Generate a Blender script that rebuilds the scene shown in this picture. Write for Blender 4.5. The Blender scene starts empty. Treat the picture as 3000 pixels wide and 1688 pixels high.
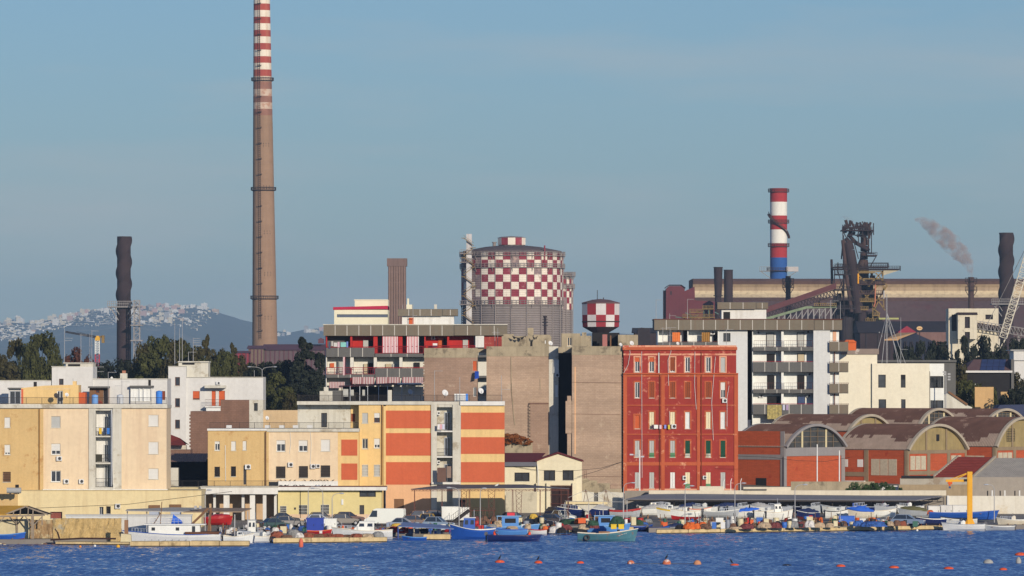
import bpy,bmesh,math,random
from mathutils import Vector,Matrix,noise
R=random.Random(11)
rad=math.radians
C=bpy.context.scene.collection
SC=bpy.context.scene

# ------------------------------------------------------------------ camera
F,CX,HY,CZ=17600.0,1500.0,1120.0,20.0      # focal length in photo pixels, principal column, horizon row, eye height
cam=bpy.data.cameras.new('camera')
cam.sensor_width=36;cam.lens=36*F/3000.0
cam.shift_y=(HY-844.0)/3000.0
cam.clip_start=1.0;cam.clip_end=90000.0
camo=bpy.data.objects.new('camera',cam);C.objects.link(camo)
camo.location=(0,0,CZ);camo.rotation_euler=(rad(90),0,0)
SC.camera=camo

# ------------------------------------------------------------------ sky, sun, exposure
SUN_AZ,SUN_EL=156.0,15.0                       # azimuth clockwise from +Y (the view direction)
w=bpy.data.worlds.new('World');SC.world=w;w.use_nodes=True
nt=w.node_tree
for n in list(nt.nodes):nt.nodes.remove(n)
wo=nt.nodes.new('ShaderNodeOutputWorld');bg=nt.nodes.new('ShaderNodeBackground')
sky=nt.nodes.new('ShaderNodeTexSky');sky.sky_type='NISHITA';sky.sun_disc=False
sky.sun_elevation=rad(SUN_EL);sky.sun_rotation=rad(SUN_AZ)
sky.air_density=1.0;sky.dust_density=0.3;sky.ozone_density=4.0;sky.altitude=0
bg.inputs['Strength'].default_value=0.070
# thin high cloud streaks, spread evenly over the whole sky
tc=nt.nodes.new('ShaderNodeTexCoord');mp=nt.nodes.new('ShaderNodeMapping')
mp.inputs['Scale'].default_value=(9,9,60)
nz=nt.nodes.new('ShaderNodeTexNoise');nz.inputs['Scale'].default_value=1.3;nz.inputs['Detail'].default_value=5
mr=nt.nodes.new('ShaderNodeMapRange');mr.inputs['From Min'].default_value=.46;mr.inputs['From Max'].default_value=.72
mr.inputs['To Min'].default_value=0.0;mr.inputs['To Max'].default_value=0.5
mx=nt.nodes.new('ShaderNodeMix');mx.data_type='RGBA';mx.inputs[7].default_value=(6.8,7.0,7.0,1)
tint=nt.nodes.new('ShaderNodeMix');tint.data_type='RGBA';tint.blend_type='MULTIPLY'
tint.inputs[0].default_value=1.0;tint.inputs[7].default_value=(0.82,0.985,1.26,1)
nt.links.new(tc.outputs['Generated'],mp.inputs['Vector']);nt.links.new(mp.outputs[0],nz.inputs['Vector'])
nt.links.new(nz.outputs['Fac'],mr.inputs['Value']);nt.links.new(mr.outputs[0],mx.inputs[0])
nt.links.new(sky.outputs[0],tint.inputs[6]);nt.links.new(tint.outputs[2],mx.inputs[6])
nt.links.new(mx.outputs[2],bg.inputs['Color']);nt.links.new(bg.outputs[0],wo.inputs['Surface'])
sl=bpy.data.lights.new('sun','SUN');sl.energy=4.2;sl.angle=rad(0.5);sl.color=(1.0,0.83,0.62)
so=bpy.data.objects.new('sun',sl);C.objects.link(so)
_az,_el=rad(SUN_AZ),rad(SUN_EL)
SUNV=Vector((math.sin(_az)*math.cos(_el),math.cos(_az)*math.cos(_el),math.sin(_el)))
so.rotation_euler=SUNV.to_track_quat('Z','Y').to_euler();so.location=(300,300,400)
SC.view_settings.view_transform='Standard';SC.view_settings.look='None'
SC.view_settings.exposure=0.0;SC.view_settings.gamma=1.0;SC.view_settings.use_curve_mapping=False
SC.render.engine='CYCLES';SC.cycles.use_denoising=True
SC.cycles.max_bounces=6;SC.cycles.diffuse_bounces=2;SC.cycles.glossy_bounces=3
SC.cycles.transmission_bounces=4;SC.cycles.volume_bounces=1;SC.cycles.transparent_max_bounces=8
SC.cycles.caustics_reflective=False;SC.cycles.caustics_refractive=False

# ------------------------------------------------------------------ photo pixel -> metres at a known depth
def X(px,Y):return(px-CX)*Y/F
def Z(py,Y):return CZ+(HY-py)*Y/F
def YW(py,z=0.0):return(CZ-z)*F/(py-HY)   # depth of a point of height z that shows on row py
def GZ(Y):                                           # height of the ground by depth
    pts=[(700,.6),(830,.6),(880,1.2),(940,3),(1000,6),(1120,13),(1300,15),(2500,17),(4000,18),(30000,18)]
    for(a,za),(b,zb)in zip(pts,pts[1:]):
        if Y<=b:return za+(zb-za)*max(0,(Y-a))/(b-a)
    return 18
# ------------------------------------------------------------------ materials
def lin(c):
    c=c/255.0
    return c/12.92 if c<=0.04045 else((c+0.055)/1.055)**2.4
LIT=(1.12,0.99,0.80)                             # what a white sunlit wall would show, to turn seen colours into base colours
def alb(rgb,k=1.0):return tuple(max(0.004,min(0.85,lin(c)/l*k))for c,l in zip(rgb,LIT))
MATS={}
def mat(name,rgb,rough=0.85,var=0.10,sc=0.5,streak=0.0,streak_col=None,patch=0.0,patch_col=None,patch_sc=0.25,
        metal=0.0,bump=0.0,spec=0.3,k=1.0,stretch=(1,1,1),fine=0.06,brick=None,ssc=1.0):
    if name in MATS:return MATS[name]
    m=bpy.data.materials.new(name);m.use_nodes=True;MATS[name]=m
    t=m.node_tree;b=t.nodes['Principled BSDF'];L=t.links.new
    col=alb(rgb,k)
    b.inputs['Roughness'].default_value=rough;b.inputs['Metallic'].default_value=metal
    b.inputs['Specular IOR Level'].default_value=spec
    g=t.nodes.new('ShaderNodeNewGeometry')
    def nz_(scale,detail=4,st=(1,1,1),rough_=.6):
        mp=t.nodes.new('ShaderNodeMapping');mp.inputs['Scale'].default_value=[scale*s for s in st]
        n=t.nodes.new('ShaderNodeTexNoise');n.inputs['Scale'].default_value=1.0;n.inputs['Detail'].default_value=detail
        n.inputs['Roughness'].default_value=rough_
        L(g.outputs['Position'],mp.inputs['Vector']);L(mp.outputs[0],n.inputs['Vector']);return n.outputs['Fac']
    def rng(src,a,b_,c_,d):
        r=t.nodes.new('ShaderNodeMapRange');r.inputs['From Min'].default_value=a;r.inputs['From Max'].default_value=b_
        r.inputs['To Min'].default_value=c_;r.inputs['To Max'].default_value=d;L(src,r.inputs['Value']);return r.outputs[0]
    def mix(fac,A,B,bt='MIX'):
        x=t.nodes.new('ShaderNodeMix');x.data_type='RGBA';x.blend_type=bt
        for i,v in((0,fac),(6,A),(7,B)):
            if hasattr(v,'is_linked')or hasattr(v,'links'):L(v,x.inputs[i])
            elif i==0:x.inputs[0].default_value=v
            else:x.inputs[i].default_value=(*v[:3],1)
        return x.outputs[2]
    cur=mix(rng(nz_(sc,5,stretch),.25,.75,0,1),[c*(1-var)for c in col],[min(.9,c*(1+var))for c in col])
    if fine:
        cur=mix(rng(nz_(sc*9,3,stretch),.35,.7,0,fine*3),cur,[c*.55 for c in col])
    if brick:                                        # fine block joints, too small to pick apart
        sp=t.nodes.new('ShaderNodeSeparateXYZ');cb=t.nodes.new('ShaderNodeCombineXYZ');bk=t.nodes.new('ShaderNodeTexBrick')
        L(g.outputs['Position'],sp.inputs[0]);L(sp.outputs['X'],cb.inputs['X']);L(sp.outputs['Z'],cb.inputs['Y']);L(cb.outputs[0],bk.inputs['Vector'])
        for k_,v_ in(('Scale',1.0),('Brick Width',brick[0]),('Row Height',brick[1]),('Mortar Size',.022),('Bias',0.0)):bk.inputs[k_].default_value=v_
        for k_,v_ in(('Color1',1.05),('Color2',.92),('Mortar',.80)):bk.inputs[k_].default_value=(v_,v_,v_,1)
        cur=mix(1.0,cur,bk.outputs['Color'],'MULTIPLY')
    if patch:
        pc=alb(patch_col)if patch_col else[c*.5 for c in col]
        cur=mix(rng(nz_(patch_sc,6,rough_=.68),.62-patch*.3,.66-patch*.3+.05,0,.9),cur,pc)
    if streak:
        scol=alb(streak_col)if streak_col else[c*.3 for c in col]
        cur=mix(rng(nz_(ssc,4,(1.6,1.6,.10)),.48,.78,0,streak),cur,scol)
    L(cur,b.inputs['Base Color'])
    if bump:
        bp=t.nodes.new('ShaderNodeBump');bp.inputs['Strength'].default_value=min(1,bump);bp.inputs['Distance'].default_value=.05
        L(nz_(sc*12,4),bp.inputs['Height']);L(bp.outputs[0],b.inputs['Normal'])
    return m
def glassmat(name,rgb=(40,44,50),rough=.12):
    if name in MATS:return MATS[name]
    m=mat(name,rgb,rough=rough,var=.4,sc=.9,spec=.8,fine=0);return m

# ------------------------------------------------------------------ mesh building
class MB:
    def __init__(s):s.v=[];s.f=[];s.m=[];s.mi=0
    def add(s,vs,fs):
        o=len(s.v);s.v+=[tuple(v)for v in vs];s.f+=[tuple(i+o for i in f)for f in fs];s.m+=[s.mi]*len(fs);return s
    def box(s,x0,x1,y0,y1,z0,z1):
        if x0>x1:x0,x1=x1,x0
        if y0>y1:y0,y1=y1,y0
        if z0>z1:z0,z1=z1,z0
        return s.add([(x0,y0,z0),(x1,y0,z0),(x1,y1,z0),(x0,y1,z0),(x0,y0,z1),(x1,y0,z1),(x1,y1,z1),(x0,y1,z1)],
              [(0,3,2,1),(4,5,6,7),(0,1,5,4),(1,2,6,5),(2,3,7,6),(3,0,4,7)])
    def quad(s,a,b,c,d):return s.add([a,b,c,d],[(0,1,2,3)])
    def beam(s,p,q,w,h=None):
        p,q=Vector(p),Vector(q);h=h or w;d=(q-p)
        if d.length<1e-6:return s
        d.normalize();up=Vector((0,0,1))if abs(d.z)<.95 else Vector((0,1,0))
        a=d.cross(up).normalized()*w/2;b=d.cross(a).normalized()*h/2
        vs=[p-a-b,p+a-b,p+a+b,p-a+b,q-a-b,q+a-b,q+a+b,q-a+b]
        return s.add(vs,[(0,1,2,3),(7,6,5,4),(0,4,5,1),(1,5,6,2),(2,6,7,3),(3,7,4,0)])
    def cyl(s,p,q,r0,r1=None,n=8,cap=True):
        p,q=Vector(p),Vector(q);r1=r0 if r1 is None else r1;d=(q-p).normalized()
        up=Vector((0,0,1))if abs(d.z)<.95 else Vector((0,1,0))
        a=d.cross(up).normalized();b=d.cross(a).normalized();vs=[];fs=[]
        for i in range(n):
            t=2*math.pi*i/n;e=a*math.cos(t)+b*math.sin(t);vs+=[p+e*r0,q+e*r1]
        for i in range(n):j=(i+1)%n;fs.append((2*i,2*j,2*j+1,2*i+1))
        if cap:fs+=[tuple(range(0,2*n,2))[::-1],tuple(range(1,2*n,2))]
        return s.add(vs,fs)
    def path(s,pts,r,n=6):
        for a,b in zip(pts,pts[1:]):s.cyl(a,b,r,n=n)
        return s
    def lathe(s,cx,cy,prof,n=24,a0=0.0,cap=True):
        vs=[];fs=[];k=len(prof)
        for i in range(n):
            t=a0+2*math.pi*i/n
            for r,z in prof:vs.append((cx+r*math.cos(t),cy+r*math.sin(t),z))
        for i in range(n):
            j=(i+1)%n
            for q in range(k-1):fs.append((i*k+q,j*k+q,j*k+q+1,i*k+q+1))
        if cap:
            if prof[-1][0]>1e-4:fs.append(tuple(i*k+k-1 for i in range(n)))
            if prof[0][0]>1e-4:fs.append(tuple(i*k for i in range(n))[::-1])
        return s.add(vs,fs)
    def prism(s,pts,y0,y1):                          # polygon (x, z) anticlockwise seen from -Y, run along y
        n=len(pts)
        vs=[(x,y0,z)for x,z in pts]+[(x,y1,z)for x,z in pts]
        fs=[tuple(range(n)),tuple(range(n,2*n))[::-1]]+[(i,i+n,(i+1)%n+n,(i+1)%n)for i in range(n)]
        return s.add(vs,fs)
    def wall(s,x0,x1,z0,z1,y,holes=(),dep=.25):  # front plane facing -Y with real openings
        hs=[(max(a,x0),min(b,x1),max(c,z0),min(d,z1))for a,b,c,d in holes]
        xs=sorted(set([x0,x1]+[h[0]for h in hs]+[h[1]for h in hs]))
        zs=sorted(set([z0,z1]+[h[2]for h in hs]+[h[3]for h in hs]))
        for i in range(len(xs)-1):
            run=None
            for j in range(len(zs)-1):
                mx_,mz_=(xs[i]+xs[i+1])/2,(zs[j]+zs[j+1])/2
                if any(h[0]<mx_<h[1]and h[2]<mz_<h[3]for h in hs):
                    if run is not None:s.quad((xs[i],y,run),(xs[i+1],y,run),(xs[i+1],y,zs[j]),(xs[i],y,zs[j]));run=None
                elif run is None:run=zs[j]
            if run is not None:s.quad((xs[i],y,run),(xs[i+1],y,run),(xs[i+1],y,zs[-1]),(xs[i],y,zs[-1]))
        for a,b,c,d in hs:
            e=y+dep
            s.quad((a,y,c),(a,e,c),(b,e,c),(b,y,c));s.quad((a,y,d),(b,y,d),(b,e,d),(a,e,d))
            s.quad((a,y,c),(a,y,d),(a,e,d),(a,e,c));s.quad((b,y,c),(b,e,c),(b,e,d),(b,y,d))
        return s
    def shell(s,x0,x1,z0,z1,y0,y1):               # sides, back and top behind a wall()
        s.quad((x0,y0,z0),(x0,y0,z1),(x0,y1,z1),(x0,y1,z0));s.quad((x1,y0,z0),(x1,y1,z0),(x1,y1,z1),(x1,y0,z1))
        s.quad((x0,y0,z1),(x1,y0,z1),(x1,y1,z1),(x0,y1,z1));s.quad((x0,y1,z0),(x0,y1,z1),(x1,y1,z1),(x1,y1,z0));return s
ORG={}
def _mesh(name,mb,mats,off=(0,0,0),smooth=False):
    me=bpy.data.meshes.new(name)
    me.from_pydata([(x-off[0],y-off[1],z-off[2])for x,y,z in mb.v],[],mb.f)
    if not isinstance(mats,(list,tuple)):mats=[mats]
    for m in mats:me.materials.append(m)
    if len(mats)>1:me.polygons.foreach_set('material_index',mb.m)
    if smooth:me.polygons.foreach_set('use_smooth',[True]*len(me.polygons))
    me.update();return me
def tag(o,label=None,cat=None,group=None,kind=None):
    for k_,v in(('label',label),('category',cat),('group',group),('kind',kind)):
        if v:o[k_]=v
    return o
def thing(name,label,cat,loc=(0,0,0),group=None,rz=0.0):
    o=bpy.data.objects.new(name,None);C.objects.link(o);o.empty_display_size=.5
    o.location=loc;o.rotation_euler=(0,0,rz);ORG[o.name]=tuple(loc)if not rz else tuple(loc)
    return tag(o,label,cat,group)
def part(name,mb,mats,parent,label=None,smooth=False,local=False,kind=None):   # vertices in world coordinates unless local
    off=(0,0,0)if local else ORG[parent.name]
    o=bpy.data.objects.new(name,_mesh(name,mb,mats,off,smooth));C.objects.link(o);o.parent=parent
    ORG[o.name]=off
    return tag(o,label,kind=kind)
def solo(name,mb,mats,label,cat,group=None,smooth=False):     # a thing that is one mesh; origin at its base
    xs,ys,zs=zip(*mb.v);off=((min(xs)+max(xs))/2,(min(ys)+max(ys))/2,min(zs))
    o=bpy.data.objects.new(name,_mesh(name,mb,mats,off,smooth));C.objects.link(o);o.location=off;ORG[o.name]=off
    return tag(o,label,cat,group)
def struct(name,mb,mats,kind='structure',smooth=False):
    o=bpy.data.objects.new(name,_mesh(name,mb,mats,(0,0,0),smooth));C.objects.link(o);ORG[o.name]=(0,0,0);return tag(o,kind=kind)
def dup(root,loc,rz=None,label=None,group=None,scale=None):
    def cp(o,par):
        c=o.copy();C.objects.link(c)
        if par is not None:c.parent=par
        for ch in list(o.children):cp(ch,c)
        return c
    r=cp(root,None);r.location=loc
    if rz is not None:r.rotation_euler=(0,0,rz)
    if scale is not None:r.scale=(scale,)*3 if not isinstance(scale,tuple)else scale
    return tag(r,label,group=group)
# ================================================================== THE SETTING: water, land, quays, hills, haze
def water_mat():
    m=bpy.data.materials.new('sea_water');m.use_nodes=True;t=m.node_tree;b=t.nodes['Principled BSDF'];L=t.links.new
    b.inputs['Base Color'].default_value=(0.010,0.068,0.28,1);b.inputs['Roughness'].default_value=0.08
    b.inputs['IOR'].default_value=1.33;b.inputs['Specular IOR Level'].default_value=0.5
    g=t.nodes.new('ShaderNodeNewGeometry');acc=None
    for(sx,sy,det,ax,ay)in((1.7,.5,3,.46,.46),(.32,.07,3,.22,.22),(.03,.012,2,.05,.07)):   # wavelets, chop, gust patches
        mp=t.nodes.new('ShaderNodeMapping');mp.inputs['Scale'].default_value=(sx,sy,1);mp.inputs['Rotation'].default_value=(0,0,.10)
        n=t.nodes.new('ShaderNodeTexNoise');n.inputs['Scale'].default_value=1;n.inputs['Detail'].default_value=det;n.inputs['Roughness'].default_value=.6
        L(g.outputs['Position'],mp.inputs['Vector']);L(mp.outputs[0],n.inputs['Vector'])
        s0=t.nodes.new('ShaderNodeVectorMath');s0.operation='SUBTRACT';s0.inputs[1].default_value=(.5,.5,.5);L(n.outputs['Color'],s0.inputs[0])
        s1=t.nodes.new('ShaderNodeVectorMath');s1.operation='MULTIPLY';s1.inputs[1].default_value=(ax,ay,0);L(s0.outputs[0],s1.inputs[0])
        if acc is None:acc=s1.outputs[0]
        else:a=t.nodes.new('ShaderNodeVectorMath');L(acc,a.inputs[0]);L(s1.outputs[0],a.inputs[1]);acc=a.outputs[0]
    a=t.nodes.new('ShaderNodeVectorMath');a.inputs[1].default_value=(0,-.125,1);L(acc,a.inputs[0])      # facets turned to the viewer are the ones seen at this low angle
    nn=t.nodes.new('ShaderNodeVectorMath');nn.operation='NORMALIZE';L(a.outputs[0],nn.inputs[0]);L(nn.outputs[0],b.inputs['Normal'])
    return m
mb=MB();mb.quad((-2500,-300,0),(2500,-300,0),(2500,840,0),(-2500,840,0));struct('water',mb,water_mat())

FRONT=[(-4000,742),(150,742),(380,744),(381,765),(1135,766),(1136,777),(1300,778),(1301,794),(1640,795),
         (1641,812),(1905,812),(1906,800),(2765,816),(2766,818),(7000,818)]
def frontY(px):
    for(a,ya),(b,yb)in zip(FRONT,FRONT[1:]):
        if px<=b:return ya+(yb-ya)*(px-a)/(b-a)
    return 818
mb=MB()
cols=[-140000,-9000,-2500,-900,-300,0,149,151,300,380,381,600,900,1135,1136,1300,1301,1640,1641,1905,1906,2300,2765,2766,3000,3500,5000,12000,140000]
rows=[830,855,880,910,940,970,1000,1060,1120,1300,1700,2500,4000,8000,15000,25500]
ng=len(rows)+2;vs=[]
for c in cols:
    fy=frontY(c);xw=X(c,790)
    col_=[(xw,fy,-1.0),(xw,fy,.58)]
    for r_ in rows:col_.append((xw if abs(xw)<100 else xw,r_,GZ(r_)))
    vs+=col_
fs=[]
for i in range(len(cols)-1):
    for j in range(ng-1):fs.append((i*ng+j,(i+1)*ng+j,(i+1)*ng+j+1,i*ng+j+1))
mb.add(vs,fs)
struct('ground',mb,mat('ground_dust',(132,122,108),var=.25,sc=.08,patch=.2,patch_col=(95,100,70),patch_sc=.05))

# ---- quays and piers: weathered concrete edges standing in the water
m_quay=mat('quay_concrete',(214,184,128),var=.18,sc=.7,streak=.45,streak_col=(96,78,50),bump=.5,patch=.15,patch_col=(150,125,85),patch_sc=.5)
m_weed=mat('quay_weed',(70,60,38),var=.3,sc=1.5)
def quay(px0,px1,ytop0,yw0,yw1,ztop=.62,dep=3.0):
    Y0,Y1=YW(yw0),YW(yw1);n=max(1,int(abs(px1-px0)/85));joints=[]
    for i in range(n):
        a,b=px0+(px1-px0)*i/n,px0+(px1-px0)*(i+1)/n
        ya,yb=Y0+(Y1-Y0)*i/n,Y0+(Y1-Y0)*(i+1)/n
        xa,xb=X(a,ya)+.03,X(b,yb)-.03;j=R.uniform(-.05,.03)
        joints.append((xa,ya+j*.4,xb,yb+j*.4,ztop+j))
    mb=MB()
    mb.add([(joints[0][0]+.1,Y0+.3,-1),(joints[-1][2]-.1,Y1+.3,-1),(joints[-1][2]-.1,Y1+dep,-1),(joints[0][0]+.1,Y0+dep,-1),
            (joints[0][0]+.1,Y0+.3,ztop-.1),(joints[-1][2]-.1,Y1+.3,ztop-.1),(joints[-1][2]-.1,Y1+dep,ztop-.1),(joints[0][0]+.1,Y0+dep,ztop-.1)],
           [(0,3,2,1),(4,5,6,7),(0,1,5,4),(1,2,6,5),(2,3,7,6),(3,0,4,7)])
    q=struct('quay',mb,m_weed)
    for xa,ya,xb,yb,zt in joints:
        mb=MB();e=.09
        lo=[(xa,ya,.10),(xb,yb,.10),(xb,yb+dep,.10),(xa,ya+dep,.10)]
        md=[(xa,ya,zt-e),(xb,yb,zt-e),(xb,yb+dep,zt-e),(xa,ya+dep,zt-e)]
        hi=[(xa+e,ya+e,zt),(xb-e,yb+e,zt),(xb-e,yb+dep-e,zt),(xa+e,ya+dep-e,zt)]
        fs=[(0,3,2,1),(8,9,10,11)]
        for o in(0,4):
            for i in range(4):fs.append((o+i,o+(i+1)%4,o+4+(i+1)%4,o+4+i))
        mb.add(lo+md+hi,fs);part('quay_block',mb,m_quay,q)
    return q
quay(380,730,1586,1601.5,1600.5)
quay(800,1134,1580,1592,1588)
quay(1240,1320,1572,1582,1582,.7)
quay(1660,1857,1549,1560,1558)
quay(1923,2764,1553,1564,1552,.55)
quay(162,378,1586,1596,1597,.35,4)

# ---- far hills
RID=[(-700,975),(-400,962),(-200,952),(0,947),(60,946),(120,943),(180,931),(230,917),(270,911),(330,907),(400,900),(450,899),(520,899),(570,897),
       (620,907),(660,922),(700,935),(745,945),(800,968),(850,975),(880,968),(930,962),(960,963),(1050,975),(1200,985),
       (1400,990),(1650,985),(1700,978),(1780,975),(1860,980),(1950,990),(2200,1000),(3000,1010),(3700,1010)]
def ridge(px):
    for(a,ya),(b,yb)in zip(RID,RID[1:]):
        if px<=b:return ya+(yb-ya)*(px-a)/(b-a)
    return 1010
YB,YR=17500.0,24000.0
def hill_pt(px,t):                                  # t 0 at the foot, 1 on the ridge
    Y=YB+(YR-YB)*t;zr=Z(ridge(px),YR);x=(px-CX)*YR/F
    n=noise.noise(Vector((px*.012,t*5,3)))*22*math.sin(math.pi*min(1,t))+noise.noise(Vector((px*.05,t*14,7)))*7*(1-t*.6)
    return(x,Y,16+(zr-16)*(t**1.15)+n*(t>.01))
mb=MB();cc=[i*18-700 for i in range(245)];tt=[i/22 for i in range(23)]
vs=[]
for c in cc:
    for t in tt:vs.append(hill_pt(c,t))
    x,y,z=hill_pt(c,1);vs.append((x,y+1400,z*.5))
nr=len(tt)+1
mb.add(vs,[(i*nr+j,(i+1)*nr+j,(i+1)*nr+j+1,i*nr+j+1)for i in range(len(cc)-1)for j in range(nr-1)])
struct('hills',mb,mat('hill_scrub',(58,66,50),var=.5,sc=.006,patch=.22,patch_col=(120,105,80),patch_sc=.004,fine=.2),smooth=True)

# hilltop town: each block a thing; the smallest ones behind them as one mass
def house_mesh(i):
    r=random.Random(i);wd,dp,h=r.uniform(16,34),r.uniform(14,24),r.uniform(9,21)
    if i==7:wd,h=22,34
    if i==8:wd,h=30,28
    mb=MB();mb.box(-wd/2,wd/2,0,dp,-12,h)
    mb.box(-wd/2-.5,wd/2+.5,-.5,dp+.5,h,h+.8)
    sx=r.uniform(-wd/4,wd/4);mb.box(sx-3,sx+3,3,9,h+.8,h+4)
    mb.mi=1
    nf=max(2,int(h/3.4));nw=max(3,int(wd/4.5))
    for a in range(nf):
        for b in range(nw):
            x=-wd/2+(b+.5)*wd/nw;mb.box(x-.8,x+.8,-.25,.3,h*(a+.3)/nf,h*(a+.75)/nf)
    return mb
hill_cols=[mat('hill_house_'+n,c,var=.1,sc=.05,fine=0)for n,c in(('white',(226,216,196)),('cream',(214,196,160)),('grey',(160,152,142)),('ochre',(200,160,116)),('pink',(196,150,126)))]
m_hwin=mat('hill_house_window',(90,90,95),fine=0)
HM=[]
for i in range(10):
    for c in([0,1,2]if i%2 else[0,0,1])+([3]if i%3==0 else[])+([4]if i in(5,8)else[]):
        HM.append((i,_mesh('town_house',house_mesh(i),[hill_cols[c],m_hwin])))
hl={0:('pale town block on the far hilltop ridge left of the dark spiral stack','hill town on the ridge left of the dark spiral stack'),
      1:('pale town block on the far hilltop ridge right of the dark spiral stack','hill town on the ridge right of the dark spiral stack'),
      2:('white terraced house on the hillside below the left end of the hill town','terraced houses on the hillside below the town'),
      3:('white house on the distant low ridge right of the tall banded chimney','houses on the distant ridge right of the chimney')}
def hill_house(px,t,k,small=False):
    x,y,z=hill_pt(px,t);i,me=R.choice([h for h in HM if not small or h[0]in(1,2,4,6)])
    o=bpy.data.objects.new('town_house',me);C.objects.link(o);o.location=(x,y,z-1);o.rotation_euler=(0,0,R.uniform(-.2,.2));o.scale=(R.uniform(.55,.85),)*3
    if small:o.scale=(.5,.5,.42)
    tag(o,hl[k][0],'house',hl[k][1])
for i in range(215):
    px=R.uniform(-5,640)if i>60 else R.uniform(400,600)
    lo=.90 if px<180 else .74
    if 330<px<392:continue
    t=lo+(1-lo)*R.random()**.6
    if noise.noise(Vector((px*.03,t*9,1)))<-.28:continue
    hill_house(px,t,0 if px<360 else 1)
for i in range(70):
    px=50+150*R.random();t=.66+.2*R.random()+(px-50)/150*.06
    hill_house(px,min(t,.9),2,True)
for i in range(16):hill_house(R.uniform(812,860)if i<7 else R.uniform(905,990),R.uniform(.9,1),3)
mb=MB()
for i in range(1700):
    px=R.uniform(-20,640);lo=.88 if px<60 else(.64 if px<200 else .72)
    t=lo+(1-lo)*R.random();t=round(t*30)/30
    if noise.noise(Vector((px*.03,t*9,1)))<-.2:continue
    x,y,z=hill_pt(px,t);a,h=R.uniform(4,9),R.uniform(3,7);mb.mi=R.choice((0,0,1,1,1,2,2));mb.box(x-a,x+a,y,y+12,z-8,z+h)
tag(struct('hill_town',mb,hill_cols[:3],kind='stuff'),'mass of small pale roofs and walls between the larger hill town blocks','houses')

# ------------------------------------------------------------------ trees
def leafmat(name,rgb,var=.45):
    m=mat(name,rgb,rough=.7,var=var,sc=.35,spec=.15,fine=.12);return m
LEAF={'green':leafmat('leaf_green',(72,72,36)),'olive':leafmat('leaf_olive',(70,64,36)),'dark':leafmat('leaf_dark',(42,46,34)),
        'brown':leafmat('leaf_brown',(92,56,42)),'shrub':leafmat('leaf_shrub',(70,88,48)),'dry':leafmat('leaf_dry',(150,88,44))}
m_bark=mat('bark',(84,70,58),var=.3,sc=2)
def crown(kind,seed,n=3000):
    r=random.Random(seed);mb=MB();cl=[]
    for i in range(26 if kind!='cone' else 34):
        u=r.random();a=r.uniform(0,6.283)
        if kind=='round':zc=.28+.62*u;rad_=.42*math.sqrt(max(.05,1-((zc-.55)/.48)**2))*r.uniform(.35,1);cr=r.uniform(.09,.17)
        elif kind=='tall':zc=.18+.74*u;rad_=.27*math.sqrt(max(.04,1-((zc-.5)/.55)**2))*r.uniform(.3,1.1);cr=r.uniform(.07,.13)
        else:zc=.08+.86*u;rad_=.24*(1-zc)**.8*r.uniform(.3,1.2)+.01;cr=(.12*(1-zc)+.035)*r.uniform(.7,1.2)
        cl.append((rad_*math.cos(a),rad_*math.sin(a),zc,cr))
    for i in range(n):
        cx,cy,cz,cr=cl[i%len(cl)]
        d=Vector((r.gauss(0,1),r.gauss(0,1),r.gauss(0,.8))).normalized()*cr*r.uniform(.55,1.12)**.7
        p=Vector((cx,cy,cz))+d;s=r.uniform(.011,.026)*(1.25 if kind!='cone' else 1)
        nrm=(d.normalized()+Vector((r.uniform(-.8,.8),r.uniform(-.8,.8),r.uniform(-.4,.9)))).normalized()
        a=nrm.orthogonal().normalized();a.rotate(Matrix.Rotation(r.uniform(0,6.28),3,nrm));b=nrm.cross(a)
        mb.quad(p-a*s-b*s*.6,p+a*s*.7-b*s,p+a*s+b*s*.7,p-a*s*.5+b*s)
    return mb,cl
def trunkmesh(kind,seed,cl):
    r=random.Random(seed+50);mb=MB();top=.62 if kind!='cone' else .93
    mb.cyl((0,0,-.03),(0,0,top*.5),.022,.016,7,False);mb.cyl((0,0,top*.5),(r.uniform(-.02,.02),0,top),.016,.006,6,False)
    for c in r.sample(cl,9):
        z0=max(.1,c[2]-.22)*.8;mb.cyl((0,0,z0),(c[0]*.9,c[1]*.9,c[2]),.008,.003,4,False)
    return mb
CROWNS={}
for kd in('round','tall','cone'):
    for sd in range(3):
        cm,cl=crown(kd,sd*7+len(kd));CROWNS[kd,sd]=(cm,cl,_mesh('trunk',trunkmesh(kd,sd,cl),m_bark))
CM={}
def tree(px,ptop,pbot,wpx,kind,leaf,Y,label,group,name=None):
    k=(kind,R.randrange(3));cm,cl,tm=CROWNS[k]
    key=(k,leaf)
    if key not in CM:CM[key]=_mesh('crown',cm,LEAF[leaf])
    zb=GZ(Y)-.1;zt=Z(ptop,Y);h=zt-zb;wd=wpx*Y/F
    nat={'round':.95,'tall':.68,'cone':.55}[kind]*h
    o=thing(name or{'round':'broadleaf_tree','tall':'eucalyptus_tree','cone':'conifer_tree'}[kind],label,'tree',(X(px,Y),Y,zb),group,R.uniform(0,6.28))
    o.scale=(wd/nat*h,wd/nat*h,h)
    for nm,me in(('trunk',tm),('crown',CM[key])):
        c=bpy.data.objects.new(nm,me);C.objects.link(c);c.parent=o
TL='tree in the belt behind the grey flat-roofed houses'
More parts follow.
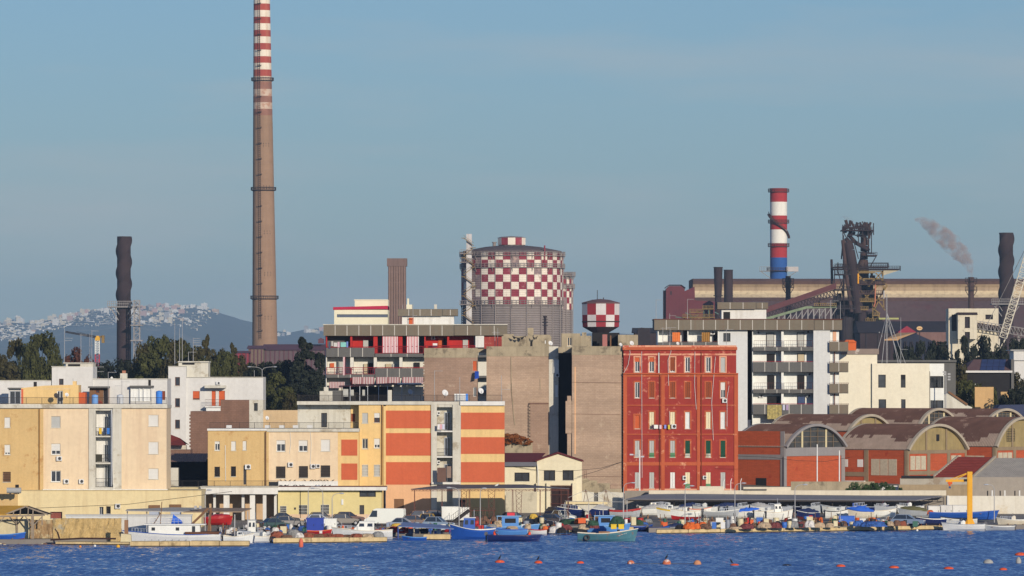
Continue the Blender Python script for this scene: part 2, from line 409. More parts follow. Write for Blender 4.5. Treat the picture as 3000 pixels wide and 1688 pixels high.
for px,tp,bt,wd,kd,lf,Y,lb in[
    (8,1035,1120,60,'round','olive',1300,'olive-brown round'),(45,985,1120,62,'tall','olive',1330,'tall narrow olive'),(88,1000,1120,72,'round','green',1310,'broad green'),
    (122,966,1120,92,'tall','green',1320,'tallest dense green'),(158,1005,1120,66,'round','green',1330,'broad green'),(20,1060,1130,80,'round','olive',1280,'olive-brown round'),
    (215,1016,1110,96,'round','brown',1420,'reddish brown'),(250,1040,1115,70,'round','brown',1430,'reddish brown'),
    (320,1050,1125,90,'round','dark',1400,'dark low'),(290,1062,1120,70,'round','dark',1380,'dark low'),(365,1050,1125,80,'round','dark',1390,'dark low'),
    (418,1005,1125,80,'round','olive',1300,'olive-brown round'),(462,978,1125,104,'round','green',1320,'broad green'),(440,1030,1130,110,'round','green',1290,'broad green'),
    (512,985,1120,84,'tall','olive',1330,'tall narrow olive'),(545,998,1120,76,'round','green',1310,'broad green'),(500,1040,1120,90,'round','olive',1280,'olive-brown round'),
    (604,978,1110,60,'cone','olive',1320,'pointed'),(576,1010,1110,70,'round','olive',1300,'olive-brown round'),(640,1018,1110,72,'round','olive',1310,'olive-brown round'),
    (683,1002,1110,56,'cone','olive',1300,'pointed'),(665,1025,1115,74,'round','green',1285,'broad green'),(715,1040,1120,70,'round','olive',1290,'olive-brown round'),(615,1045,1115,90,'round','green',1275,'broad green')]:
    tree(px,tp,bt,wd,kd,lf,Y,lb+' '+TL,'tree belt behind the grey houses, '+lb)
TD='left of the red and grey balcony block'
for px,tp,bt,wd,kd,lf,Y,lb in[
    (892,985,1170,120,'cone','dark',1230,'dark tall conifer'),(850,1050,1180,120,'round','dark',1240,'dark round pine'),(800,1055,1150,110,'round','dark',1250,'dark round pine'),
    (938,1020,1180,84,'cone','dark',1225,'dark tall conifer'),(915,1080,1210,110,'round','dark',1200,'dark round pine'),(755,1058,1130,90,'round','dark',1260,'dark round pine'),
    (875,1120,1220,110,'round','dark',1180,'dark round pine'),(940,1110,1220,80,'round','dark',1170,'dark round pine'),
    (800,1085,1210,84,'tall','green',1140,'leafy green broadleaf'),(832,1130,1215,70,'round','green',1130,'leafy green broadleaf'),(778,1110,1210,66,'round','green',1135,'leafy green broadleaf'),(852,1150,1215,50,'round','olive',1125,'low olive')]:
    tree(px,tp,bt,wd,kd,lf,Y,lb+' tree '+TD,'trees beside the balcony block, '+lb)
for px,tp,bt,wd,kd,lf,Y,lb in[
    (2640,1010,1085,70,'round','dark',1500,'dark round tree'),(2688,1003,1085,60,'tall','dark',1480,'dark narrow tree'),(2748,995,1085,100,'round','dark',1460,'dark round tree'),
    (2795,1012,1085,60,'tall','dark',1440,'dark narrow tree'),(2826,968,1085,52,'cone','dark',1430,'tall dark cypress'),(2806,1020,1085,44,'cone','dark',1425,'tall dark cypress'),
    (2872,982,1085,110,'round','dark',1440,'dark round tree'),(2846,1015,1085,60,'round','dark',1420,'dark round tree'),(2715,1030,1085,80,'round','dark',1430,'dark round tree'),
    (2930,1000,1080,70,'round','dark',1470,'dark round tree'),(2988,985,1080,80,'round','dark',1480,'dark round tree')]:
    tree(px,tp,bt,wd,kd,lf,Y,lb+' in the row before the concrete conveyor tower','trees before the conveyor tower, '+lb)
for px,tp,bt,wd,kd,lf,Y,lb in[
    (2808,1055,1175,80,'round','olive',1130,'olive-green tree'),(2780,1100,1175,60,'round','olive',1120,'olive-green tree'),(2838,1110,1180,70,'round','green',1115,'leafy bush-like tree'),(2862,1120,1180,50,'round','green',1110,'leafy bush-like tree'),
    (2925,1085,1170,90,'round','olive',1140,'olive-green tree'),(2985,1090,1170,70,'round','olive',1140,'olive-green tree'),(2905,1130,1190,46,'round','green',1110,'leafy bush-like tree'),
    (2975,1135,1215,100,'round','dark',1080,'dark shadowed tree'),(3010,1120,1215,90,'round','dark',1085,'dark shadowed tree')]:
    tree(px,tp,bt,wd,kd,lf,Y,lb+' beside the low house with dark solar roof','trees around the solar-roofed house, '+lb)
# ================================================================== THE STEELWORKS (far: 2.4 to 3.1 km)
m_rust=mat('rusty_dark_steel',(60,47,46),ssc=.3,var=.3,sc=.12,streak=.4,streak_col=(40,32,34),spec=.2)
m_rust2=mat('brown_steel',(80,60,53),ssc=.3,var=.3,sc=.15,streak=.3,spec=.2)
m_maroon=mat('maroon_sheet',(106,52,55),var=.15,sc=.1,streak=.2)
m_grey_st=mat('grey_steel',(150,142,132),var=.2,sc=.3)
m_yel_st=mat('ochre_steel',(142,114,66),var=.3,sc=.3,streak=.3)
m_dark_st=mat('black_steel',(52,45,46),var=.3,sc=.2)
m_conc=mat('chimney_concrete',(156,123,94),ssc=.3,var=.10,sc=.08,streak=.3,streak_col=(112,78,62),stretch=(1,1,2.5))
m_bred=mat('chimney_red',(170,74,60),ssc=.3,var=.15,sc=.15,streak=.35,streak_col=(190,140,100))
m_bwht=mat('chimney_white',(238,220,190),ssc=.3,var=.12,sc=.2,streak=.55,streak_col=(170,110,66))
m_bfad=mat('chimney_faded_white',(206,178,150),ssc=.3,var=.2,sc=.2,patch=.3,patch_col=(182,132,102),streak=.3,streak_col=(150,100,76))
m_bfr=mat('chimney_faded_red',(150,104,84),ssc=.3,var=.2,sc=.2,patch=.2,patch_col=(182,132,102),streak=.3)

# ---- tall banded chimney
Yc=3000.0;s=Yc/F
zg=GZ(Yc);ztop=Z(-235,Yc)
def c_px(py):return 776-(1010-py)*.009
def r_px(py):return 37-(1010-py)*(37-24)/1010 if py<1010 else 37+(py-1010)*.012
ch=thing('banded_chimney','very tall brown concrete chimney with rusty red and white bands at its top','chimney',(X(776,Yc),Yc,zg))
rows_=[(HY+(CZ-zg)*F/Yc,0),(1010,0),(876,0),(700,0),(558,0),(450,0),(339,0),(320,5),(301,4),(282,5),(262,4),(240,5)]
y=224.0;i=0
rows_.append((224,6))
while y>-235:
    y-=19.3;rows_.append((max(y,-235),1 if i%2==0 else 2));i+=1
mb=MB();n=40
order={0:0,1:1,2:2,3:3,4:3,5:4,6:3}
for(ya,_),(yb,k)in zip(rows_,rows_[1:]):
    xa,ra,za=X(c_px(ya),Yc),r_px(ya)*s,Z(ya,Yc);xb,rb,zb=X(c_px(yb),Yc),r_px(yb)*s,Z(yb,Yc)
    mb.mi=order[k];vs=[];fs=[]
    for q in range(n):
        t=2*math.pi*q/n;vs+=[(xa+ra*math.cos(t),Yc+ra*math.sin(t),za),(xb+rb*math.cos(t),Yc+rb*math.sin(t),zb)]
    for q in range(n):fs.append((2*q,2*((q+1)%n),2*((q+1)%n)+1,2*q+1))
    mb.add(vs,fs)
part('shaft',mb,[m_conc,m_bred,m_bwht,m_bfad,m_bfr],ch,smooth=True)
for py in(237,558,876,-80):
    mb=MB();r_=r_px(py)*s;xc=X(c_px(py),Yc);z=Z(py,Yc)
    mb.lathe(xc,Yc,[(r_-.2,z-.5),(r_+.9,z-.05),(r_+.9,z+.15),(r_-.2,z+.15)],40,cap=False)
    for q in range(40):
        t=q*math.pi/20;x,yy=xc+(r_+.95)*math.cos(t),Yc+(r_+.95)*math.sin(t);mb.beam((x,yy,z),(x,yy,z+1.5),.16)
    mb.lathe(xc,Yc,[(r_+.85,z+1.4),(r_+1.05,z+1.4),(r_+1.05,z+1.6),(r_+.85,z+1.6)],40,cap=False)
    part('gallery',mb,m_dark_st,ch)
mb=MB();lad=[]
for py in range(-200,1000,6):
    x=X(c_px(py)-r_px(py)*.32,Yc);yy=Yc-r_px(py)*s*.955;lad.append((x,yy,Z(py,Yc)))
for a,b in zip(lad,lad[1:]):
    mb.beam((a[0]-.45,a[1]-.5,a[2]),(b[0]-.45,b[1]-.5,b[2]),.14);mb.beam((a[0]+.45,a[1]-.5,a[2]),(b[0]+.45,b[1]-.5,b[2]),.14)
    mb.beam((a[0]-.45,a[1]-.7,a[2]),(a[0]+.45,a[1]-.7,a[2]),.14)
part('caged_ladder',mb,m_rust,ch)
for py in[12,57,103,149,194,285,330,376,422,467,513,605,650,695,741,787,832,924,970]:
    mb=MB();x=X(c_px(py)-r_px(py)*.30,Yc);yy=Yc-r_px(py)*s*.955;z=Z(py,Yc)
    mb.box(x-.95,x+1.0,yy-1.2,yy+.4,z-.12,z+.12);mb.box(x-.95,x-.8,yy-1.2,yy-1.05,z,z+.7);mb.box(x+.85,x+1,yy-1.2,yy-1.05,z,z+.7)
    part('ladder_landing',mb,m_dark_st,ch)
mb=MB()
for py in(422,546,678,800,928):
    for dx in(0.08,.33,.58):
        x=X(c_px(py)+r_px(py)*dx,Yc);yy=Yc-math.sqrt(max(0,1-dx*dx))*r_px(py)*s
        mb.box(x-.12,x+.12,yy-.05,yy+.3,Z(py,Yc)-.3,Z(py,Yc)+.3);mb.box(x-.12,x+.12,yy-.05,yy+.3,Z(py+7,Yc)-.3,Z(py+7,Yc)+.3)
part('vent_holes',mb,m_dark_st,ch,kind='stuff')

# ---- spiral-strake dark stacks
def spiral_stack(px,wpx,ptop,pplat,Y,label,plat=True):
    o=thing('spiral_stack',label,'stack',(X(px,Y),Y,GZ(Y)));s=Y/F;r=wpx/2*s;x0=X(px,Y);zb,zt=GZ(Y),Z(ptop,Y);zp=Z(pplat,Y)
    mb=MB();n=48;k=60;vs=[];fs=[]
    for j in range(k+1):
        z=zb+(zt-zb)*j/k
        for q in range(n):
            t=2*math.pi*q/n;rr=r
            if z>zp+1:
                ph=t*3-(z-zp)/(r*3.05)*2*math.pi;rr=r*(.95+.16*max(0,math.cos(ph))**2.2)
            vs.append((x0+rr*math.cos(t),Y+rr*math.sin(t),z))
    for j in range(k):
        for q in range(n):fs.append((j*n+q,j*n+(q+1)%n,(j+1)*n+(q+1)%n,(j+1)*n+q))
    fs.append(tuple(range(k*n,k*n+n)));mb.add(vs,fs);part('shaft',mb,m_rust,o,smooth=True)
    for a0 in(0,2.094,4.189):                        # helical fins
        mb=MB();pts=[]
        for j in range(70):
            z=zp+1+(zt-zp-1)*j/69;t=a0+(z-zp)/(r*3.05)*2*math.pi/3
            pts.append((x0+r*1.11*math.cos(t),Y+r*1.11*math.sin(t),z))
        mb.path(pts,r*.035,4);part('helical_fin',mb,m_dark_st,o)
    if plat:
        mb=MB();w_=r*2.15;zq=zp
        mb.box(x0-w_,x0+w_*1.1,Y-r*1.7,Y+r*1.7,zq-.5,zq)
        part('platform',mb,m_grey_st,o)
        mb=MB()
        for i in range(17):
            x=x0-w_+w_*2.1*i/16;mb.beam((x,Y-r*1.7,zq),(x,Y-r*1.7,zq+2.2),.22)
        for h in(1.1,2.2):mb.beam((x0-w_,Y-r*1.7,zq+h),(x0+w_*1.1,Y-r*1.7,zq+h),.2)
        part('railing',mb,m_grey_st,o)
        for sg in(-1,1):
            mb=MB();mb.beam((x0+sg*w_*.85,Y-r,zq-.5),(x0+sg*r*.7,Y-r,zq-6),.4);mb.beam((x0+sg*w_*.55,Y-r,zq-.5),(x0+sg*r*.6,Y-r*.9,zq-3.5),.3)
            part('brace',mb,m_grey_st,o)
    return o
spiral_stack(363,42,693,898,2600,'dark brown spiral-finned steel stack rising before the hill town, with lattice tower')
spiral_stack(2948,42,682,890,2850,'dark brown spiral-finned steel stack beside the white lattice crane boom')
# lattice tower next to the first stack
def lattice(mb,p0,p1,w0,w1,n,r,legs=4):
    p0,p1=Vector(p0),Vector(p1);d=(p1-p0).normalized();up=Vector((0,1,0))if abs(d.y)<.9 else Vector((0,0,1))
    a=d.cross(up).normalized();b=d.cross(a).normalized();prev=None
    for i in range(n+1):
        t=i/n;c=p0.lerp(p1,t);h=(w0+(w1-w0)*t)/2
        ring=[c+a*h+b*h,c-a*h+b*h,c-a*h-b*h,c+a*h-b*h]if legs==4 else[c+a*h,c-a*h*.5+b*h*.87,c-a*h*.5-b*h*.87]
        m_=len(ring)
        for q in range(m_):mb.beam(ring[q],ring[(q+1)%m_],r*.8)
        if prev:
            for q in range(m_):mb.beam(prev[q],ring[q],r*1.3);mb.beam(prev[q],ring[(q+1+i%2*0)%m_],r*.8)
        prev=ring
    return mb
lt=thing('lattice_tower','slim grey lattice tower standing against the spiral stack before the hill town','tower',(X(401,2590),2590,GZ(2590)))
mb=MB();lattice(mb,(X(401,2590),2590,GZ(2590)),(X(401,2590),2590,Z(880,2590)),2.6,2.4,16,.28);part('lattice',mb,m_grey_st,lt)
for py in(955,1000):mb=MB();x=X(401,2590);mb.box(x-2.6,x+2.6,2587,2593,Z(py,2590),Z(py,2590)+.5);part('landing',mb,m_grey_st,lt)

# ---- maroon sheds at the chimney foot
def shed(name,label,px0,px1,pridge,peave,pbase,Y,dep,m_wall,m_roof,ribs=0):
    o=thing(name,label,'shed',(X((px0+px1)/2,Y),Y,GZ(Y)));x0,x1=X(px0,Y),X(px1,Y);ze,zr=Z(peave,Y),Z(pridge,Y);zb=GZ(Y)-2
    mb=MB();mb.box(x0,x1,Y,Y+dep,zb,ze-.05)
    part('wall',mb,m_wall,o)
    mb=MB();e=.8
    mb.add([(x0-e,Y-e,ze),(x1+e,Y-e,ze),(x1+e,Y+dep/2,zr),(x0-e,Y+dep/2,zr),(x1+e,Y+dep+e,ze),(x0-e,Y+dep+e,ze)],[(0,1,2,3),(3,2,4,5),(0,3,5),(1,4,2)])
    part('roof',mb,m_roof,o)
    if ribs:
        for i in range(ribs):
            mb=MB();x=x0+(x1-x0)*(i+.5)/ribs;mb.box(x-.25,x+.25,Y-.35,Y-.005,zb,ze-.2);part('wall_rib',mb,m_roof,o)
    return o
m_mroof=mat('maroon_roof',(104,66,72),var=.15,sc=.05,streak=.2)
m_mwall=mat('maroon_grey_wall',(104,84,82),var=.15,sc=.1,streak=.35)
shed('steel_shed','long maroon-roofed shed at the foot of the tall banded chimney',772,960,1008,1026,1060,2850,40,m_mwall,m_mroof,14)
shed('steel_shed','low grey annex shed left of the maroon-roofed shed',728,772,1012,1022,1050,2840,25,mat('ochre_shed',(120,100,82)),m_mroof,4)
shed('steel_shed','small dark red shed showing through the trees left of the chimney',688,728,1028,1034,1060,2830,25,mat('red_shed_wall',(140,50,58)),m_mroof,3)
mb=MB();Y=2860;mb.prism([(X(932,Y),Z(1006,Y)),(X(948,Y),Z(1006,Y)),(X(948,Y),Z(994,Y)),(X(940,Y),Z(990,Y)),(X(932,Y),Z(994,Y))],Y,Y+8)
solo('roof_monitor',mb,m_mroof,'small dark roof monitor above the maroon shed ridge','roof vent')

# ---- tower crane far left
Y=1700.0;tcn=thing('tower_crane','small tower crane with white and red lattice mast and yellow cab beyond the trees','crane',(X(285,Y),Y,GZ(Y)))
mb=MB();lattice(mb,(X(285,Y),Y,Z(1038,Y)),(X(285,Y),Y,Z(996,Y)),1.15,1.15,6,.13);part('mast',mb,mat('crane_white',(235,230,225)),tcn)
mb=MB();lattice(mb,(X(285,Y),Y,GZ(Y)),(X(285,Y),Y,Z(1038,Y)),1.15,1.15,8,.13);part('mast_foot',mb,mat('crane_red',(190,60,70)),tcn,label='red lower mast section')
mb=MB();mb.box(X(279,Y),X(293,Y),Y-.7,Y+.7,Z(998,Y),Z(989,Y));mb.box(X(282,Y),X(290,Y),Y-.5,Y+.5,Z(989,Y),Z(984,Y));part('cab',mb,mat('crane_yellow',(226,170,60)),tcn)
mb=MB();lattice(mb,(X(192,Y),Y,Z(973,Y)),(X(288,Y),Y,Z(990,Y)),.5,.7,18,.1,3);mb.beam((X(225,Y),Y,Z(972,Y)),(X(285,Y),Y,Z(986,Y)),.08);part('jib',mb,m_dark_st,tcn)
mb=MB();mb.box(X(298,Y),X(306,Y),Y-.8,Y+.8,Z(1005,Y),Z(983,Y));mb.beam((X(288,Y),Y,Z(988,Y)),(X(302,Y),Y,Z(986,Y)),.5);part('counterweight',mb,m_yel_st,tcn)

# ---- ribbed concrete tower and cream hall
Y=2500.0
tw=thing('ribbed_tower','square brown ribbed concrete tower with a flared crown behind the balcony block','tower',(X(1163,Y),Y,GZ(Y)))
m_rib=mat('ribbed_concrete',(122,98,86),var=.15,sc=.15,streak=.35)
x0,x1=X(1135,Y),X(1191,Y);zt=Z(757,Y);zc=Z(780,Y)
mb=MB();mb.box(x0+.3,x1-.3,Y,Y+8,GZ(Y),zc);part('shaft',mb,m_rib,tw)
mb=MB();mb.box(x0-.2,x1+.2,Y-.4,Y+8.4,zc,zt);part('crown',mb,m_rib,tw)
for i in range(7):
    mb=MB();x=x0+.3+(x1-x0-.6)*(i+.5)/7;mb.box(x-.28,x+.28,Y-.45,Y-.004,GZ(Y),zc-.05);part('rib',mb,mat('rib_pale',(140,112,96),var=.15,sc=.2,streak=.3,ssc=.3),tw)
for py in(800,830,862,895,925):
    mb=MB();mb.box(x0+.25,x1-.25,Y-.22,Y-.006,Z(py,Y),Z(py-4,Y));part('ring_beam',mb,m_rib,tw)
Y=2300.0
hall=thing('cream_hall','cream industrial hall with crimson roof edge and long dark window strip','building',(X(1060,Y),Y,GZ(Y)))
m_cr=mat('cream_sheet',(240,226,186),var=.05,sc=.05);m_crim=mat('crimson_trim',(190,34,64),var=.08)
x0,x1=X(979,Y),X(1136,Y)
mb=MB();mb.wall(x0,x1,GZ(Y),Z(908,Y),Y,[(X(987,Y),x1+1,Z(930,Y),Z(921,Y))],.5);mb.shell(x0,x1,GZ(Y),Z(908,Y),Y,Y+30);part('wall',mb,m_cr,hall)
mb=MB();mb.box(X(987,Y),x1-.05,Y+.3,Y+.45,Z(930,Y),Z(921,Y));part('window_strip',mb,mat('strip_glass',(95,100,108),rough=.3),hall)
mb=MB();mb.prism([(x0-.4,Z(908,Y)+.01),(x1,Z(906,Y)),(x1,Z(896,Y)),(x0-.4,Z(900,Y))],Y-.3,Y+30);part('roof_edge',mb,m_crim,hall)
mb=MB();mb.box(X(1038,Y),X(1136,Y),Y+6,Y+24,Z(905,Y),Z(880,Y));mb.box(X(1036,Y),X(1136,Y),Y+5.8,Y+24.2,Z(880,Y),Z(877,Y));part('upper_storey',mb,m_cr,hall)
mb=MB();mb.box(X(1190,Y),X(1206,Y),Y+6,Y+20,GZ(Y),Z(892,Y));part('side_block',mb,m_cr,hall);mb=MB();mb.box(X(1192,Y),X(1197,Y),Y+8,Y+12,Z(892,Y),Z(874,Y));part('vent_stack',mb,m_cr,hall)

# ---- checkered gas holder(s)
m_cream=mat('panel_cream',(240,222,194),ssc=.5,var=.08,sc=.3,patch=.09,patch_col=(168,140,120),patch_sc=.5,streak=.3,streak_col=(150,110,90))
m_crimson=mat('panel_crimson',(146,54,64),ssc=.5,var=.18,sc=.3,patch=.14,patch_col=(176,130,118),patch_sc=.5,streak=.25,streak_col=(150,110,96))
m_fade=mat('panel_faded',(150,126,118),var=.15,sc=.3,patch=.3,patch_col=(190,160,140),patch_sc=.5,streak=.3)
m_ghgrey=mat('gasholder_grey',(146,132,120),ssc=.3,var=.12,sc=.2,streak=.4,streak_col=(96,82,80))
def gasholder(pxc,rpx,pchk0,pchk1,prow,ptop,Y,label,ncol,full):
    s=Y/F;x0=X(pxc,Y);r=rpx*s;zb=GZ(Y);zt=Z(ptop,Y)
    o=thing('gas_holder',label,'gas holder',(x0,Y,zb))
    mb=MB();prof=[(r-.35,zb)];mb.lathe(x0,Y,[(r-.3,zb),(r-.3,zt)],80);part('shell',mb,m_ghgrey,o,smooth=False)
    nrib=46
    for i in range(int((zt-zb)/.95)):               # horizontal corrugations of the lower wall
        pass
    mb=MB();z=zb
    zc1=Z(pchk1,Y)
    while z<zc1-.9:
        mb.lathe(x0,Y,[(r-.31,z),(r+.02,z+.35),(r-.31,z+.75)],80,cap=False);z+=.98
    part('lower_corrugation',mb,m_ghgrey,o,kind='stuff')
    nr=int(round((pchk1-pchk0)/prow));rr=random.Random(3)
    a_=2*math.pi/ncol
    for c in range(ncol):
        t0=-math.pi/2+(c-.17)*a_;mid=t0+a_/2
        if math.sin(mid)>.25:continue
        left=math.cos(mid)<-.6
        for q in range(nr):
            za,zb_=Z(pchk1-q*prow,Y),Z(pchk1-(q+1)*prow,Y)
            mb=MB();vs=[];fs=[]
            for k in range(5):
                t=t0+.02*a_+a_*.96*k/4
                for z in[za+(zb_-za)*e/8 for e in range(9)]:
                    e=int(round((z-za)/(zb_-za)*8));d=r+(.12 if e%2 else-.04);vs.append((x0+d*math.cos(t),Y+d*math.sin(t),z))
            for k in range(4):
                for e in range(8):fs.append((k*9+e,(k+1)*9+e,(k+1)*9+e+1,k*9+e+1))
            mb.add(vs,fs);chk=(c+q)%2
            m_=(m_crimson if chk else m_cream)
            if left and rr.random()<.55:m_=m_fade
            elif rr.random()<.07:m_=m_fade
            part('wall_panel',mb,m_,o)
    for c in range(ncol):                                # upright stiffeners
        t=-math.pi/2+(c-.17)*a_
        if math.sin(t)>.25 or c%2:continue
        mb=MB();x,yy=x0+(r+.1)*math.cos(t),Y+(r+.1)*math.sin(t);mb.beam((x,yy,zb),(x,yy,zt),.35);part('stiffener',mb,m_ghgrey,o)
    for py,ov in full['walks']:
        mb=MB();z=Z(py,Y);ro=r+ov
        mb.lathe(x0,Y,[(r-.2,z-.35),(ro,z-.3),(ro,z),(r-.2,z)],80,cap=False);part('walkway',mb,m_ghgrey,o)
        mb=MB()
        for q in range(80):
            t=q*math.pi/40
            if math.sin(t)>.3:continue
            x,yy=x0+ro*math.cos(t),Y+ro*math.sin(t);mb.beam((x,yy,z),(x,yy,z+1.6),.16)
            if q%5==0:mb.beam((x,yy,z-.1),(x0+(r)*math.cos(t),Y+r*math.sin(t),z-2.0),.22)
        for h in(.8,1.6):mb.lathe(x0,Y,[(ro-.08,z+h-.09),(ro+.08,z+h-.09),(ro+.08,z+h+.09),(ro-.08,z+h+.09)],80,cap=False)
        part('railing',mb,m_ghgrey,o)
    return o,x0,r,zt
gh,gx,gr,gzt=gasholder(1501,148,752,893,21.5,740,2600.0,'huge round gas holder with red and cream checkered wall and outside stair tower',40,{'walks':[(750,1.0),(785,.9),(893,.5)]})
Y=2600.0
mb=MB();mb.lathe(gx,Y,[(gr-.2,gzt),(gr*.97,gzt+.6),(gr*.55,Z(724,Y)),(gr*.28,Z(720,Y)),(.05,Z(719,Y))],80,cap=False);part('dome_roof',mb,mat('tar_roof',(96,82,78),var=.2,sc=.2),gh,smooth=True)
lant=None
xc=X(1499,Y);rl=42*Y/F
mb=MB();mb.lathe(xc,Y,[(rl*.92,Z(724,Y)),(rl*.92,Z(718,Y))],12);mb.lathe(xc,Y,[(rl*1.02,Z(697,Y)),(rl*.75,Z(694,Y)),(.1,Z(692,Y))],12,math.pi/12);lant=part('lantern',mb,m_ghgrey,gh)
for i in range(12):
    t0,t1=2*math.pi*i/12+math.pi/12,2*math.pi*(i+1)/12+math.pi/12
    mb=MB();a,b=(xc+rl*math.cos(t0),Y+rl*math.sin(t0)),(xc+rl*math.cos(t1),Y+rl*math.sin(t1))
    mb.quad((*a,Z(718,Y)),(*b,Z(718,Y)),(*b,Z(697,Y)),(*a,Z(697,Y)));part('lantern_panel',mb,m_crimson if i%2 else m_cream,lant)
mb=MB();mb.cyl((X(1448,Y),Y,Z(726,Y)),(X(1448,Y),Y,Z(712,Y)),.7);mb.cyl((X(1448,Y),Y,Z(712,Y)),(X(1448,Y),Y,Z(709,Y)),1.0);part('roof_vent',mb,m_ghgrey,gh)
mb=MB();x=X(1595,Y);mb.cyl((x,Y-gr*.80,Z(782,Y)),(x,Y-gr*.80,Z(722,Y)),.32);part('vent_pipe',mb,m_crimson,gh)
st=Y-gr-1
mb=MB();xs0,xs1=X(1367,Y),X(1383,Y);ys=Y-gr*.58
mb.box(xs0,xs1,ys-2,ys+1.5,GZ(Y),Z(688,Y))
tower_=part('stair_tower',mb,mat('stair_white',(205,196,184),var=.15,sc=.3,streak=.4,streak_col=(140,120,100)),gh)
z=Z(975,Y);i=0
while z<Z(700,Y):
    mb=MB();a,b=(xs0-1.2,xs1+.8)if i%2==0 else(xs1+.8,xs0-1.2)
    mb.beam((a,ys-2.8,z),(b,ys-2.8,z+3.2),.9,.25);mb.beam((a,ys-3.2,z+1.2),(b,ys-3.2,z+4.4),.14);mb.box(b-.9,b+.9,ys-3.4,ys-2,z+3.1,z+3.35)
    part('stair_flight',mb,m_yel_st,tower_);z+=4.15;i+=1
for py in(733,737):pass
for py,ext in((745,1348),(770,1348),(893,1347)):
    mb=MB();mb.box(X(ext,Y),X(1386,Y),ys-3,ys+4,Z(py,Y)-.25,Z(py,Y)+.1)
    for i in range(9):x=X(ext,Y)+i*.7;mb.beam((x,ys-3,Z(py,Y)),(x,ys-3,Z(py,Y)+1.6),.14)
    mb.beam((X(ext,Y),ys-3,Z(py,Y)+1.6),(X(1386,Y),ys-3,Z(py,Y)+1.6),.14);part('side_landing',mb,m_ghgrey,gh)
gasholder(1640,38,826,908,18,800,2720.0,'smaller red and cream checkered gas holder half hidden behind the huge one',22,{'walks':[(808,1.2),(843,.9)]})
# slim vent mast before the gas holder
Y=2450.0;vm=thing('vent_mast','slim dark vent mast with round platforms in front of the gas holder','mast',(X(1597,Y),Y,GZ(Y)))
mb=MB();mb.cyl((X(1597,Y),Y,GZ(Y)),(X(1597,Y),Y,Z(930,Y)),.55);mb.cyl((X(1597,Y),Y,Z(930,Y)),(X(1597,Y),Y,Z(925,Y)),.9,.7);part('pipe',mb,m_rust,vm)
for py in(955,945):
    mb=MB();x=X(1597,Y);mb.lathe(x,Y,[(.5,Z(py,Y)),(1.2,Z(py,Y)+.1),(1.2,Z(py,Y)+.35)],12,cap=False);mb.lathe(x,Y,[(1.15,Z(py,Y)+1.2),(1.25,Z(py,Y)+1.4)],12,cap=False);part('platform',mb,m_dark_st,vm)

# ---- checkered water tower
Y=1420.0;s=Y/F;xw=X(1760,Y)
wt=thing('water_tower','red and white checkered polygonal water tower with tapered dark base','water tower',(xw,Y,GZ(Y)))
m_wtw=mat('tank_white',(216,204,190),var=.08,sc=.5,streak=.25);m_wtr=mat('tank_red',(154,50,55),var=.1,sc=.5,streak=.2);m_wtd=mat('tank_base',(70,54,52),var=.2,sc=.4)
nS=12;rw=56.5*s;off_=math.pi/12
mb=MB();mb.lathe(xw,Y,[(rw*1.02,Z(890,Y)),(rw*1.02,Z(887,Y)),(rw*.45,Z(878.5,Y)),(.05,Z(876,Y))],nS,off_);part('roof',mb,mat('tank_roof',(112,82,78),var=.15),wt)
mb=MB();mb.lathe(xw,Y,[(rw*.25,GZ(Y)),(rw*.25,Z(985,Y)),(rw*.40,Z(976,Y)),(rw*.97,Z(958,Y))],nS,off_);part('stem',mb,m_wtd,wt)
for i in range(nS):
    t0,t1=off_+2*math.pi*i/nS,off_+2*math.pi*(i+1)/nS
    for j,(pa,pb,ra,rb)in enumerate(((923,890,.995,1.0),(943,923,.985,.995),(958,943,.97,.985))):
        mb=MB();mb.add([(xw+rw*ra*math.cos(t0),Y+rw*ra*math.sin(t0),Z(pa,Y)),(xw+rw*ra*math.cos(t1),Y+rw*ra*math.sin(t1),Z(pa,Y)),
                           (xw+rw*rb*math.cos(t1),Y+rw*rb*math.sin(t1),Z(pb,Y)),(xw+rw*rb*math.cos(t0),Y+rw*rb*math.sin(t0),Z(pb,Y))],[(0,1,2,3)])
        part('tank_panel',mb,m_wtr if(i+(j>0))%2 else m_wtw,wt)
mb=MB();mb.lathe(xw,Y,[(rw*.99,Z(944.5,Y)),(rw*1.03,Z(943,Y)),(rw*1.0,Z(941,Y))],nS,off_,cap=False);part('ledge',mb,m_wtd,wt)
mb=MB();mb.cyl((xw-10*s,Y,Z(877,Y)),(xw-10*s,Y,Z(850,Y)),.07);mb.cyl((xw+8*s,Y,Z(878,Y)),(xw+8*s,Y,Z(872,Y)),.1);part('lightning_rod',mb,m_dark_st,wt)

# ---- long stockyard hall with a curved overhanging shell roof
Y=3050.0;s=Y/F
m_shell=mat('shell_roof',(172,146,112),ssc=.3,var=.2,sc=.05,streak=.5,streak_col=(92,70,60),stretch=(1,1,1));m_shtop=mat('shell_roof_top',(104,78,68),ssc=.3,var=.25,sc=.08,streak=.3)
m_shc=mat('shell_roof_cream',(222,196,150),ssc=.3,var=.15,sc=.08,streak=.5,streak_col=(120,88,66))
lh=thing('stockyard_hall','immensely long hall with curved stained shell roof over a dark maroon wall','building',(X(2600,Y),Y,GZ(Y)))
prof=[(0,818),(-3.0,822),(-1.5,830),(2.5,838),(4.5,848),(4.8,858),(3.5,866),(-.5,873),(-5,880)]
profm=[2,0,0,0,1,1,1,3]
prof=[(8,816),(2.0,818),(-.6,824),(.4,833),(1.6,842),(1.2,852),(-.8,862),(-4.5,872),(-8.5,880),(-8.0,884)]
profm=[2,2,2,0,0,1,1,2,2]
NB=46;pA,pB=2030,3240
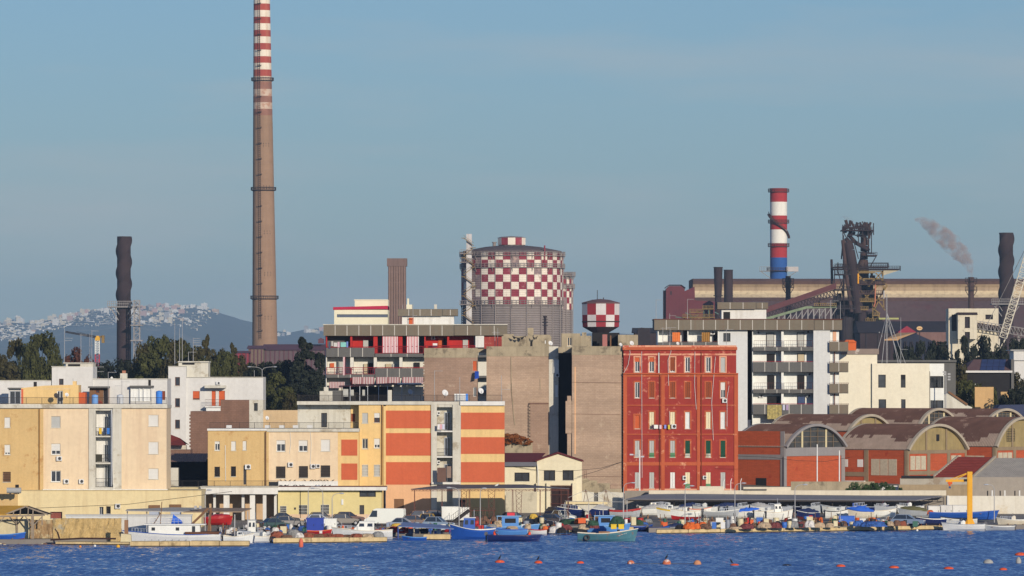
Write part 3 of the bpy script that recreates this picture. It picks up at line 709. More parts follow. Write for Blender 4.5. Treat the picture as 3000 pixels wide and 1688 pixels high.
for i in range(NB):
    xa,xb=X(pA+(pB-pA)*i/NB,Y),X(pA+(pB-pA)*(i+1)/NB,Y)
    if i==0:xa2=xa
    mb=MB()
    for(d0,y0),(d1,y1),mi in zip(prof,prof[1:],profm):
        mb.mi=mi;mb.quad((xa+.01,Y+d1,Z(y1,Y)),(xb-.01,Y+d1,Z(y1,Y)),(xb-.01,Y+d0,Z(y0,Y)),(xa+.01,Y+d0,Z(y0,Y)))
    part('roof_bay',mb,[m_shell,m_shc,m_shtop],lh)
mb=MB();mb.mi=0
pts=[(d,Z(y,Y))for d,y in prof]
mb.add([(X(pA,Y),Y+d,z)for d,z in pts]+[(X(pA,Y),Y+14,Z(880,Y)),(X(pA,Y),Y+14,Z(816,Y))],[tuple(range(len(pts)+2))]);part('end_gable',mb,m_rust,lh)
mb=MB();mb.box(X(pA-2,Y),X(pB,Y),Y+9,Y+60,GZ(Y),Z(817,Y));part('core',mb,m_shtop,lh)
mb=MB();mb.quad((X(pA,Y),Y-26,Z(962,Y)),(X(pB,Y),Y-26,Z(962,Y)),(X(pB,Y),Y-8.2,Z(882,Y)),(X(pA,Y),Y-8.2,Z(882,Y)));mb.box(X(pA,Y),X(pB,Y),Y-26,Y-6,GZ(Y),Z(962,Y)-.05)
part('sloping_wall',mb,mat('maroon_slope',(92,72,68),ssc=.3,var=.2,sc=.03,patch=.35,patch_col=(98,56,58),patch_sc=.012,streak=.3),lh)
# lean-to rooms left of the hall
Y=2950.0
o=thing('maroon_tower','blocky maroon transfer tower with a ridged dark top beside the long hall','tower',(X(1975,Y),Y,GZ(Y)))
mb=MB();mb.prism([(X(1951,Y),GZ(Y)),(X(2006,Y),GZ(Y)),(X(2006,Y),Z(847,Y)),(X(1996,Y),Z(838,Y)),(X(1960,Y),Z(838,Y)),(X(1951,Y),Z(847,Y))],Y,Y+12);part('shell',mb,m_maroon,o)
mb=MB();mb.box(X(1944,Y),X(1950.5,Y),Y+2,Y+11,GZ(Y),Z(851,Y));part('side_duct',mb,m_rust,o)
mb=MB();mb.prism([(X(1949,Y),Z(847,Y)+.3),(X(1960,Y),Z(838,Y)+.3),(X(1996,Y),Z(838,Y)+.3),(X(2008,Y),Z(847,Y)+.3),(X(2008,Y),Z(846,Y)+.7),(X(1996,Y),Z(837,Y)+.5),(X(1960,Y),Z(837,Y)+.5),(X(1949,Y),Z(846,Y)+.7)][::-1],Y-.4,Y+12.3);part('roof',mb,m_rust,o)
mb=MB();mb.box(X(1964,Y),X(1968,Y),Y-.15,Y+.1,Z(864,Y),Z(853,Y));part('window',mb,m_dark_st,o)
Y=2960.0
o=thing('maroon_annex','maroon lean-to shed joined to the left end of the long hall','shed',(X(2030,Y),Y,GZ(Y)))
mb=MB();mb.prism([(X(2006,Y),GZ(Y)),(X(2110,Y),GZ(Y)),(X(2110,Y),Z(885,Y)),(X(2036,Y),Z(880,Y)),(X(2035,Y),Z(840,Y)),(X(2006,Y),Z(853,Y))],Y,Y+20);part('wall',mb,m_maroon,o)
mb=MB();Y2=2900.;mb.prism([(X(2062,Y2),GZ(Y2)),(X(2092,Y2),GZ(Y2)),(X(2092,Y2),Z(888,Y2)),(X(2078,Y2),Z(881,Y2)),(X(2062,Y2),Z(890,Y2))],Y2,Y2+14);solo('maroon_gatehouse',mb,m_maroon,'small gabled maroon house before the long hall annex','building')
# two plain dark stacks
for px0,px1,pt,taper,lb in((2092,2116,784,1.08,'flared black steel stack, the taller of the pair before the long hall'),(2121,2147,792,1.0,'straight black steel stack, the shorter of the pair before the long hall')):
    Y=2880.0;o=thing('steel_stack',lb,'stack',(X((px0+px1)/2,Y),Y,GZ(Y)));r=(px1-px0)/2*Y/F;x=X((px0+px1)/2,Y)
    mb=MB();mb.lathe(x,Y,[(r*.8,GZ(Y)),(r*(.8 if taper>1 else 1),Z(868,Y)),(r*(.88 if taper>1 else 1),Z(862,Y)),(r*taper,Z(pt,Y)),(r*taper*.9,Z(pt,Y)),(r*.85,Z(pt+12,Y))],24);part('shaft',mb,m_rust,o,smooth=False)
    for py in(pt+1.5,868):
        mb=MB();mb.lathe(x,Y,[(r*taper*.98,Z(py,Y)),(r*taper*1.05,Z(py,Y)),(r*taper*1.05,Z(py,Y)+.5),(r*taper*.98,Z(py,Y)+.5)],24,cap=False);part('rim',mb,m_dark_st,o)

# ---- red, white and blue chimney
Y=3130.0;s=Y/F;xr=X(2281,Y);rr_=25*s
rc=thing('striped_chimney','red and white striped chimney with blue base, ring platforms and wrapped stairway','chimney',(xr,Y,GZ(Y)))
m_sr=mat('stripe_red',(172,50,50),ssc=.3,var=.08,sc=.1,streak=.15);m_sw=mat('stripe_white',(236,226,204),ssc=.3,var=.06,sc=.1,streak=.15);m_sb=mat('stripe_blue',(44,88,146),ssc=.3,var=.08,sc=.1,streak=.15)
bd=[(GZ(Y),2),(Z(755,Y),0),(Z(714,Y),1),(Z(673,Y),0),(Z(632,Y),1),(Z(592,Y),0),(Z(552,Y),0)]
mb=MB()
for(za,mi),(zb,_)in zip(bd,bd[1:]):mb.mi=mi;mb.lathe(xr,Y,[(rr_,za),(rr_,zb)],36,cap=False)
part('shaft',mb,[m_sr,m_sw,m_sb],rc,smooth=True)
mb=MB();mb.lathe(xr,Y,[(rr_-.3,Z(556,Y)),(rr_+.15,Z(555,Y)),(rr_+.15,Z(552,Y)),(rr_-.6,Z(552,Y)),(rr_-.6,Z(560,Y))],36,cap=False);part('rim',mb,m_sr,rc)
for py,ov in((562,1.0),(653,1.0),(722,1.1),(793,1.8)):
    mb=MB();z=Z(py,Y);mb.lathe(xr,Y,[(rr_-.1,z-.3),(rr_+ov,z-.3),(rr_+ov,z),(rr_-.1,z)],30,cap=False)
    for q in range(30):
        t=q*math.pi/15;x,yy=xr+(rr_+ov)*math.cos(t),Y+(rr_+ov)*math.sin(t);mb.beam((x,yy,z),(x,yy,z+1.5),.14)
    for h in(.8,1.5):mb.lathe(xr,Y,[(rr_+ov-.07,z+h-.08),(rr_+ov+.07,z+h+.08)],30,cap=False)
    part('gallery',mb,m_rust2,rc)
mb=MB();pts=[]
for i in range(44):
    f_=i/43;t=math.pi*(1.05+.95*f_);z=Z(628+70*f_,Y);pts.append((xr+(rr_+.9)*math.cos(t),Y+(rr_+.9)*math.sin(t),z))
for a,b in zip(pts,pts[1:]):mb.beam(a,b,1.3,.35);mb.beam((a[0],a[1]-.5,a[2]+1.3),(b[0],b[1]-.5,b[2]+1.3),.16);mb.beam((a[0],a[1]-.5,a[2]),(a[0],a[1]-.5,a[2]+1.3),.14)
part('wrapped_stairway',mb,m_rust2,rc)
mb=MB();mb.box(X(2303,Y),X(2338,Y),Y-4,Y+1,Z(796,Y),Z(782,Y));part('platform_cabin',mb,mat('cabin_grey',(196,184,170)),rc)
mb=MB()
mb.box(X(2225,Y),X(2256,Y),Y-4,Y+1,Z(796,Y),Z(794,Y))
for i in range(7):x=X(2225+i*5,Y);mb.beam((x,Y-4,Z(795,Y)),(x,Y-4,Z(782,Y)),.16)
mb.beam((X(2225,Y),Y-4,Z(782,Y)),(X(2256,Y),Y-4,Z(782,Y)),.16);mb.beam((X(2228,Y),Y-4,Z(796,Y)),(X(2256,Y),Y-3,Z(815,Y)),.3);mb.beam((X(2332,Y),Y-4,Z(797,Y)),(X(2308,Y),Y-3,Z(812,Y)),.3)
part('side_platform',mb,m_grey_st,rc)

# ---- brown vent stacks with platforms
def vent_stack(px,wpx,pt,plats,Y,label):
    o=thing('vent_stack',label,'stack',(X(px,Y),Y,GZ(Y)));x=X(px,Y);r=wpx/2*Y/F
    mb=MB();mb.lathe(x,Y,[(r,GZ(Y)),(r,Z(pt,Y)),(r*.85,Z(pt,Y))],16);part('shaft',mb,m_rust2,o)
    for py in plats:
        mb=MB();z=Z(py,Y);mb.lathe(x,Y,[(r,z-.2),(r+1.5,z-.2),(r+1.5,z+.1),(r,z+.1)],12,cap=False)
        for q in range(12):t=q*math.pi/6;mb.beam((x+(r+1.5)*math.cos(t),Y+(r+1.5)*math.sin(t),z),(x+(r+1.5)*math.cos(t),Y+(r+1.5)*math.sin(t),z+1.6),.14)
        mb.lathe(x,Y,[(r+1.45,z+1.5),(r+1.55,z+1.65)],12,cap=False);mb.beam((x-r-1.4,Y-1,z-.2),(x-r,Y-.5,z-2.6),.25);mb.beam((x+r+1.4,Y-1,z-.2),(x+r,Y-.5,z-2.6),.25)
        part('platform',mb,m_rust,o)
    return o
vent_stack(2309,15,809,[826,842],2750,'brown vent stack with bracketed platforms below the striped chimney')
vent_stack(2845,17,812,[824,850],2900,'brown vent stack with platforms giving off a pink-grey smoke plume')

# ---- blast furnace
Y=2700.0
bf=thing('blast_furnace','rusty blast furnace tower of fat leaning pipes, girders and stepped platforms','furnace',(X(2520,Y),Y,GZ(Y)))
def pipe(pts,rpx,nm,m_,n=14,ycur=0):
    mb=MB();P=[(X(a,Y),Y+d,Z(b,Y))for a,b,d in pts]
    rs=rpx if isinstance(rpx,(list,tuple))else[rpx]*len(P)
    for(p,q,r0,r1)in zip(P,P[1:],rs,rs[1:]):mb.cyl(p,q,r0*Y/F,r1*Y/F,n)
    part(nm,mb,m_,bf,smooth=False)
pipe([(2484,722,-7),(2488,705,-7),(2480,712,-7),(2486,735,-7),(2505,840,-7),(2512,918,-7)],[6,12,15,15.5,16,15],'downcomer',m_rust)
pipe([(2475,715,-8),(2466,705,-8),(2476,800,-8),(2492,915,-8)],[4,5,5.5,5.5],'side_pipe',m_rust2)
pipe([(2530,700,-2),(2531,672,-2)],[8,8],'uptake',m_rust)
pipe([(2524,800,-2),(2530,760,-2),(2530,738,-2),(2533,720,-2),(2530,696,-2)],[22,12,10,13,9],'furnace_throat',m_rust2)
pipe([(2526,905,3),(2524,800,3)],[26,22],'furnace_body',m_dark_st)
pipe([(2522,1145,-6),(2522,1040,-6),(2524,970,-6),(2524,915,-6)],[20,20,15,12],'dust_catcher',m_rust)
pipe([(2485,690,-5),(2505,712,-5),(2545,735,-5)],[5,6,5],'cross_duct',m_rust)
pipe([(2480,1145,-3),(2480,930,-3)],[17,17],'stove',m_dark_st);pipe([(2505,1145,2),(2505,940,2)],[14,14],'stove',m_dark_st)
pipe([(2544,742,-2),(2544,657,-2)],[2.2,2.2],'vent_riser',m_rust);pipe([(2438,832,0),(2436,760,0)],[4,3.5],'vent_riser',m_rust);pipe([(2464,760,-3),(2470,690,-3)],[2,2],'vent_riser',m_dark_st)
pipe([(2556,900,-9),(2560,890,-9),(2561,835,-9)],[2,2,2],'copper_pipe',mat('copper_pipe',(196,120,84)))
def girder(a,b,d=-8,w_=.5,m_=None,nm='girder'):
    mb=MB();mb.beam((X(a[0],Y),Y+d,Z(a[1],Y)),(X(b[0],Y),Y+d,Z(b[1],Y)),w_);part(nm,mb,m_ or m_yel_st,bf)
def bfplat(p0,p1,py,d=-9,m_=None,rail=True,dep=16):
    mb=MB();mb.box(X(p0,Y),X(p1,Y),Y+d,Y+d+dep,Z(py,Y)-.25,Z(py,Y)+.25)
    if rail:
        n=max(2,int((p1-p0)/5))
        for i in range(n+1):x=X(p0+(p1-p0)*i/n,Y);mb.beam((x,Y+d,Z(py,Y)),(x,Y+d,Z(py,Y)+1.4),.18)
        mb.beam((X(p0,Y),Y+d,Z(py,Y)+1.4),(X(p1,Y),Y+d,Z(py,Y)+1.4),.18);mb.beam((X(p0,Y),Y+d,Z(py,Y)+.7),(X(p1,Y),Y+d,Z(py,Y)+.7),.14)
    part('platform',mb,m_ or m_rust,bf)
for p0,p1,py,m_ in((2464,2556,676,m_rust),(2470,2540,668,m_rust),(2536,2566,750,m_rust),(2440,2632,790,m_rust),(2440,2600,784,m_rust),(2500,2590,834,m_rust2),(2505,2585,862,m_rust2),(2515,2562,884,m_yel_st),(2510,2540,908,m_yel_st),
                       (2552,2572,925,m_yel_st),(2533,2572,943,m_yel_st),(2528,2572,960,m_yel_st),(2538,2572,978,m_yel_st),(2540,2570,996,m_rust2),(2540,2570,1012,m_rust2),(2445,2500,805,m_dark_st),(2445,2500,850,m_dark_st),(2440,2500,880,m_dark_st),(2440,2510,905,m_dark_st)):
    bfplat(p0,p1,py,m_=m_)
for a,b in(((2510,800),(2560,800)),((2515,796),(2583,796)),((2583,796),(2586,905)),((2505,800),(2545,840)),((2583,796),(2540,840)),((2512,845),(2560,895)),((2575,832),(2515,892)),((2590,840),(2560,905)),((2562,800),(2596,838)),
             ((2596,838),(2568,880)),((2568,880),(2590,910)),((2512,818),(2585,818)),((2505,880),(2585,880)),((2555,905),(2575,920)),((2572,920),(2572,1040)),((2554,880),(2554,1040)),((2540,930),(2540,1040)),((2510,780),(2512,905))):girder(a,b)
for a,b in(((2556,676),(2548,690)),((2466,678),(2478,700)),((2466,660),(2468,790)),((2556,655),(2556,690)),((2512,664),(2512,720)),((2550,680),(2550,745)),((2500,715),(2512,760)),((2512,740),(2560,745)),((2565,750),(2545,785)),((2500,690),(2540,700)),((2540,664),(2540,700)),((2478,690),(2510,690)),((2524,660),(2524,690)),
             ((2450,790),(2470,860)),((2475,800),(2450,860)),((2450,860),(2470,930)),((2442,790),(2442,1010)),((2470,785),(2470,1010)),((2452,770),(2452,800)),((2445,775),(2495,775)),((2575,772),(2600,772)),((2598,772),(2598,790)),((2540,772),(2575,772)),((2512,775),(2512,800)),((2530,770),(2530,790)),((2634,780),(2634,795))):girder(a,b,m_=m_dark_st,w_=.42)
for a,b,t_,b_ in((2443,2500,880,1145),(2500,2576,912,1145),(2500,2560,820,880)):
    mb=MB();mb.box(X(a,Y),X(b,Y),Y+7,Y+12,Z(b_,Y),Z(t_,Y));part('cast_house_wall',mb,m_dark_st,bf)
for i in range(44):                                   # small valves and bleeders crowding the top
    mb=MB();px,py=R.uniform(2472,2552),R.uniform(662,700);x,z=X(px,Y),Z(py,Y);d=R.uniform(-6,3)
    mb.cyl((x,Y+d,z),(x+R.uniform(-1.5,1.5),Y+d,z+R.uniform(1.2,3.6)),R.uniform(.25,.7),n=6);part('bleeder_valve',mb,R.choice((m_rust,m_dark_st,m_rust2)),bf)
for i in range(64):                                   # ducts and boxes behind the girders
    mb=MB();px,py=R.uniform(2450,2580),R.uniform(800,1040);x,z=X(px,Y),Z(py,Y);d=R.uniform(-2,6)
    if i%2:mb.box(x-R.uniform(.5,2.2),x+R.uniform(.5,2.2),Y+d,Y+d+3,z-R.uniform(.5,2.5),z+R.uniform(.5,2.5))
    else:mb.cyl((x,Y+d,z-4),(x+R.uniform(-2,2),Y+d,z+4),R.uniform(.3,.9),n=7)
    part('duct',mb,R.choice((m_rust,m_dark_st,m_dark_st,m_rust2)),bf)
mb=MB();mb.add([(X(2585,Y),Y-8,Z(808,Y)),(X(2632,Y),Y-8,Z(793,Y)),(X(2632,Y),Y+6,Z(793,Y)),(X(2585,Y),Y+6,Z(808,Y)),(X(2585,Y),Y-8,Z(793,Y)),(X(2585,Y),Y+6,Z(793,Y))],[(0,1,2,3),(0,4,1),(3,2,5),(0,3,5,4)]);part('cantilever_hood',mb,mat('hood_sheet',(186,172,140)),bf)
mb=MB();mb.box(X(2509,Y),X(2513,Y),Y-9.5,Y-8.5,Z(832,Y),Z(803,Y));part('yellow_post',mb,mat('signal_yellow',(235,160,40)),bf)
mb=MB();mb.box(X(2570,Y),X(2628,Y),Y-12,Y-8,Z(937,Y),Z(932,Y));part('green_beam',mb,mat('pale_green_beam',(176,172,104)),bf)

# ---- conveyor galleries
Y=2600.0
cv=thing('conveyor_bridge','long rising maroon conveyor gallery on dark trusses leading up to the blast furnace','conveyor',(X(2340,Y),Y,GZ(Y)))
mb=MB();mb.add([(X(2240,Y),Y,Z(918,Y)),(X(2450,Y),Y,Z(845,Y)),(X(2450,Y),Y,Z(829,Y)),(X(2240,Y),Y,Z(902,Y)),(X(2240,Y),Y+5,Z(918,Y)),(X(2450,Y),Y+5,Z(845,Y)),(X(2450,Y),Y+5,Z(829,Y)),(X(2240,Y),Y+5,Z(902,Y))],
   [(0,1,2,3),(7,6,5,4),(3,2,6,7),(0,4,5,1),(0,3,7,4),(1,5,6,2)]);part('gallery',mb,mat('gallery_maroon',(102,60,58),var=.15,sc=.2,streak=.3),cv)
def truss(mb,a,b,h,n,r,yy):
    for i in range(n):
        t0,t1=i/n,(i+1)/n;p=(a[0]+(b[0]-a[0])*t0,a[1]+(b[1]-a[1])*t0);q=(a[0]+(b[0]-a[0])*t1,a[1]+(b[1]-a[1])*t1)
        P=lambda u,dz:(X(u[0],yy),yy,Z(u[1]+dz,yy))
        mb.beam(P(p,0),P(q,0),r);mb.beam(P(p,h),P(q,h),r);mb.beam(P(p,0),P(q,h),r*.8);mb.beam(P(p,h),P(p,0),r*.8)
    return mb
mb=MB();truss(mb,(2245,918),(2450,847),17,22,.4,Y+.5);part('truss',mb,m_rust,cv)
for px,pt in((2300,918),(2350,898),(2400,880),(2275,928)):
    mb=MB();mb.beam((X(px-8,Y),Y+1,GZ(Y)),(X(px,Y),Y+1,Z(pt,Y)),.6);mb.beam((X(px+8,Y),Y+1,GZ(Y)),(X(px,Y),Y+1,Z(pt,Y)),.6);part('trestle',mb,m_rust,cv)
Y=2450.0
cg=thing('conveyor_bridge','pale green pipe gallery on spindly trestles behind the white apartment roof','conveyor',(X(2320,Y),Y,GZ(Y)))
mb=MB();mb.beam((X(2245,Y),Y,Z(934,Y)),(X(2362,Y),Y,Z(901,Y)),1.4,1.0);mb.beam((X(2362,Y),Y,Z(901,Y)),(X(2450,Y),Y,Z(898,Y)),1.4,1.0);part('gallery',mb,mat('pale_green_steel',(128,138,104),var=.2),cg)
mb=MB();mb.box(X(2385,Y),X(2450,Y),Y-2,Y,Z(897,Y),Z(896,Y))
for i in range(12):x=X(2385+i*5.8,Y);mb.beam((x,Y-2,Z(897,Y)),(x,Y-2,Z(889,Y)),.25)
mb.beam((X(2385,Y),Y-2,Z(889,Y)),(X(2450,Y),Y-2,Z(889,Y)),.25);part('yellow_railing',mb,m_yel_st,cg)
for i in range(11):
    px=2265+i*17;pt=934-(px-2245)*.282 if px<2362 else 900
    mb=MB();mb.beam((X(px,Y),Y,GZ(Y)),(X(px,Y),Y,Z(pt,Y)),.5);mb.beam((X(px,Y),Y,Z(pt+28,Y)),(X(px+17,Y),Y,Z(pt+2,Y)),.3);part('trestle',mb,m_grey_st,cg)
# tangle of yellow railed platforms and pipes behind the apartment roof
Y=2350.0;pl=thing('pipe_rack','tangle of yellow railings, valves and small pipes behind the white apartment roof','pipe rack',(X(2050,Y),Y,GZ(Y)))
for p0,p1,py in((2000,2095,930),(2020,2060,915),(2058,2092,905),(2025,2080,938)):
    mb=MB();mb.box(X(p0,Y),X(p1,Y),Y,Y+3,Z(py,Y)-.2,Z(py,Y)+.1)
    for i in range(int((p1-p0)/4)+1):x=X(p0+i*4,Y);mb.beam((x,Y,Z(py,Y)),(x,Y,Z(py,Y)+1.2),.16)
    mb.beam((X(p0,Y),Y,Z(py,Y)+1.2),(X(p1,Y),Y,Z(py,Y)+1.2),.16);part('railed_platform',mb,m_yel_st,pl)
for i in range(22):
    mb=MB();px,py=R.uniform(2000,2095),R.uniform(905,945);x,z=X(px,Y),Z(py,Y)
    if i%3:mb.beam((x,Y+1,GZ(Y)if i%2 else z-3),(x,Y+1,z),.25)
    else:mb.beam((x,Y+1,z),(x+R.uniform(-4,4),Y+1,z+R.uniform(-2,2)),.35)
    part('pipe',mb,R.choice((m_grey_st,m_rust2,m_yel_st,mat('pipe_green',(92,116,100)))),pl)
for px in(2005,2030,2060,2090):
    mb=MB();mb.beam((X(px,Y),Y+2,GZ(Y)),(X(px,Y),Y+2,Z(932,Y)),.4);part('post',mb,m_dark_st,pl)

# ---- dark sheds and roofs low on the right
shed('dark_shed','low dark steel shed showing right of the water tower',1860,1950,960,975,1010,2300,25,m_rust,m_dark_st)
shed('dark_shed','broad brown-black shed with sloping roof below the long hall',2520,2800,940,975,1010,2550,40,m_rust,m_dark_st,8)
Y=2300.0;o=thing('red_gable_house','dull red gabled workshop below the blast furnace','building',(X(2660,Y),Y,GZ(Y)))
mb=MB();mb.prism([(X(2632,Y),GZ(Y)),(X(2686,Y),GZ(Y)),(X(2686,Y),Z(974,Y)),(X(2657,Y),Z(955,Y)),(X(2632,Y),Z(972,Y))],Y,Y+20);part('wall',mb,mat('dull_red',(150,50,62),var=.1),o)
Y=2100.0;o=thing('open_gable_hangar','ochre-roofed open hangar with blue-black trussed gable','hangar',(X(2690,Y),Y,GZ(Y)))
mb=MB();mb.add([(X(2590,Y),Y,Z(995,Y)),(X(2632,Y),Y,Z(995,Y)),(X(2686,Y),Y+4,Z(974,Y)),(X(2640,Y),Y+16,Z(974,Y))],[(0,1,2,3)]);mb.beam((X(2590,Y),Y,Z(996,Y)),(X(2632,Y),Y,Z(996,Y)),.4);part('roof',mb,mat('ochre_roof',(205,158,104),var=.1),o)
mb=MB();mb.prism([(X(2634,Y),GZ(Y)),(X(2745,Y),GZ(Y)),(X(2745,Y),Z(1003,Y)),(X(2686,Y),Z(977,Y)),(X(2634,Y),Z(997,Y))],Y+6,Y+30);part('gable',mb,mat('blue_black',(44,48,62)),o)
mb=MB();mb.box(X(2690,Y),X(2780,Y),Y+7,Y+25,GZ(Y),Z(973,Y));part('side_wall',mb,mat('brown_sheet',(128,96,84),var=.15,sc=.2,streak=.3),o)
for i in range(6):
    mb=MB();px=2640+i*18;mb.beam((X(px,Y),Y+5.5,GZ(Y)),(X(px+14,Y),Y+5.5,Z(1000,Y)),.3);mb.beam((X(px+14,Y),Y+5.5,GZ(Y)),(X(px,Y),Y+5.5,Z(1000,Y)),.3);part('truss_member',mb,m_dark_st,o)
Y=2080.0;o=thing('oval_sign','pale yellow oval sign on the dark shed roof','sign',(X(2694,Y),Y,Z(970,Y)))
mb=MB();pts=[(X(2694,Y)+1.0*math.cos(i*math.pi/12),Z(962,Y)+.68*math.sin(i*math.pi/12))for i in range(24)];mb.prism(pts,Y,Y+.3);part('board',mb,mat('sign_cream',(226,186,128)),o)
mb=MB();mb.box(X(2688.5,Y),X(2699.5,Y),Y-.03,Y-.004,Z(963.2,Y),Z(960.8,Y));part('lettering_band',mb,mat('sign_rust',(180,120,70)),o)
mb=MB();mb.beam((X(2694,Y),Y+.2,Z(967,Y)),(X(2694,Y),Y+.2,GZ(Y)),.3);part('post',mb,m_dark_st,o)
mb=MB();Y=1900.;mb.prism([(X(1868,Y),GZ(Y)),(X(1905,Y),GZ(Y)),(X(1905,Y),Z(962,Y)),(X(1878,Y),Z(960,Y)),(X(1868,Y),Z(966,Y))],Y,Y+10);solo('dark_kiosk',mb,m_dark_st,'blackish small building with sloping roof left of the white apartment block','building')

# ---- pale concrete conveyor tower with two tall openings
Y=1900.0;s=Y/F
ht=thing('conveyor_tower','weathered pale concrete conveyor tower with two dark openings and a truss bridge','tower',(X(2852,Y),Y,GZ(Y)))
m_pc=mat('pale_concrete',(222,206,172),var=.10,sc=.4,patch=.18,patch_col=(150,136,116),patch_sc=.25,streak=.3)
x0,x1=X(2779,Y),X(2925,Y)
hs=[(X(2788,Y),X(2803,Y),Z(970,Y),Z(922,Y)),(X(2887,Y),X(2909,Y),Z(936,Y),Z(922,Y)),(X(2889,Y),X(2909,Y),Z(972,Y),Z(964,Y))]
mb=MB();mb.wall(x0,x1,GZ(Y),Z(904,Y),Y,hs,1.0);mb.shell(x0,x1,GZ(Y),Z(904,Y),Y,Y+12);part('wall',mb,m_pc,ht)
mb=MB();mb.box(x0+.2,x1-.2,Y+.98,Y+1.2,GZ(Y),Z(906,Y));part('dark_interior',mb,m_dark_st,ht)
hs=[(X(2823,Y),X(2838,Y),Z(962,Y),Z(929,Y)),(X(2823,Y),X(2838,Y),Z(995,Y),Z(973,Y))]
mb=MB();mb.wall(X(2803,Y),X(2859,Y),Z(994,Y),Z(923,Y),Y-5,hs,.8);mb.shell(X(2803,Y),X(2859,Y),Z(994,Y),Z(923,Y),Y-5,Y-.05);bay=part('front_bay',mb,m_pc,ht)
mb=MB();mb.box(X(2804,Y),X(2858,Y),Y-4.2,Y-4.0,Z(993,Y),Z(924,Y));part('bay_interior',mb,m_dark_st,bay)
mb=MB();mb.prism([(X(2801,Y),Z(923,Y)),(X(2861,Y),Z(923,Y)),(X(2859,Y),Z(916,Y)),(X(2803,Y),Z(916,Y))],Y-5.4,Y-.02);part('bay_roof',mb,m_rust,bay)
for px in(2806,2856):mb=MB();mb.beam((X(px,Y),Y-4.5,GZ(Y)),(X(px,Y),Y-4.5,Z(994,Y)),.4);part('leg',mb,m_pc,ht)
for d_ in(-3,1):mb=MB();truss(mb,(2860,940),(3060,972),22,18,.2,Y+d_);part('bridge_truss',mb,m_grey_st,ht)
mb=MB();mb.add([(X(2860,Y),Y-2.6,Z(945,Y)),(X(3060,Y),Y-2.6,Z(977,Y)),(X(3060,Y),Y-2.6,Z(988,Y)),(X(2860,Y),Y-2.6,Z(956,Y)),(X(2860,Y),Y+.6,Z(945,Y)),(X(3060,Y),Y+.6,Z(977,Y)),(X(3060,Y),Y+.6,Z(988,Y)),(X(2860,Y),Y+.6,Z(956,Y))],
   [(3,2,1,0),(4,5,6,7),(0,1,5,4),(7,6,2,3),(0,4,7,3),(1,2,6,5)]);part('belt_gallery',mb,m_rust2,ht)
mb=MB();mb.beam((X(2985,Y),Y,GZ(Y)),(X(2985,Y),Y,Z(980,Y)),.5);mb.beam((X(2970,Y),Y,Z(1000,Y)),(X(2985,Y),Y,Z(984,Y)),.3);part('trestle',mb,m_grey_st,ht)

# ---- white lattice crane boom leaning up out of the frame
Y=1500.0
cb=thing('lattice_boom_crane','pale lattice crane boom leaning up past the concrete conveyor tower','crane',(X(2928,Y),Y,GZ(Y)))
m_boom=mat('boom_white',(224,210,180),var=.1,sc=.5)
mb=MB();p0,p1=(X(2926,Y),Y,Z(1030,Y)),(X(3030,Y),Y,Z(690,Y));v0,v1=Vector(p0),Vector(p1)
lattice(mb,v0.lerp(v1,.12),p1,1.8,1.8,22,.10);a=v0.lerp(v1,.12)
for dx in(-.9,.9):mb.beam(v0,(a.x+dx,a.y,a.z+dx*.3),.3)
part('boom',mb,m_boom,cb)
mb=MB();mb.path([(X(2868,Y),Y+2,Z(1000,Y)),(X(2930,Y),Y+2,Z(880,Y)),(X(3020,Y),Y+2,Z(700,Y))],.07,4);part('pendant_cable',mb,m_grey_st,cb)
mb=MB();mb.box(X(2905,Y),X(2935,Y),Y-1.5,Y+4,GZ(Y)+1.2,Z(1030,Y));part('crane_cab',mb,m_dark_st,cb)
for sg in(-1.4,3.9):mb=MB();mb.box(X(2898,Y),X(2945,Y),Y+sg-.4,Y+sg+.4,GZ(Y),GZ(Y)+1.2);part('track',mb,m_dark_st,cb)
# ---- guyed radio mast on its tripod
Y=1090.0
rm=thing('radio_mast','slender white lattice radio mast held by splayed tubular legs on the white annex roof','mast',(X(2600,Y),Y,Z(1066,Y)))
m_gal=mat('galvanised',(176,171,162),var=.1,sc=1)
mb=MB();lattice(mb,(X(2599,Y),Y,Z(1066,Y)),(X(2598,Y),Y,Z(862,Y)),.3,.2,26,.032,3);part('mast',mb,m_gal,rm)
for px,d in((2563,1.0),(2582,-1.5),(2630,-1.5),(2654,1.0),(2640,2)):
    mb=MB();mb.cyl((X(px,Y),Y+d,Z(1066,Y)),(X(2599,Y),Y,Z(918 if d<1.5 else 940,Y)),.05,n=6);part('leg',mb,m_gal,rm)
for px,py in((2576,974),(2618,974),(2583,985),(2620,992)):
    mb=MB();mb.lathe(X(px,Y),Y,[(.02,Z(py,Y)-.14),(.14,Z(py,Y)),(.02,Z(py,Y)+.14)],8,cap=False);part('joint',mb,m_gal,rm)
mb=MB();mb.box(X(2588,Y),X(2591,Y),Y-.4,Y-.2,Z(875,Y),Z(852,Y));part('antenna_panel',mb,m_gal,rm)

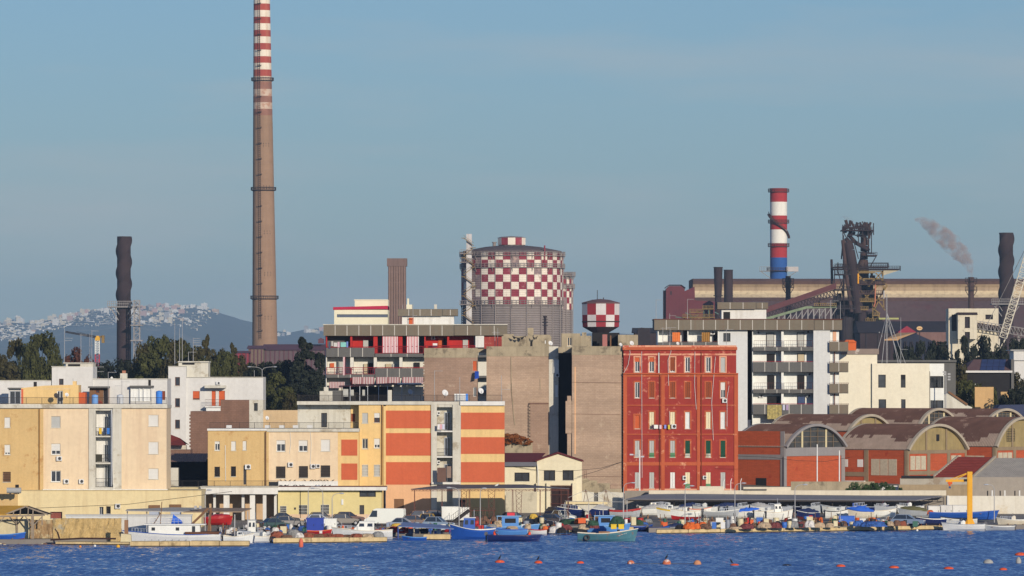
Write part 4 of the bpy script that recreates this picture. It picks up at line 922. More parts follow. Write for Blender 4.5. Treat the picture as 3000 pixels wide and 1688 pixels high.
# ---- smoke plume
def smoke(name,label,pts,Y,dens,col,seed):
    mb=MB();n=20;P=[]
    for i in range(len(pts)-1):
        for k in range(4):t=k/4;P.append([pts[i][q]+(pts[i+1][q]-pts[i][q])*t for q in range(3)])
    P.append(list(pts[-1]));vs=[];fs=[]
    for i,(px,py,r)in enumerate(P):
        c=Vector((X(px,Y),Y,Z(py,Y)));rr=r*Y/F
        for q in range(n):
            t=2*math.pi*q/n;k=rr*(1+.38*noise.noise(Vector((i*.55,math.cos(t)*1.3,math.sin(t)*1.3+seed))))
            vs.append((c.x+k*math.cos(t),Y+k*math.sin(t),c.z+.3*k*math.cos(t)))
    m_=len(P)
    for i in range(m_-1):
        for q in range(n):fs.append((i*n+q,i*n+(q+1)%n,(i+1)*n+(q+1)%n,(i+1)*n+q))
    fs+=[tuple(range(n))[::-1],tuple(range((m_-1)*n,m_*n))];mb.add(vs,fs)
    m=bpy.data.materials.new(name);m.use_nodes=True;t=m.node_tree;t.nodes.remove(t.nodes['Principled BSDF'])
    v=t.nodes.new('ShaderNodeVolumePrincipled');v.inputs['Color'].default_value=(*col,1)
    g=t.nodes.new('ShaderNodeNewGeometry');nz=t.nodes.new('ShaderNodeTexNoise');nz.inputs['Scale'].default_value=.22;nz.inputs['Detail'].default_value=4
    mr=t.nodes.new('ShaderNodeMapRange');mr.inputs['From Min'].default_value=.40;mr.inputs['From Max'].default_value=.66;mr.inputs['To Min'].default_value=0;mr.inputs['To Max'].default_value=dens
    t.links.new(g.outputs['Position'],nz.inputs['Vector']);t.links.new(nz.outputs['Fac'],mr.inputs['Value']);t.links.new(mr.outputs[0],v.inputs['Density'])
    t.links.new(v.outputs[0],t.nodes['Material Output'].inputs['Volume']);m.cycles.volume_step_rate=1.0
    o=struct(name,mb,m,kind='stuff');tag(o,label,'smoke');return o
smoke('smoke','pink-grey smoke plume drifting left from the brown vent stack',[(2846,811,5),(2844,795,8),(2836,775,16),(2822,752,24),(2800,730,31),(2775,700,31),(2745,675,27),(2715,652,22),(2690,638,12)],2900.0,.36,(.72,.62,.62),1)
smoke('smoke','faint grey wisp of smoke over the blast furnace top',[(2495,662,3),(2494,650,6),(2486,640,8),(2470,634,6)],2700.0,.2,(.6,.58,.6),5)
# ================================================================== THE WATERFRONT HOUSES
m_white=mat('white_plaster',(232,224,206),var=.06,sc=.3,streak=.30,streak_col=(150,132,104))
m_wdirty=mat('dirty_white_plaster',(212,202,178),var=.10,sc=.5,patch=.2,patch_col=(166,150,122),patch_sc=.4,streak=.35,streak_col=(120,108,88))
m_beige=mat('beige_plaster',(234,205,162),var=.06,sc=.25,patch=.06,patch_col=(222,190,148),patch_sc=.3,streak=.42,streak_col=(196,160,124))
m_ochre=mat('ochre_plaster',(214,177,116),var=.08,sc=.4,patch=.14,patch_col=(184,136,80),patch_sc=.6,streak=.3,streak_col=(170,124,70))
m_pod=mat('podium_plaster',(230,206,152),var=.06,sc=.2,patch=.07,patch_col=(214,186,134),patch_sc=.2,streak=.42,streak_col=(190,158,108))
m_sand=mat('sand_plaster',(234,194,126),var=.06,sc=.3,streak=.22)
m_peach=mat('peach_plaster',(232,178,128),var=.06,sc=.4,streak=.2,streak_col=(190,136,96))
m_orange=mat('orange_render',(206,100,62),var=.08,sc=.3,streak=.35,streak_col=(186,84,50),bump=.3)
m_grey=mat('grey_plaster',(220,212,196),var=.05,sc=.2,streak=.18,streak_col=(160,150,138))
m_ywall=mat('lemon_plaster',(226,204,138),var=.05,sc=.2,streak=.10)
m_tuff=mat('brown_tuff',(164,133,108),var=.22,sc=.14,patch=.02,patch_col=(184,158,130),patch_sc=.6,brick=(.52,.27),streak=.2,streak_col=(120,92,72),bump=.5,stretch=(.5,.5,3))
m_tuffl=mat('pale_tuff',(182,152,123),var=.22,sc=.14,patch=.05,patch_col=(196,170,138),patch_sc=.5,brick=(.52,.27),streak=.25,streak_col=(140,108,84),bump=.5,stretch=(.5,.5,3))
m_cap=mat('grey_tuff_cap',(170,152,120),var=.2,sc=.6,patch=.25,patch_col=(120,106,84),patch_sc=.5,streak=.4,streak_col=(104,92,72))
m_brick_d=mat('dark_tuff_brick',(134,100,80),var=.15,sc=.5,brick=(.52,.27),streak=.2,bump=.4)
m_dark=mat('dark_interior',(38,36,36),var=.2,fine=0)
m_pane=glassmat('window_glass',(58,60,64))
m_paneb=glassmat('window_glass_blue',(50,66,100))
m_frame=mat('window_frame_white',(236,230,214),var=.05)
m_roll=mat('roller_white',(226,218,200),var=.05,sc=1);m_rollg=mat('roller_grey',(188,184,170),var=.05,sc=1)
m_ror=mat('shutter_orange',(206,96,52),var=.08);m_brn=mat('shutter_brown',(146,72,40),var=.12);m_grn=mat('shutter_green',(28,76,54),var=.15)
m_iron=mat('black_iron',(58,52,48),var=.2);m_irond=mat('rusty_iron',(104,62,50),var=.25);m_ired=mat('red_iron',(150,34,40),var=.15)
m_alu=mat('aluminium',(190,190,188),var=.08,rough=.4);m_acw=mat('air_con_white',(228,222,208),var=.05);m_acd=mat('fan_dark',(70,68,66))
m_panel=mat('olive_panel',(124,112,92),var=.08,sc=.3,streak=.25,streak_col=(126,84,56));m_panelg=mat('grey_panel',(104,100,92),var=.08,sc=.3,streak=.2)
m_joint=mat('panel_joint',(206,196,176))
m_tile=mat('red_roof_tile',(124,50,42),var=.22,sc=1.2,stretch=(1,3,3));m_corr=mat('corrugated_brown',(150,112,90),var=.2,sc=.8,streak=.3)
m_brickwin=mat('plain_brown_board',(128,92,62),var=.15)

def win(o,a,b,t,bt,Y,style='roll',frame=None,col=None,dep=.25,frac=.62,sill=True,bars=0):
    x0,x1,z1,z0=X(a,Y),X(b,Y),Z(t,Y),Z(bt,Y);yb=Y+dep;fw=min(.09,(x1-x0)*.12)
    mb=MB();y0,y1=yb-.10,yb+.02
    mb.box(x0,x0+fw,y0,y1,z0,z1);mb.box(x1-fw,x1,y0,y1,z0,z1);mb.box(x0+fw,x1-fw,y0,y1,z1-fw,z1);mb.box(x0+fw,x1-fw,y0,y1,z0,z0+fw)
    if style in('two','half','dark2'):xm=(x0+x1)/2;mb.box(xm-fw*.5,xm+fw*.5,y0,y1,z0+fw,z1-fw)
    wobj=part('window' if style!='door' else 'door',mb,frame or m_frame,o)
    mb=MB();mb.box(x0,x1,yb+.03,yb+.08,z0,z1)
    part('pane',mb,col if style=='board' and col else m_pane,wobj)
    def slats(za,zb,m_):
        mb=MB();n=max(3,int((zb-za)/.16))
        for i in range(n):
            q0,q1=za+(zb-za)*i/n,za+(zb-za)*(i+.92)/n
            mb.add([(x0+.02,yb-.14,q0),(x1-.02,yb-.14,q0),(x1-.02,yb-.11,q1),(x0+.02,yb-.11,q1)],[(0,1,2,3)])
        mb.box(x0+.02,x1-.02,yb-.105,yb-.102,za,zb);part('roller_shutter',mb,m_,wobj)
    if style=='roll':slats(z0+.02,z1,col or m_roll)
    if style=='half':slats(z1-(z1-z0)*frac,z1,col or m_roll)
    if style=='leaf':
        xm=(x0+x1)/2
        for u,v in((x0+.02,xm-.015),(xm+.015,x1-.02)):
            mb=MB();mb.box(u,v,yb-.15,yb-.11,z0+.03,z1-.02)
            for i in range(5):zz=z0+(z1-z0)*(.12+.17*i);mb.box(u+.05,v-.05,yb-.165,yb-.152,zz,zz+(z1-z0)*.10)
            part('shutter_leaf',mb,col or m_brn,wobj)
    if style=='curtain':
        mb=MB();n=8
        for i in range(n):
            u0,u1=x0+fw+(x1-x0-2*fw)*i/n,x0+fw+(x1-x0-2*fw)*(i+1)/n
            mb.quad((u0,yb-.02-.05*(i%2),z0+.05),(u1,yb-.02-.05*((i+1)%2),z0+.05),(u1,yb-.02-.05*((i+1)%2),z1-.05),(u0,yb-.02-.05*(i%2),z1-.05))
        part('curtain',mb,col or m_frame,wobj)
    if bars:
        mb=MB();n=max(4,int((x1-x0)/.16))
        for i in range(n+1):u=x0+(x1-x0)*i/n;mb.box(u-.012,u+.012,Y-.05,Y-.025,z0-.03,z1+.03)
        for q in range(5):zz=z0+(z1-z0)*q/4;mb.box(x0-.03,x1+.03,Y-.045,Y-.022,zz-.014,zz+.014)
        part('grille',mb,m_iron if bars==1 else m_frame,wobj)
    if sill:mb=MB();mb.box(x0-.08,x1+.08,Y-.08,Y+.05,z0-.08,z0-.004);part('sill',mb,m_wdirty,wobj)
    return wobj
class House:
    def __init__(s,name,label,px,Y,cat='building'):s.Y=Y;s.o=thing(name,label,cat,(X(px,Y),Y,GZ(Y)-.3))
    def block(s,a,b,top,bot,m_,wins=(),d=0.0,dep=9.0,name='wall',rev=.25,holes=()):
        Y=s.Y+d;x0,x1=X(a,Y),X(b,Y);z1=Z(top,Y);z0=Z(bot,Y)if bot else GZ(Y)-.3
        hs=[(X(w_[0],Y),X(w_[1],Y),Z(w_[3],Y),Z(w_[2],Y))for w_ in wins]
        mb=MB();mb.wall(x0,x1,z0,z1,Y,hs,rev)
        for h in holes:pass
        mb.shell(x0,x1,z0,z1,Y,Y+dep);p=part(name,mb,m_,s.o)
        for w_ in wins:
            kw=dict(w_[5])if len(w_)>5 else{}
            win(s.o,w_[0],w_[1],w_[2],w_[3],Y,w_[4],dep=rev,**kw)
        return p
    def box(s,name,a,b,top,bot,d0,d1,m_,parent=None):
        Y=s.Y+d0;mb=MB();mb.box(X(a,Y),X(b,Y),Y,s.Y+d1,Z(bot,Y),Z(top,Y));return part(name,mb,m_,parent or s.o)
    def rail(s,a,b,top,bot,d,m_,step=.14,belly=False,posts=True,name='railing',parent=None):
        Y=s.Y+d;x0,x1,z1,z0=X(a,Y),X(b,Y),Z(top,Y),Z(bot,Y);mb=MB();n=max(2,int((x1-x0)/step))
        for i in range(n+1):
            x=x0+(x1-x0)*i/n
            if belly:zm=z0+(z1-z0)*.35;mb.beam((x,Y,z1),(x,Y-.02,zm),.022);mb.beam((x,Y-.02,zm),(x,Y-.12,zm-.12),.022);mb.beam((x,Y-.12,zm-.12),(x,Y,z0),.022)
            else:mb.beam((x,Y,z0),(x,Y,z1),.02)
        for z in(z0+.04,z1):mb.beam((x0,Y,z),(x1,Y,z),.045)
        if posts:
            for i in range(max(1,int((x1-x0)/2))+1):x=x0+(x1-x0)*i/max(1,int((x1-x0)/2));mb.beam((x,Y,z0-.05),(x,Y,z1+.02),.05)
        return part(name,mb,m_,parent or s.o)
    def ac(s,a,b,t,bt,d=0.0):
        Y=s.Y+d;x0,x1,z1,z0=X(a,Y),X(b,Y),Z(t,Y),Z(bt,Y);mb=MB();mb.box(x0,x1,Y-.36,Y-.04,z0,z1);p=part('air_conditioner',mb,m_acw,s.o)
        r=min(z1-z0,(x1-x0))*.36;cx,cz=x0+(x1-x0)*.58,(z0+z1)/2;mb=MB();mb.cyl((cx,Y-.375,cz),(cx,Y-.362,cz),r,n=14);part('fan',mb,m_acd,p)
        mb=MB();mb.beam((x0+.08,Y-.3,z0-.03),(x0+.08,Y,z0-.03),.05);mb.beam((x1-.08,Y-.3,z0-.03),(x1-.08,Y,z0-.03),.05);part('bracket',mb,m_iron,p)
        return p
    def panels(s,a,b,top,bot,d,n,m_,thick=.1,name='parapet_panel',joint=True):
        Y=s.Y+d
        for i in range(n):
            x0,x1=X(a+(b-a)*i/n,Y),X(a+(b-a)*(i+1)/n,Y);g=.04
            mb=MB();mb.box(x0+g,x1-g,Y,Y+thick,Z(bot,Y),Z(top,Y));part(name,mb,m_,s.o)
            if joint and i:mb=MB();mb.box(x0-.055,x0+.055,Y-.03,Y+thick*.6,Z(bot-.6,Y),Z(top+.6,Y));part('joint_strip',mb,m_joint,s.o)
    def pipe(s,pts,d,r,m_,name='downpipe'):
        Y=s.Y+d;mb=MB();mb.path([(X(a,Y),Y,Z(b,Y))for a,b in pts],r,6);return part(name,mb,m_,s.o)

# ---------------------------------------------------------------- beige apartment house on its podium (left)
H=House('beige_apartment_house','beige and ochre apartment house with a white balcony recess, on a long pale podium',245,806.0)
H.block(-60,115,1196,1450,m_ochre,[(13,30,1223,1253,'roll',{}),(13,30,1303,1332,'half',{'frac':.8}),(9,31,1383,1412,'roll',{'col':m_brickwin,'bars':1})],dep=10)
H.block(115.2,126.8,1198,1450,m_ochre,d=-.18,dep=1,name='corner_pier')
H.block(127,260,1196,1434,m_beige,[(150,177,1220,1253,'roll',{'col':m_rollg}),(150,177,1300,1332,'half',{'frac':.65}),(149,178,1379,1412,'two',{'frame':m_frame})],dep=10)
H.block(260.2,279.8,1196,1434,m_wdirty,d=-.15,dep=4,name='white_pier')
H.block(331,356,1196,1434,m_wdirty,d=-.2,dep=4,name='white_pier')
H.block(356.2,488,1196,1434,m_beige,[(435,464,1216,1249,'roll',{}),(435,464,1295,1330,'roll',{}),(435,464,1373,1404,'roll',{})],dep=10)
H.box('recess_back',279.9,331,1196,1434,1.7,2.0,m_white)
for t,bt in((1277,1281),(1355,1360),(1428,1433)):H.box('balcony_slab',280,330.9,t,bt,-.1,1.69,m_wdirty)
for t,bt,bl in((1253,1276,False),(1332,1355,False),(1402,1427,True)):H.rail(280.5,330.5,t,bt,-.06,m_iron,belly=bl,posts=False,name='balcony_railing')
Yr=H.Y+1.45
for a,b,t,bt,st in((305,318,1219,1276,'dark2'),(305,318,1302,1354,'dark2'),(306,322,1362,1427,'two')):win(H.o,a,b,t,bt,Yr,st,dep=.2,sill=False)
H.box('recess_head',280,330.9,1196,1203,0,1.69,m_wdirty)
H.box('cornice',-60,490,1187,1196,-.35,10,m_wdirty);H.box('parapet',-60,489,1184,1187,-.1,.3,m_wdirty)
H.rail(-60,488,1165,1183.5,.1,m_iron,belly=True,name='roof_railing')
H.box('string_course',125,491,1433.5,1437.5,-.6,0,m_white)
H.block(-60,51,1448,None,m_ochre,d=-3.2,dep=3,name='podium_left_wall')
H.block(51.2,590,1437.6,None,m_pod,[(291,303,1485,1508,'two',{'frame':m_alu}),(312,324,1484,1505,'roll',{'col':m_dark,'bars':1}),(148,182,1500,1519,'roll',{'col':mat('faded_red_board',(190,104,84)),'bars':1}),(436,468,1480,1525,'roll',{'col':mat('door_steel',(176,180,186))}),(499,531,1478,1525,'roll',{'col':mat('door_steel',(176,180,186))})],d=-2.6,dep=12,name='podium_wall',rev=.5)
H.box('podium_band',51,590,1436.5,1437.5,-2.75,9,m_pod)
for a in(442,503):H.box('roller_box',a-6,a+27,1480 if a<500 else 1478,1489,-2.8,-2.61,m_brickwin)
for(a,b,t,bt)in((338,353,1476,1490),):H.ac(a,b,t,bt,-2.6)
for(a,b,t,bt)in((166,182,1337,1350),(187,202,1404,1417),(232,246,1404,1417)):H.ac(a,b,t,bt)
H.pipe([(116,1198),(116,1445)],-.25,.06,mat('ochre_pipe',(176,128,70)));H.pipe([(328,1200),(330,1260),(329,1320),(331,1420)],-.28,.05,m_roll,'cable_duct');H.pipe([(326,1200),(326,1425)],-.25,.05,m_alu)
for(px,c1)in((290,(226,180,50)),(302,(50,60,80)),(313,(60,120,190))):
    Y=H.Y-.12;mb=MB();mb.box(X(px,Y),X(px+8,Y),Y-.05,Y-.02,Z(1272,Y),Z(1254,Y));solo('laundry',mb,mat('cloth_%d'%px,c1,var=.2),{290:'yellow',302:'black',313:'blue'}[px]+' cloth drying on the beige house balcony','laundry')
mb=MB();Y=H.Y-.12;mb.box(X(280,Y),X(299,Y),Y-.06,Y-.02,Z(1353,Y),Z(1331,Y));solo('laundry',mb,mat('cloth_olive',(66,62,48),var=.2),'dark olive blanket over the beige house balcony rail','laundry')
# roof penthouse and neighbours on the same roof
H2=House('roof_penthouse','small yellow rooftop penthouse with orange edge above the beige house',147,818.0)
H2.block(68,205,1140,1186,m_sand,[(167,184,1145,1186,'two',{'frame':m_frame,'sill':False})],dep=5)
H2.block(205.2,230,1128,1186,m_sand,d=-.1,dep=5,name='tall_end');H2.box('orange_edge',62,68,1140,1186,-.1,5,mat('orange_edge',(214,104,66)))
mb=MB();Y=818;mb.prism([(X(62,Y),Z(1140,Y)),(X(206,Y),Z(1139,Y)),(X(206,Y),Z(1128,Y)),(X(130,Y),Z(1130,Y)),(X(62,Y),Z(1137,Y))],Y-.05,Y+5);part('sloped_parapet',mb,m_sand,H2.o)
H2.block(231,250,1150,1186,m_ror,d=.3,dep=3,name='orange_hut')
H2.box('ventilator',213,224,1117,1128,.5,1.3,m_sand)

# grey flat-roofed houses behind
G=House('grey_house','long light grey flat-roofed house with a raised stair block, behind the beige house',250,900.0)
G.block(-40,150,1116,None,m_grey,[(98,108,1119,1136,'roll',{'col':m_dark,'sill':False})],dep=10)
G.block(167.5,272,1075,None,m_grey,[(173,186,1110,1128,'dark',{'frame':m_irond})],d=-.3,dep=9,name='stair_block');G.block(152,167.3,1075,None,m_grey,d=-.25,dep=9,name='stair_block_side')
G.box('stair_head',193,273,1065,1075,.5,6,m_wdirty);G.box('head_opening',200,235,1067,1072.5,.3,.48,m_dark);G.box('head_cap',185,274,1062.5,1065,.3,6.2,m_wdirty)
G.block(272.2,490,1111,None,m_grey,[(434,442,1113,1130,'roll',{'col':m_dark,'sill':False})],d=.2,dep=10,name='wing')
G.box('coping',-40,150,1114,1116,-.12,10,m_wdirty);G.box('coping',272.4,490,1109,1111,.05,10,m_wdirty);G.box('coping',150.2,193,1073.2,1075,-.45,8,m_wdirty)
G.block(262,320,1135,1186,m_brickwin,[(280,291,1144,1152,'dark',{'frame':m_brn,'sill':False}),(303,316,1140,1186,'roll',{'col':m_dark,'sill':False})],d=-6,dep=3,name='lean_to');G.box('lean_to_canopy',258,320,1132,1137,-7.2,-3,m_panelg)
G.block(320.2,382,1132,1186,m_grey,d=-5.6,dep=4,name='grey_room')
G.block(382.2,445,1136,1186,m_grey,[(384,442,1138,1176,'curtain',{'frame':m_frame})],d=-6.2,dep=4,name='glazed_room');G.box('glazed_room_roof',380,446,1130,1136,-6.6,-2,m_panelg)
G.block(25,62,1140,1186,m_grey,[(28,60,1146,1184,'dark2',{'frame':m_alu})],d=-6,dep=3,name='glazed_porch');G.box('porch_roof',22,64,1136,1140,-6.6,-3,m_panelg)
for px in(408,420):G.box('glazing_bar',px,px+2,1138,1176,-6.25,-6.1,m_frame)
G.box('chimney',352,372,1094,1111,.6,2.0,m_wdirty);G.box('chimney_pot',358,368,1086,1094,.9,1.6,mat('pot_brick',(176,118,90)))
G.block(445.2,490,1140,1186,m_grey,[(471,484,1146,1172,'roll',{'col':mat('door_brown',(136,66,44)),'sill':False})],d=-5.5,dep=4,name='grey_room')
G2=House('grey_house','pale grey tower-like house with red-framed windows and an orange-shuttered balcony',630,930.0)
G2.block(493,545,1074,None,m_grey,[(513,527,1105,1130,'dark',{'frame':m_irond}),(513,527,1167,1193,'dark',{'frame':m_irond}),(513,527,1230,1256,'dark',{'frame':m_irond})],dep=10)
G2.block(545.2,771,1106,None,m_grey,[(565,585,1146,1171,'half',{'col':m_ror,'frac':.85,'frame':m_irond}),(620,632,1145,1189,'roll',{'col':m_ror,'sill':False}),(641,659,1145,1189,'roll',{'col':m_ror,'sill':False})],d=.5,dep=10,name='wing')
G2.box('coping',545.4,771,1104.5,1106,.3,10,m_wdirty);G2.box('coping',492,545,1072.5,1074,-.15,10,m_wdirty)
G2.block(523,610,1062,1105,m_wdirty,d=2.5,dep=6,name='stair_head');G2.box('stair_head_cap',521,612,1058.5,1062,2.2,8.6,m_wdirty);G2.box('stair_head_opening',535,570,1063,1068,2.3,2.48,m_dark)
G2.box('awning_slab',599,661,1129,1137,-1.2,.49,m_wdirty);G2.box('balcony_slab',600,660,1190,1194,-1.2,.49,m_white);G2.rail(601,659,1171,1190,-1.15,m_irond,posts=False,name='balcony_railing');G2.ac(634,646,1118,1127,.5)
G2.box('balcony_underside_box',604,656,1194,1206,-.9,.48,m_frame)

# brown tuff building and pale blocks behind the yellow house
T=House('tuff_building','unplastered brown tuff building with toothed corner behind the yellow house',640,890.0)
T.block(558,646,1205,None,m_brick_d,dep=8)
for i in range(10):
    t=1215+i*10;T.box('toothing_block',554.5,557.8,t,t+5.5,.05,.6,m_brick_d)
T.block(646.2,730,1172,None,m_brick_d,d=.4,dep=8,name='upper_block');T.block(730.2,771,1172,None,m_wdirty,[(744,755,1181,1204,'two',{'frame':m_iron})],d=.4,dep=8,name='pale_block')
T.block(771.2,873,1202,None,mat('pale_stained',(214,180,132),var=.12,sc=.5,patch=.3,patch_col=(188,164,128),patch_sc=.3,streak=.2),d=1.0,dep=5,name='pale_wall')
T.block(488,557.8,1318,None,m_brick_d,d=-12,dep=6,name='yard_wall')
mb=MB();Y=885.;mb.add([(X(486,Y),Y-4,Z(1304,Y)),(X(551,Y),Y-4,Z(1304,Y)),(X(528,Y),Y,Z(1284,Y)),(X(486,Y),Y,Z(1268,Y)),(X(486,Y),Y+3,Z(1290,Y)),(X(551,Y),Y+3,Z(1304,Y))],[(0,1,2,3),(3,2,5,4)]);part('tiled_roof',mb,m_tile,T.o)
T.block(486,545,1305,1328,m_wdirty,d=-7,dep=3,name='white_shed_wall')
mb=MB();Y=862.;a,b=X(487,Y),X(609,Y);n=40
for i in range(n):
    u0,u1=a+(b-a)*i/n,a+(b-a)*(i+1)/n;w0,w1=.06*(i%2),.06*((i+1)%2)
    mb.quad((u0,Y-6,Z(1352,Y)+w0),(u1,Y-6,Z(1352,Y)+w1),(u1,Y+4,Z(1330,Y)+w1),(u0,Y+4,Z(1330,Y)+w0))
part('corrugated_canopy',mb,m_corr,T.o)
T.block(489,522,1371,None,m_wdirty,d=-36,dep=3,name='yard_pillar')
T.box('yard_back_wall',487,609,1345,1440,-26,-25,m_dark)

# ---------------------------------------------------------------- yellow two-storey house with arcade below
Yh=House('yellow_house','yellow and beige two-storey house with brick-red panels over a white arcade',830,845.0)
gr={'bars':1,'col':mat('dim_pane',(72,64,56))}
Yh.block(609,780,1262,1440,m_ochre,[(629,644,1293,1320,'half',{'frac':.3}),(677,691,1293,1320,'roll',{}),(711,722,1292,1319,'roll',{}),(629,644,1368,1397,'roll',{'bars':1,'col':m_dark}),(677,691,1367,1396,'roll',{'bars':1,'col':m_dark}),(713,722,1365,1420,'roll',{'col':m_acd,'sill':False})])
Yh.block(780.2,787,1262,1440,m_ochre,d=-.2,dep=1,name='corner_pier')
Yh.block(787.2,990,1265,1412,m_beige,[(810,836,1290,1323,'half',{'frac':.36}),(875,901,1290,1323,'half',{'frac':.5}),(940,967,1288,1322,'roll',{}),(809,836,1367,1401,'roll',gr),(876,902,1366,1400,'roll',gr),(940,967,1364,1398,'roll',gr)],dep=9)
Yh.block(990.2,1051,1265,1440,m_sand,d=.05,dep=9,name='sand_wall')
for t,bt in((1288,1335),(1358,1406)):Yh.box('red_panel',1000,1047,t,bt,.0,.06,m_orange)
Yh.box('white_band',815,990,1410,1430,-.35,-.02,m_white)
Yh.box('cornice',607,782,1256,1262,-.25,9,m_white);Yh.box('cornice',782.2,1052,1256,1265,-.3,9,m_wdirty)
Yh.rail(615,1050,1238,1255.5,.3,m_iron,belly=True,name='roof_railing')
for(a,b,t,bt)in((718,735,1361,1375),(844,859,1355,1368),(910,924,1360,1373),(926,937,1360,1371)):Yh.ac(a,b,t,bt)
Yh.pipe([(660,1305),(661,1410)],-.06,.05,m_roll);Yh.pipe([(850,1265),(852,1300),(848,1330)],-.05,.035,m_roll,'cable');Yh.pipe([(909,1262),(912,1300),(909,1360)],-.05,.035,m_roll,'cable');Yh.pipe([(778,1265),(778,1430)],-.25,.07,m_brickwin)
for i,(a,b)in enumerate(((655,672),(768,782),(812,826),(852,866))):
    pass
A=House('arcade','white concrete arcade terrace with four open bays under the yellow house',700,838.0)
for a,b in((590,602),(625,632),(655,672),(708,716),(732,747),(770,780),(803,812)):A.block(a,b,1448,None,m_grey if(b-a)<11 else m_white,d=.3 if(b-a)>9 else 1.4,dep=.8,name='pillar')
A.box('fascia',588,814,1428,1448,-.3,6,m_white);A.box('back_wall',588,814,1448,1530,4.6,5,mat('arcade_back',(206,170,128)));A.box('terrace_edge',586,816,1425.5,1428,-.45,6,m_wdirty)
A.rail(487,815,1409,1426,-.2,m_iron,name='terrace_railing',step=.16)
A.block(487,588,1427,1438,m_pod,d=.2,dep=6,name='terrace_wall')
L_=House('low_yellow_shop','low lemon-yellow building with grilled windows under a white ledge lined with birds',960,839.0)
gg={'bars':2,'col':m_dark}
L_.block(814.2,1118,1437,None,m_ywall,[(811+10,839,1483,1508,'roll',gg),(876,900,1480,1519,'roll',gg),(940,964,1479,1515,'roll',gg),(1053,1067,1480,1515,'roll',{'col':m_acd,'sill':False}),(1053,1101,1437.5,1456,'two',{'frame':m_iron,'sill':False})],dep=6)
L_.box('ledge',814.4,1132,1427,1437,-1.0,6,m_white);L_.box('ledge_tiles',816,1132,1425.5,1427,-.9,5,m_irond);L_.box('sign_plate',1000,1006,1463,1479,-.12,-.01,m_frame);L_.box('box_meter',862,867,1487,1493,-.1,-.01,m_acd);L_.pipe([(880,1440),(880,1518)],-.08,.04,m_iron)
L_.box('base_band',816,1118,1507,1535,-.06,-.005,mat('base_band',(226,190,150)))
# ---------------------------------------------------------------- orange banded house
O=House('orange_banded_house','cream apartment house with bold orange bands and a white balcony recess',1260,850.0)
bw={'bars':2,'col':m_rollg}
O.block(1051.4,1123,1188,None,m_sand,[(1061,1078,1210,1240,'roll',{'col':m_rollg}),(1096,1113,1210,1238,'half',{'frac':.5,'frame':m_irond}),(1061,1078,1285,1315,'two',{'frame':m_wdirty}),(1096,1113,1285,1313,'half',{'frac':.65}),(1061,1078,1362,1395,'roll',bw),(1096,1113,1362,1395,'roll',bw)],d=-.1,dep=10)
O.block(872,1027,1180,1262,m_wdirty,[(941,958,1210,1252,'dark2',{'frame':m_iron,'sill':False})],d=2,dep=8,name='peeling_wall');O.block(1027.2,1051.2,1180,1262,m_sand,[(1028,1041,1212,1236,'roll',{'col':m_brn,'sill':False})],d=1.9,dep=8,name='sand_wall')
O.block(1123.2,1130,1190,1430,m_sand,d=-.3,dep=1.5,name='corner_pier');O.pipe([(1120,1186),(1119,1420)],-.4,.07,mat('ochre_pipe',(176,128,70)))
O.block(1130.2,1263,1188,1420,m_sand,d=0,dep=10,name='banded_wall');O.block(1350.2,1478,1188,1414,m_sand,d=0,dep=10,name='banded_wall')
for t,bt in((1203,1255),(1269,1335),(1354,1420)):O.box('orange_band',1131,1262.8,t,bt,-.05,.02,m_orange)
for t,bt in((1209,1258),(1281,1330),(1354,1413)):O.box('orange_band',1350.4,1478.2,t,bt,-.05,.02,m_orange)
O.block(1130.4,1263,1420.2,None,m_peach,[(1154,1183,1462,1492,'roll',{'col':m_brickwin,'sill':False})],d=-.02,dep=10,name='ground_floor');O.block(1350.4,1478.4,1414.2,None,m_sand,d=-.02,dep=10,name='ground_floor')
O.block(1263.2,1279.8,1186,None,m_wdirty,d=-.25,dep=4,name='white_pier');O.block(1326.2,1350,1186,None,m_wdirty,d=-.2,dep=4,name='white_pier')
O.box('recess_back',1279.9,1326.1,1186,1520,1.7,2.0,m_wdirty);O.box('recess_head',1280,1326,1186,1193,0,1.69,m_wdirty)
for t,bt in((1262,1266),(1337,1341),(1413,1419)):O.box('balcony_slab',1264 if t==1413 else 1280,1348 if t==1413 else 1326,t,bt,-.6 if t==1413 else-.15,1.69,m_white)
for t,bt in((1240,1261),(1315,1336),(1388,1412)):O.rail(1280.5,1325.5,t,bt,-.1,m_iron,posts=False,name='balcony_railing')
Yr=O.Y+1.45
for t,bt in((1208,1261),(1282,1336),(1360,1412)):win(O.o,1302,1320,t,bt,Yr,'dark2',frame=m_alu,dep=.2,sill=False)
O.ac(1281,1289,1205,1216,1.4);O.ac(1281,1289,1349,1360,1.4)
O.box('cornice',870,1265,1176,1186,-.3,10,m_wdirty);O.box('cornice',1265.2,1348,1177,1185.8,-.1,10,m_wdirty);O.box('cornice',1348.2,1479,1176,1188,-.4,10,m_white)
O.rail(873,1232,1158,1176,.4,m_iron,step=.09,name='roof_railing');O.rail(1232.5,1471,1158,1176,.4,m_iron,belly=True,name='roof_railing')
O.box('rail_pier',1136,1148,1143,1176,.3,.8,m_wdirty);O.box('shutter_door',1417-86,1330,1480,1481,-.3,-.25,m_alu)
mb=MB();Y=849.;mb.box(X(1281,Y),X(1307,Y),Y-.75,Y-.68,Z(1412,Y),Z(1370,Y));solo('laundry',mb,mat('cloth_brown',(112,84,70),var=.2),'large brown cloth hanging over the lowest balcony of the orange banded house','laundry')
mb=MB();mb.box(X(1309,Y),X(1322,Y),Y-.75,Y-.68,Z(1400,Y),Z(1366,Y));solo('laundry',mb,mat('cloth_taupe',(140,116,98),var=.2),'taupe cloth beside the brown one on the orange house balcony','laundry')
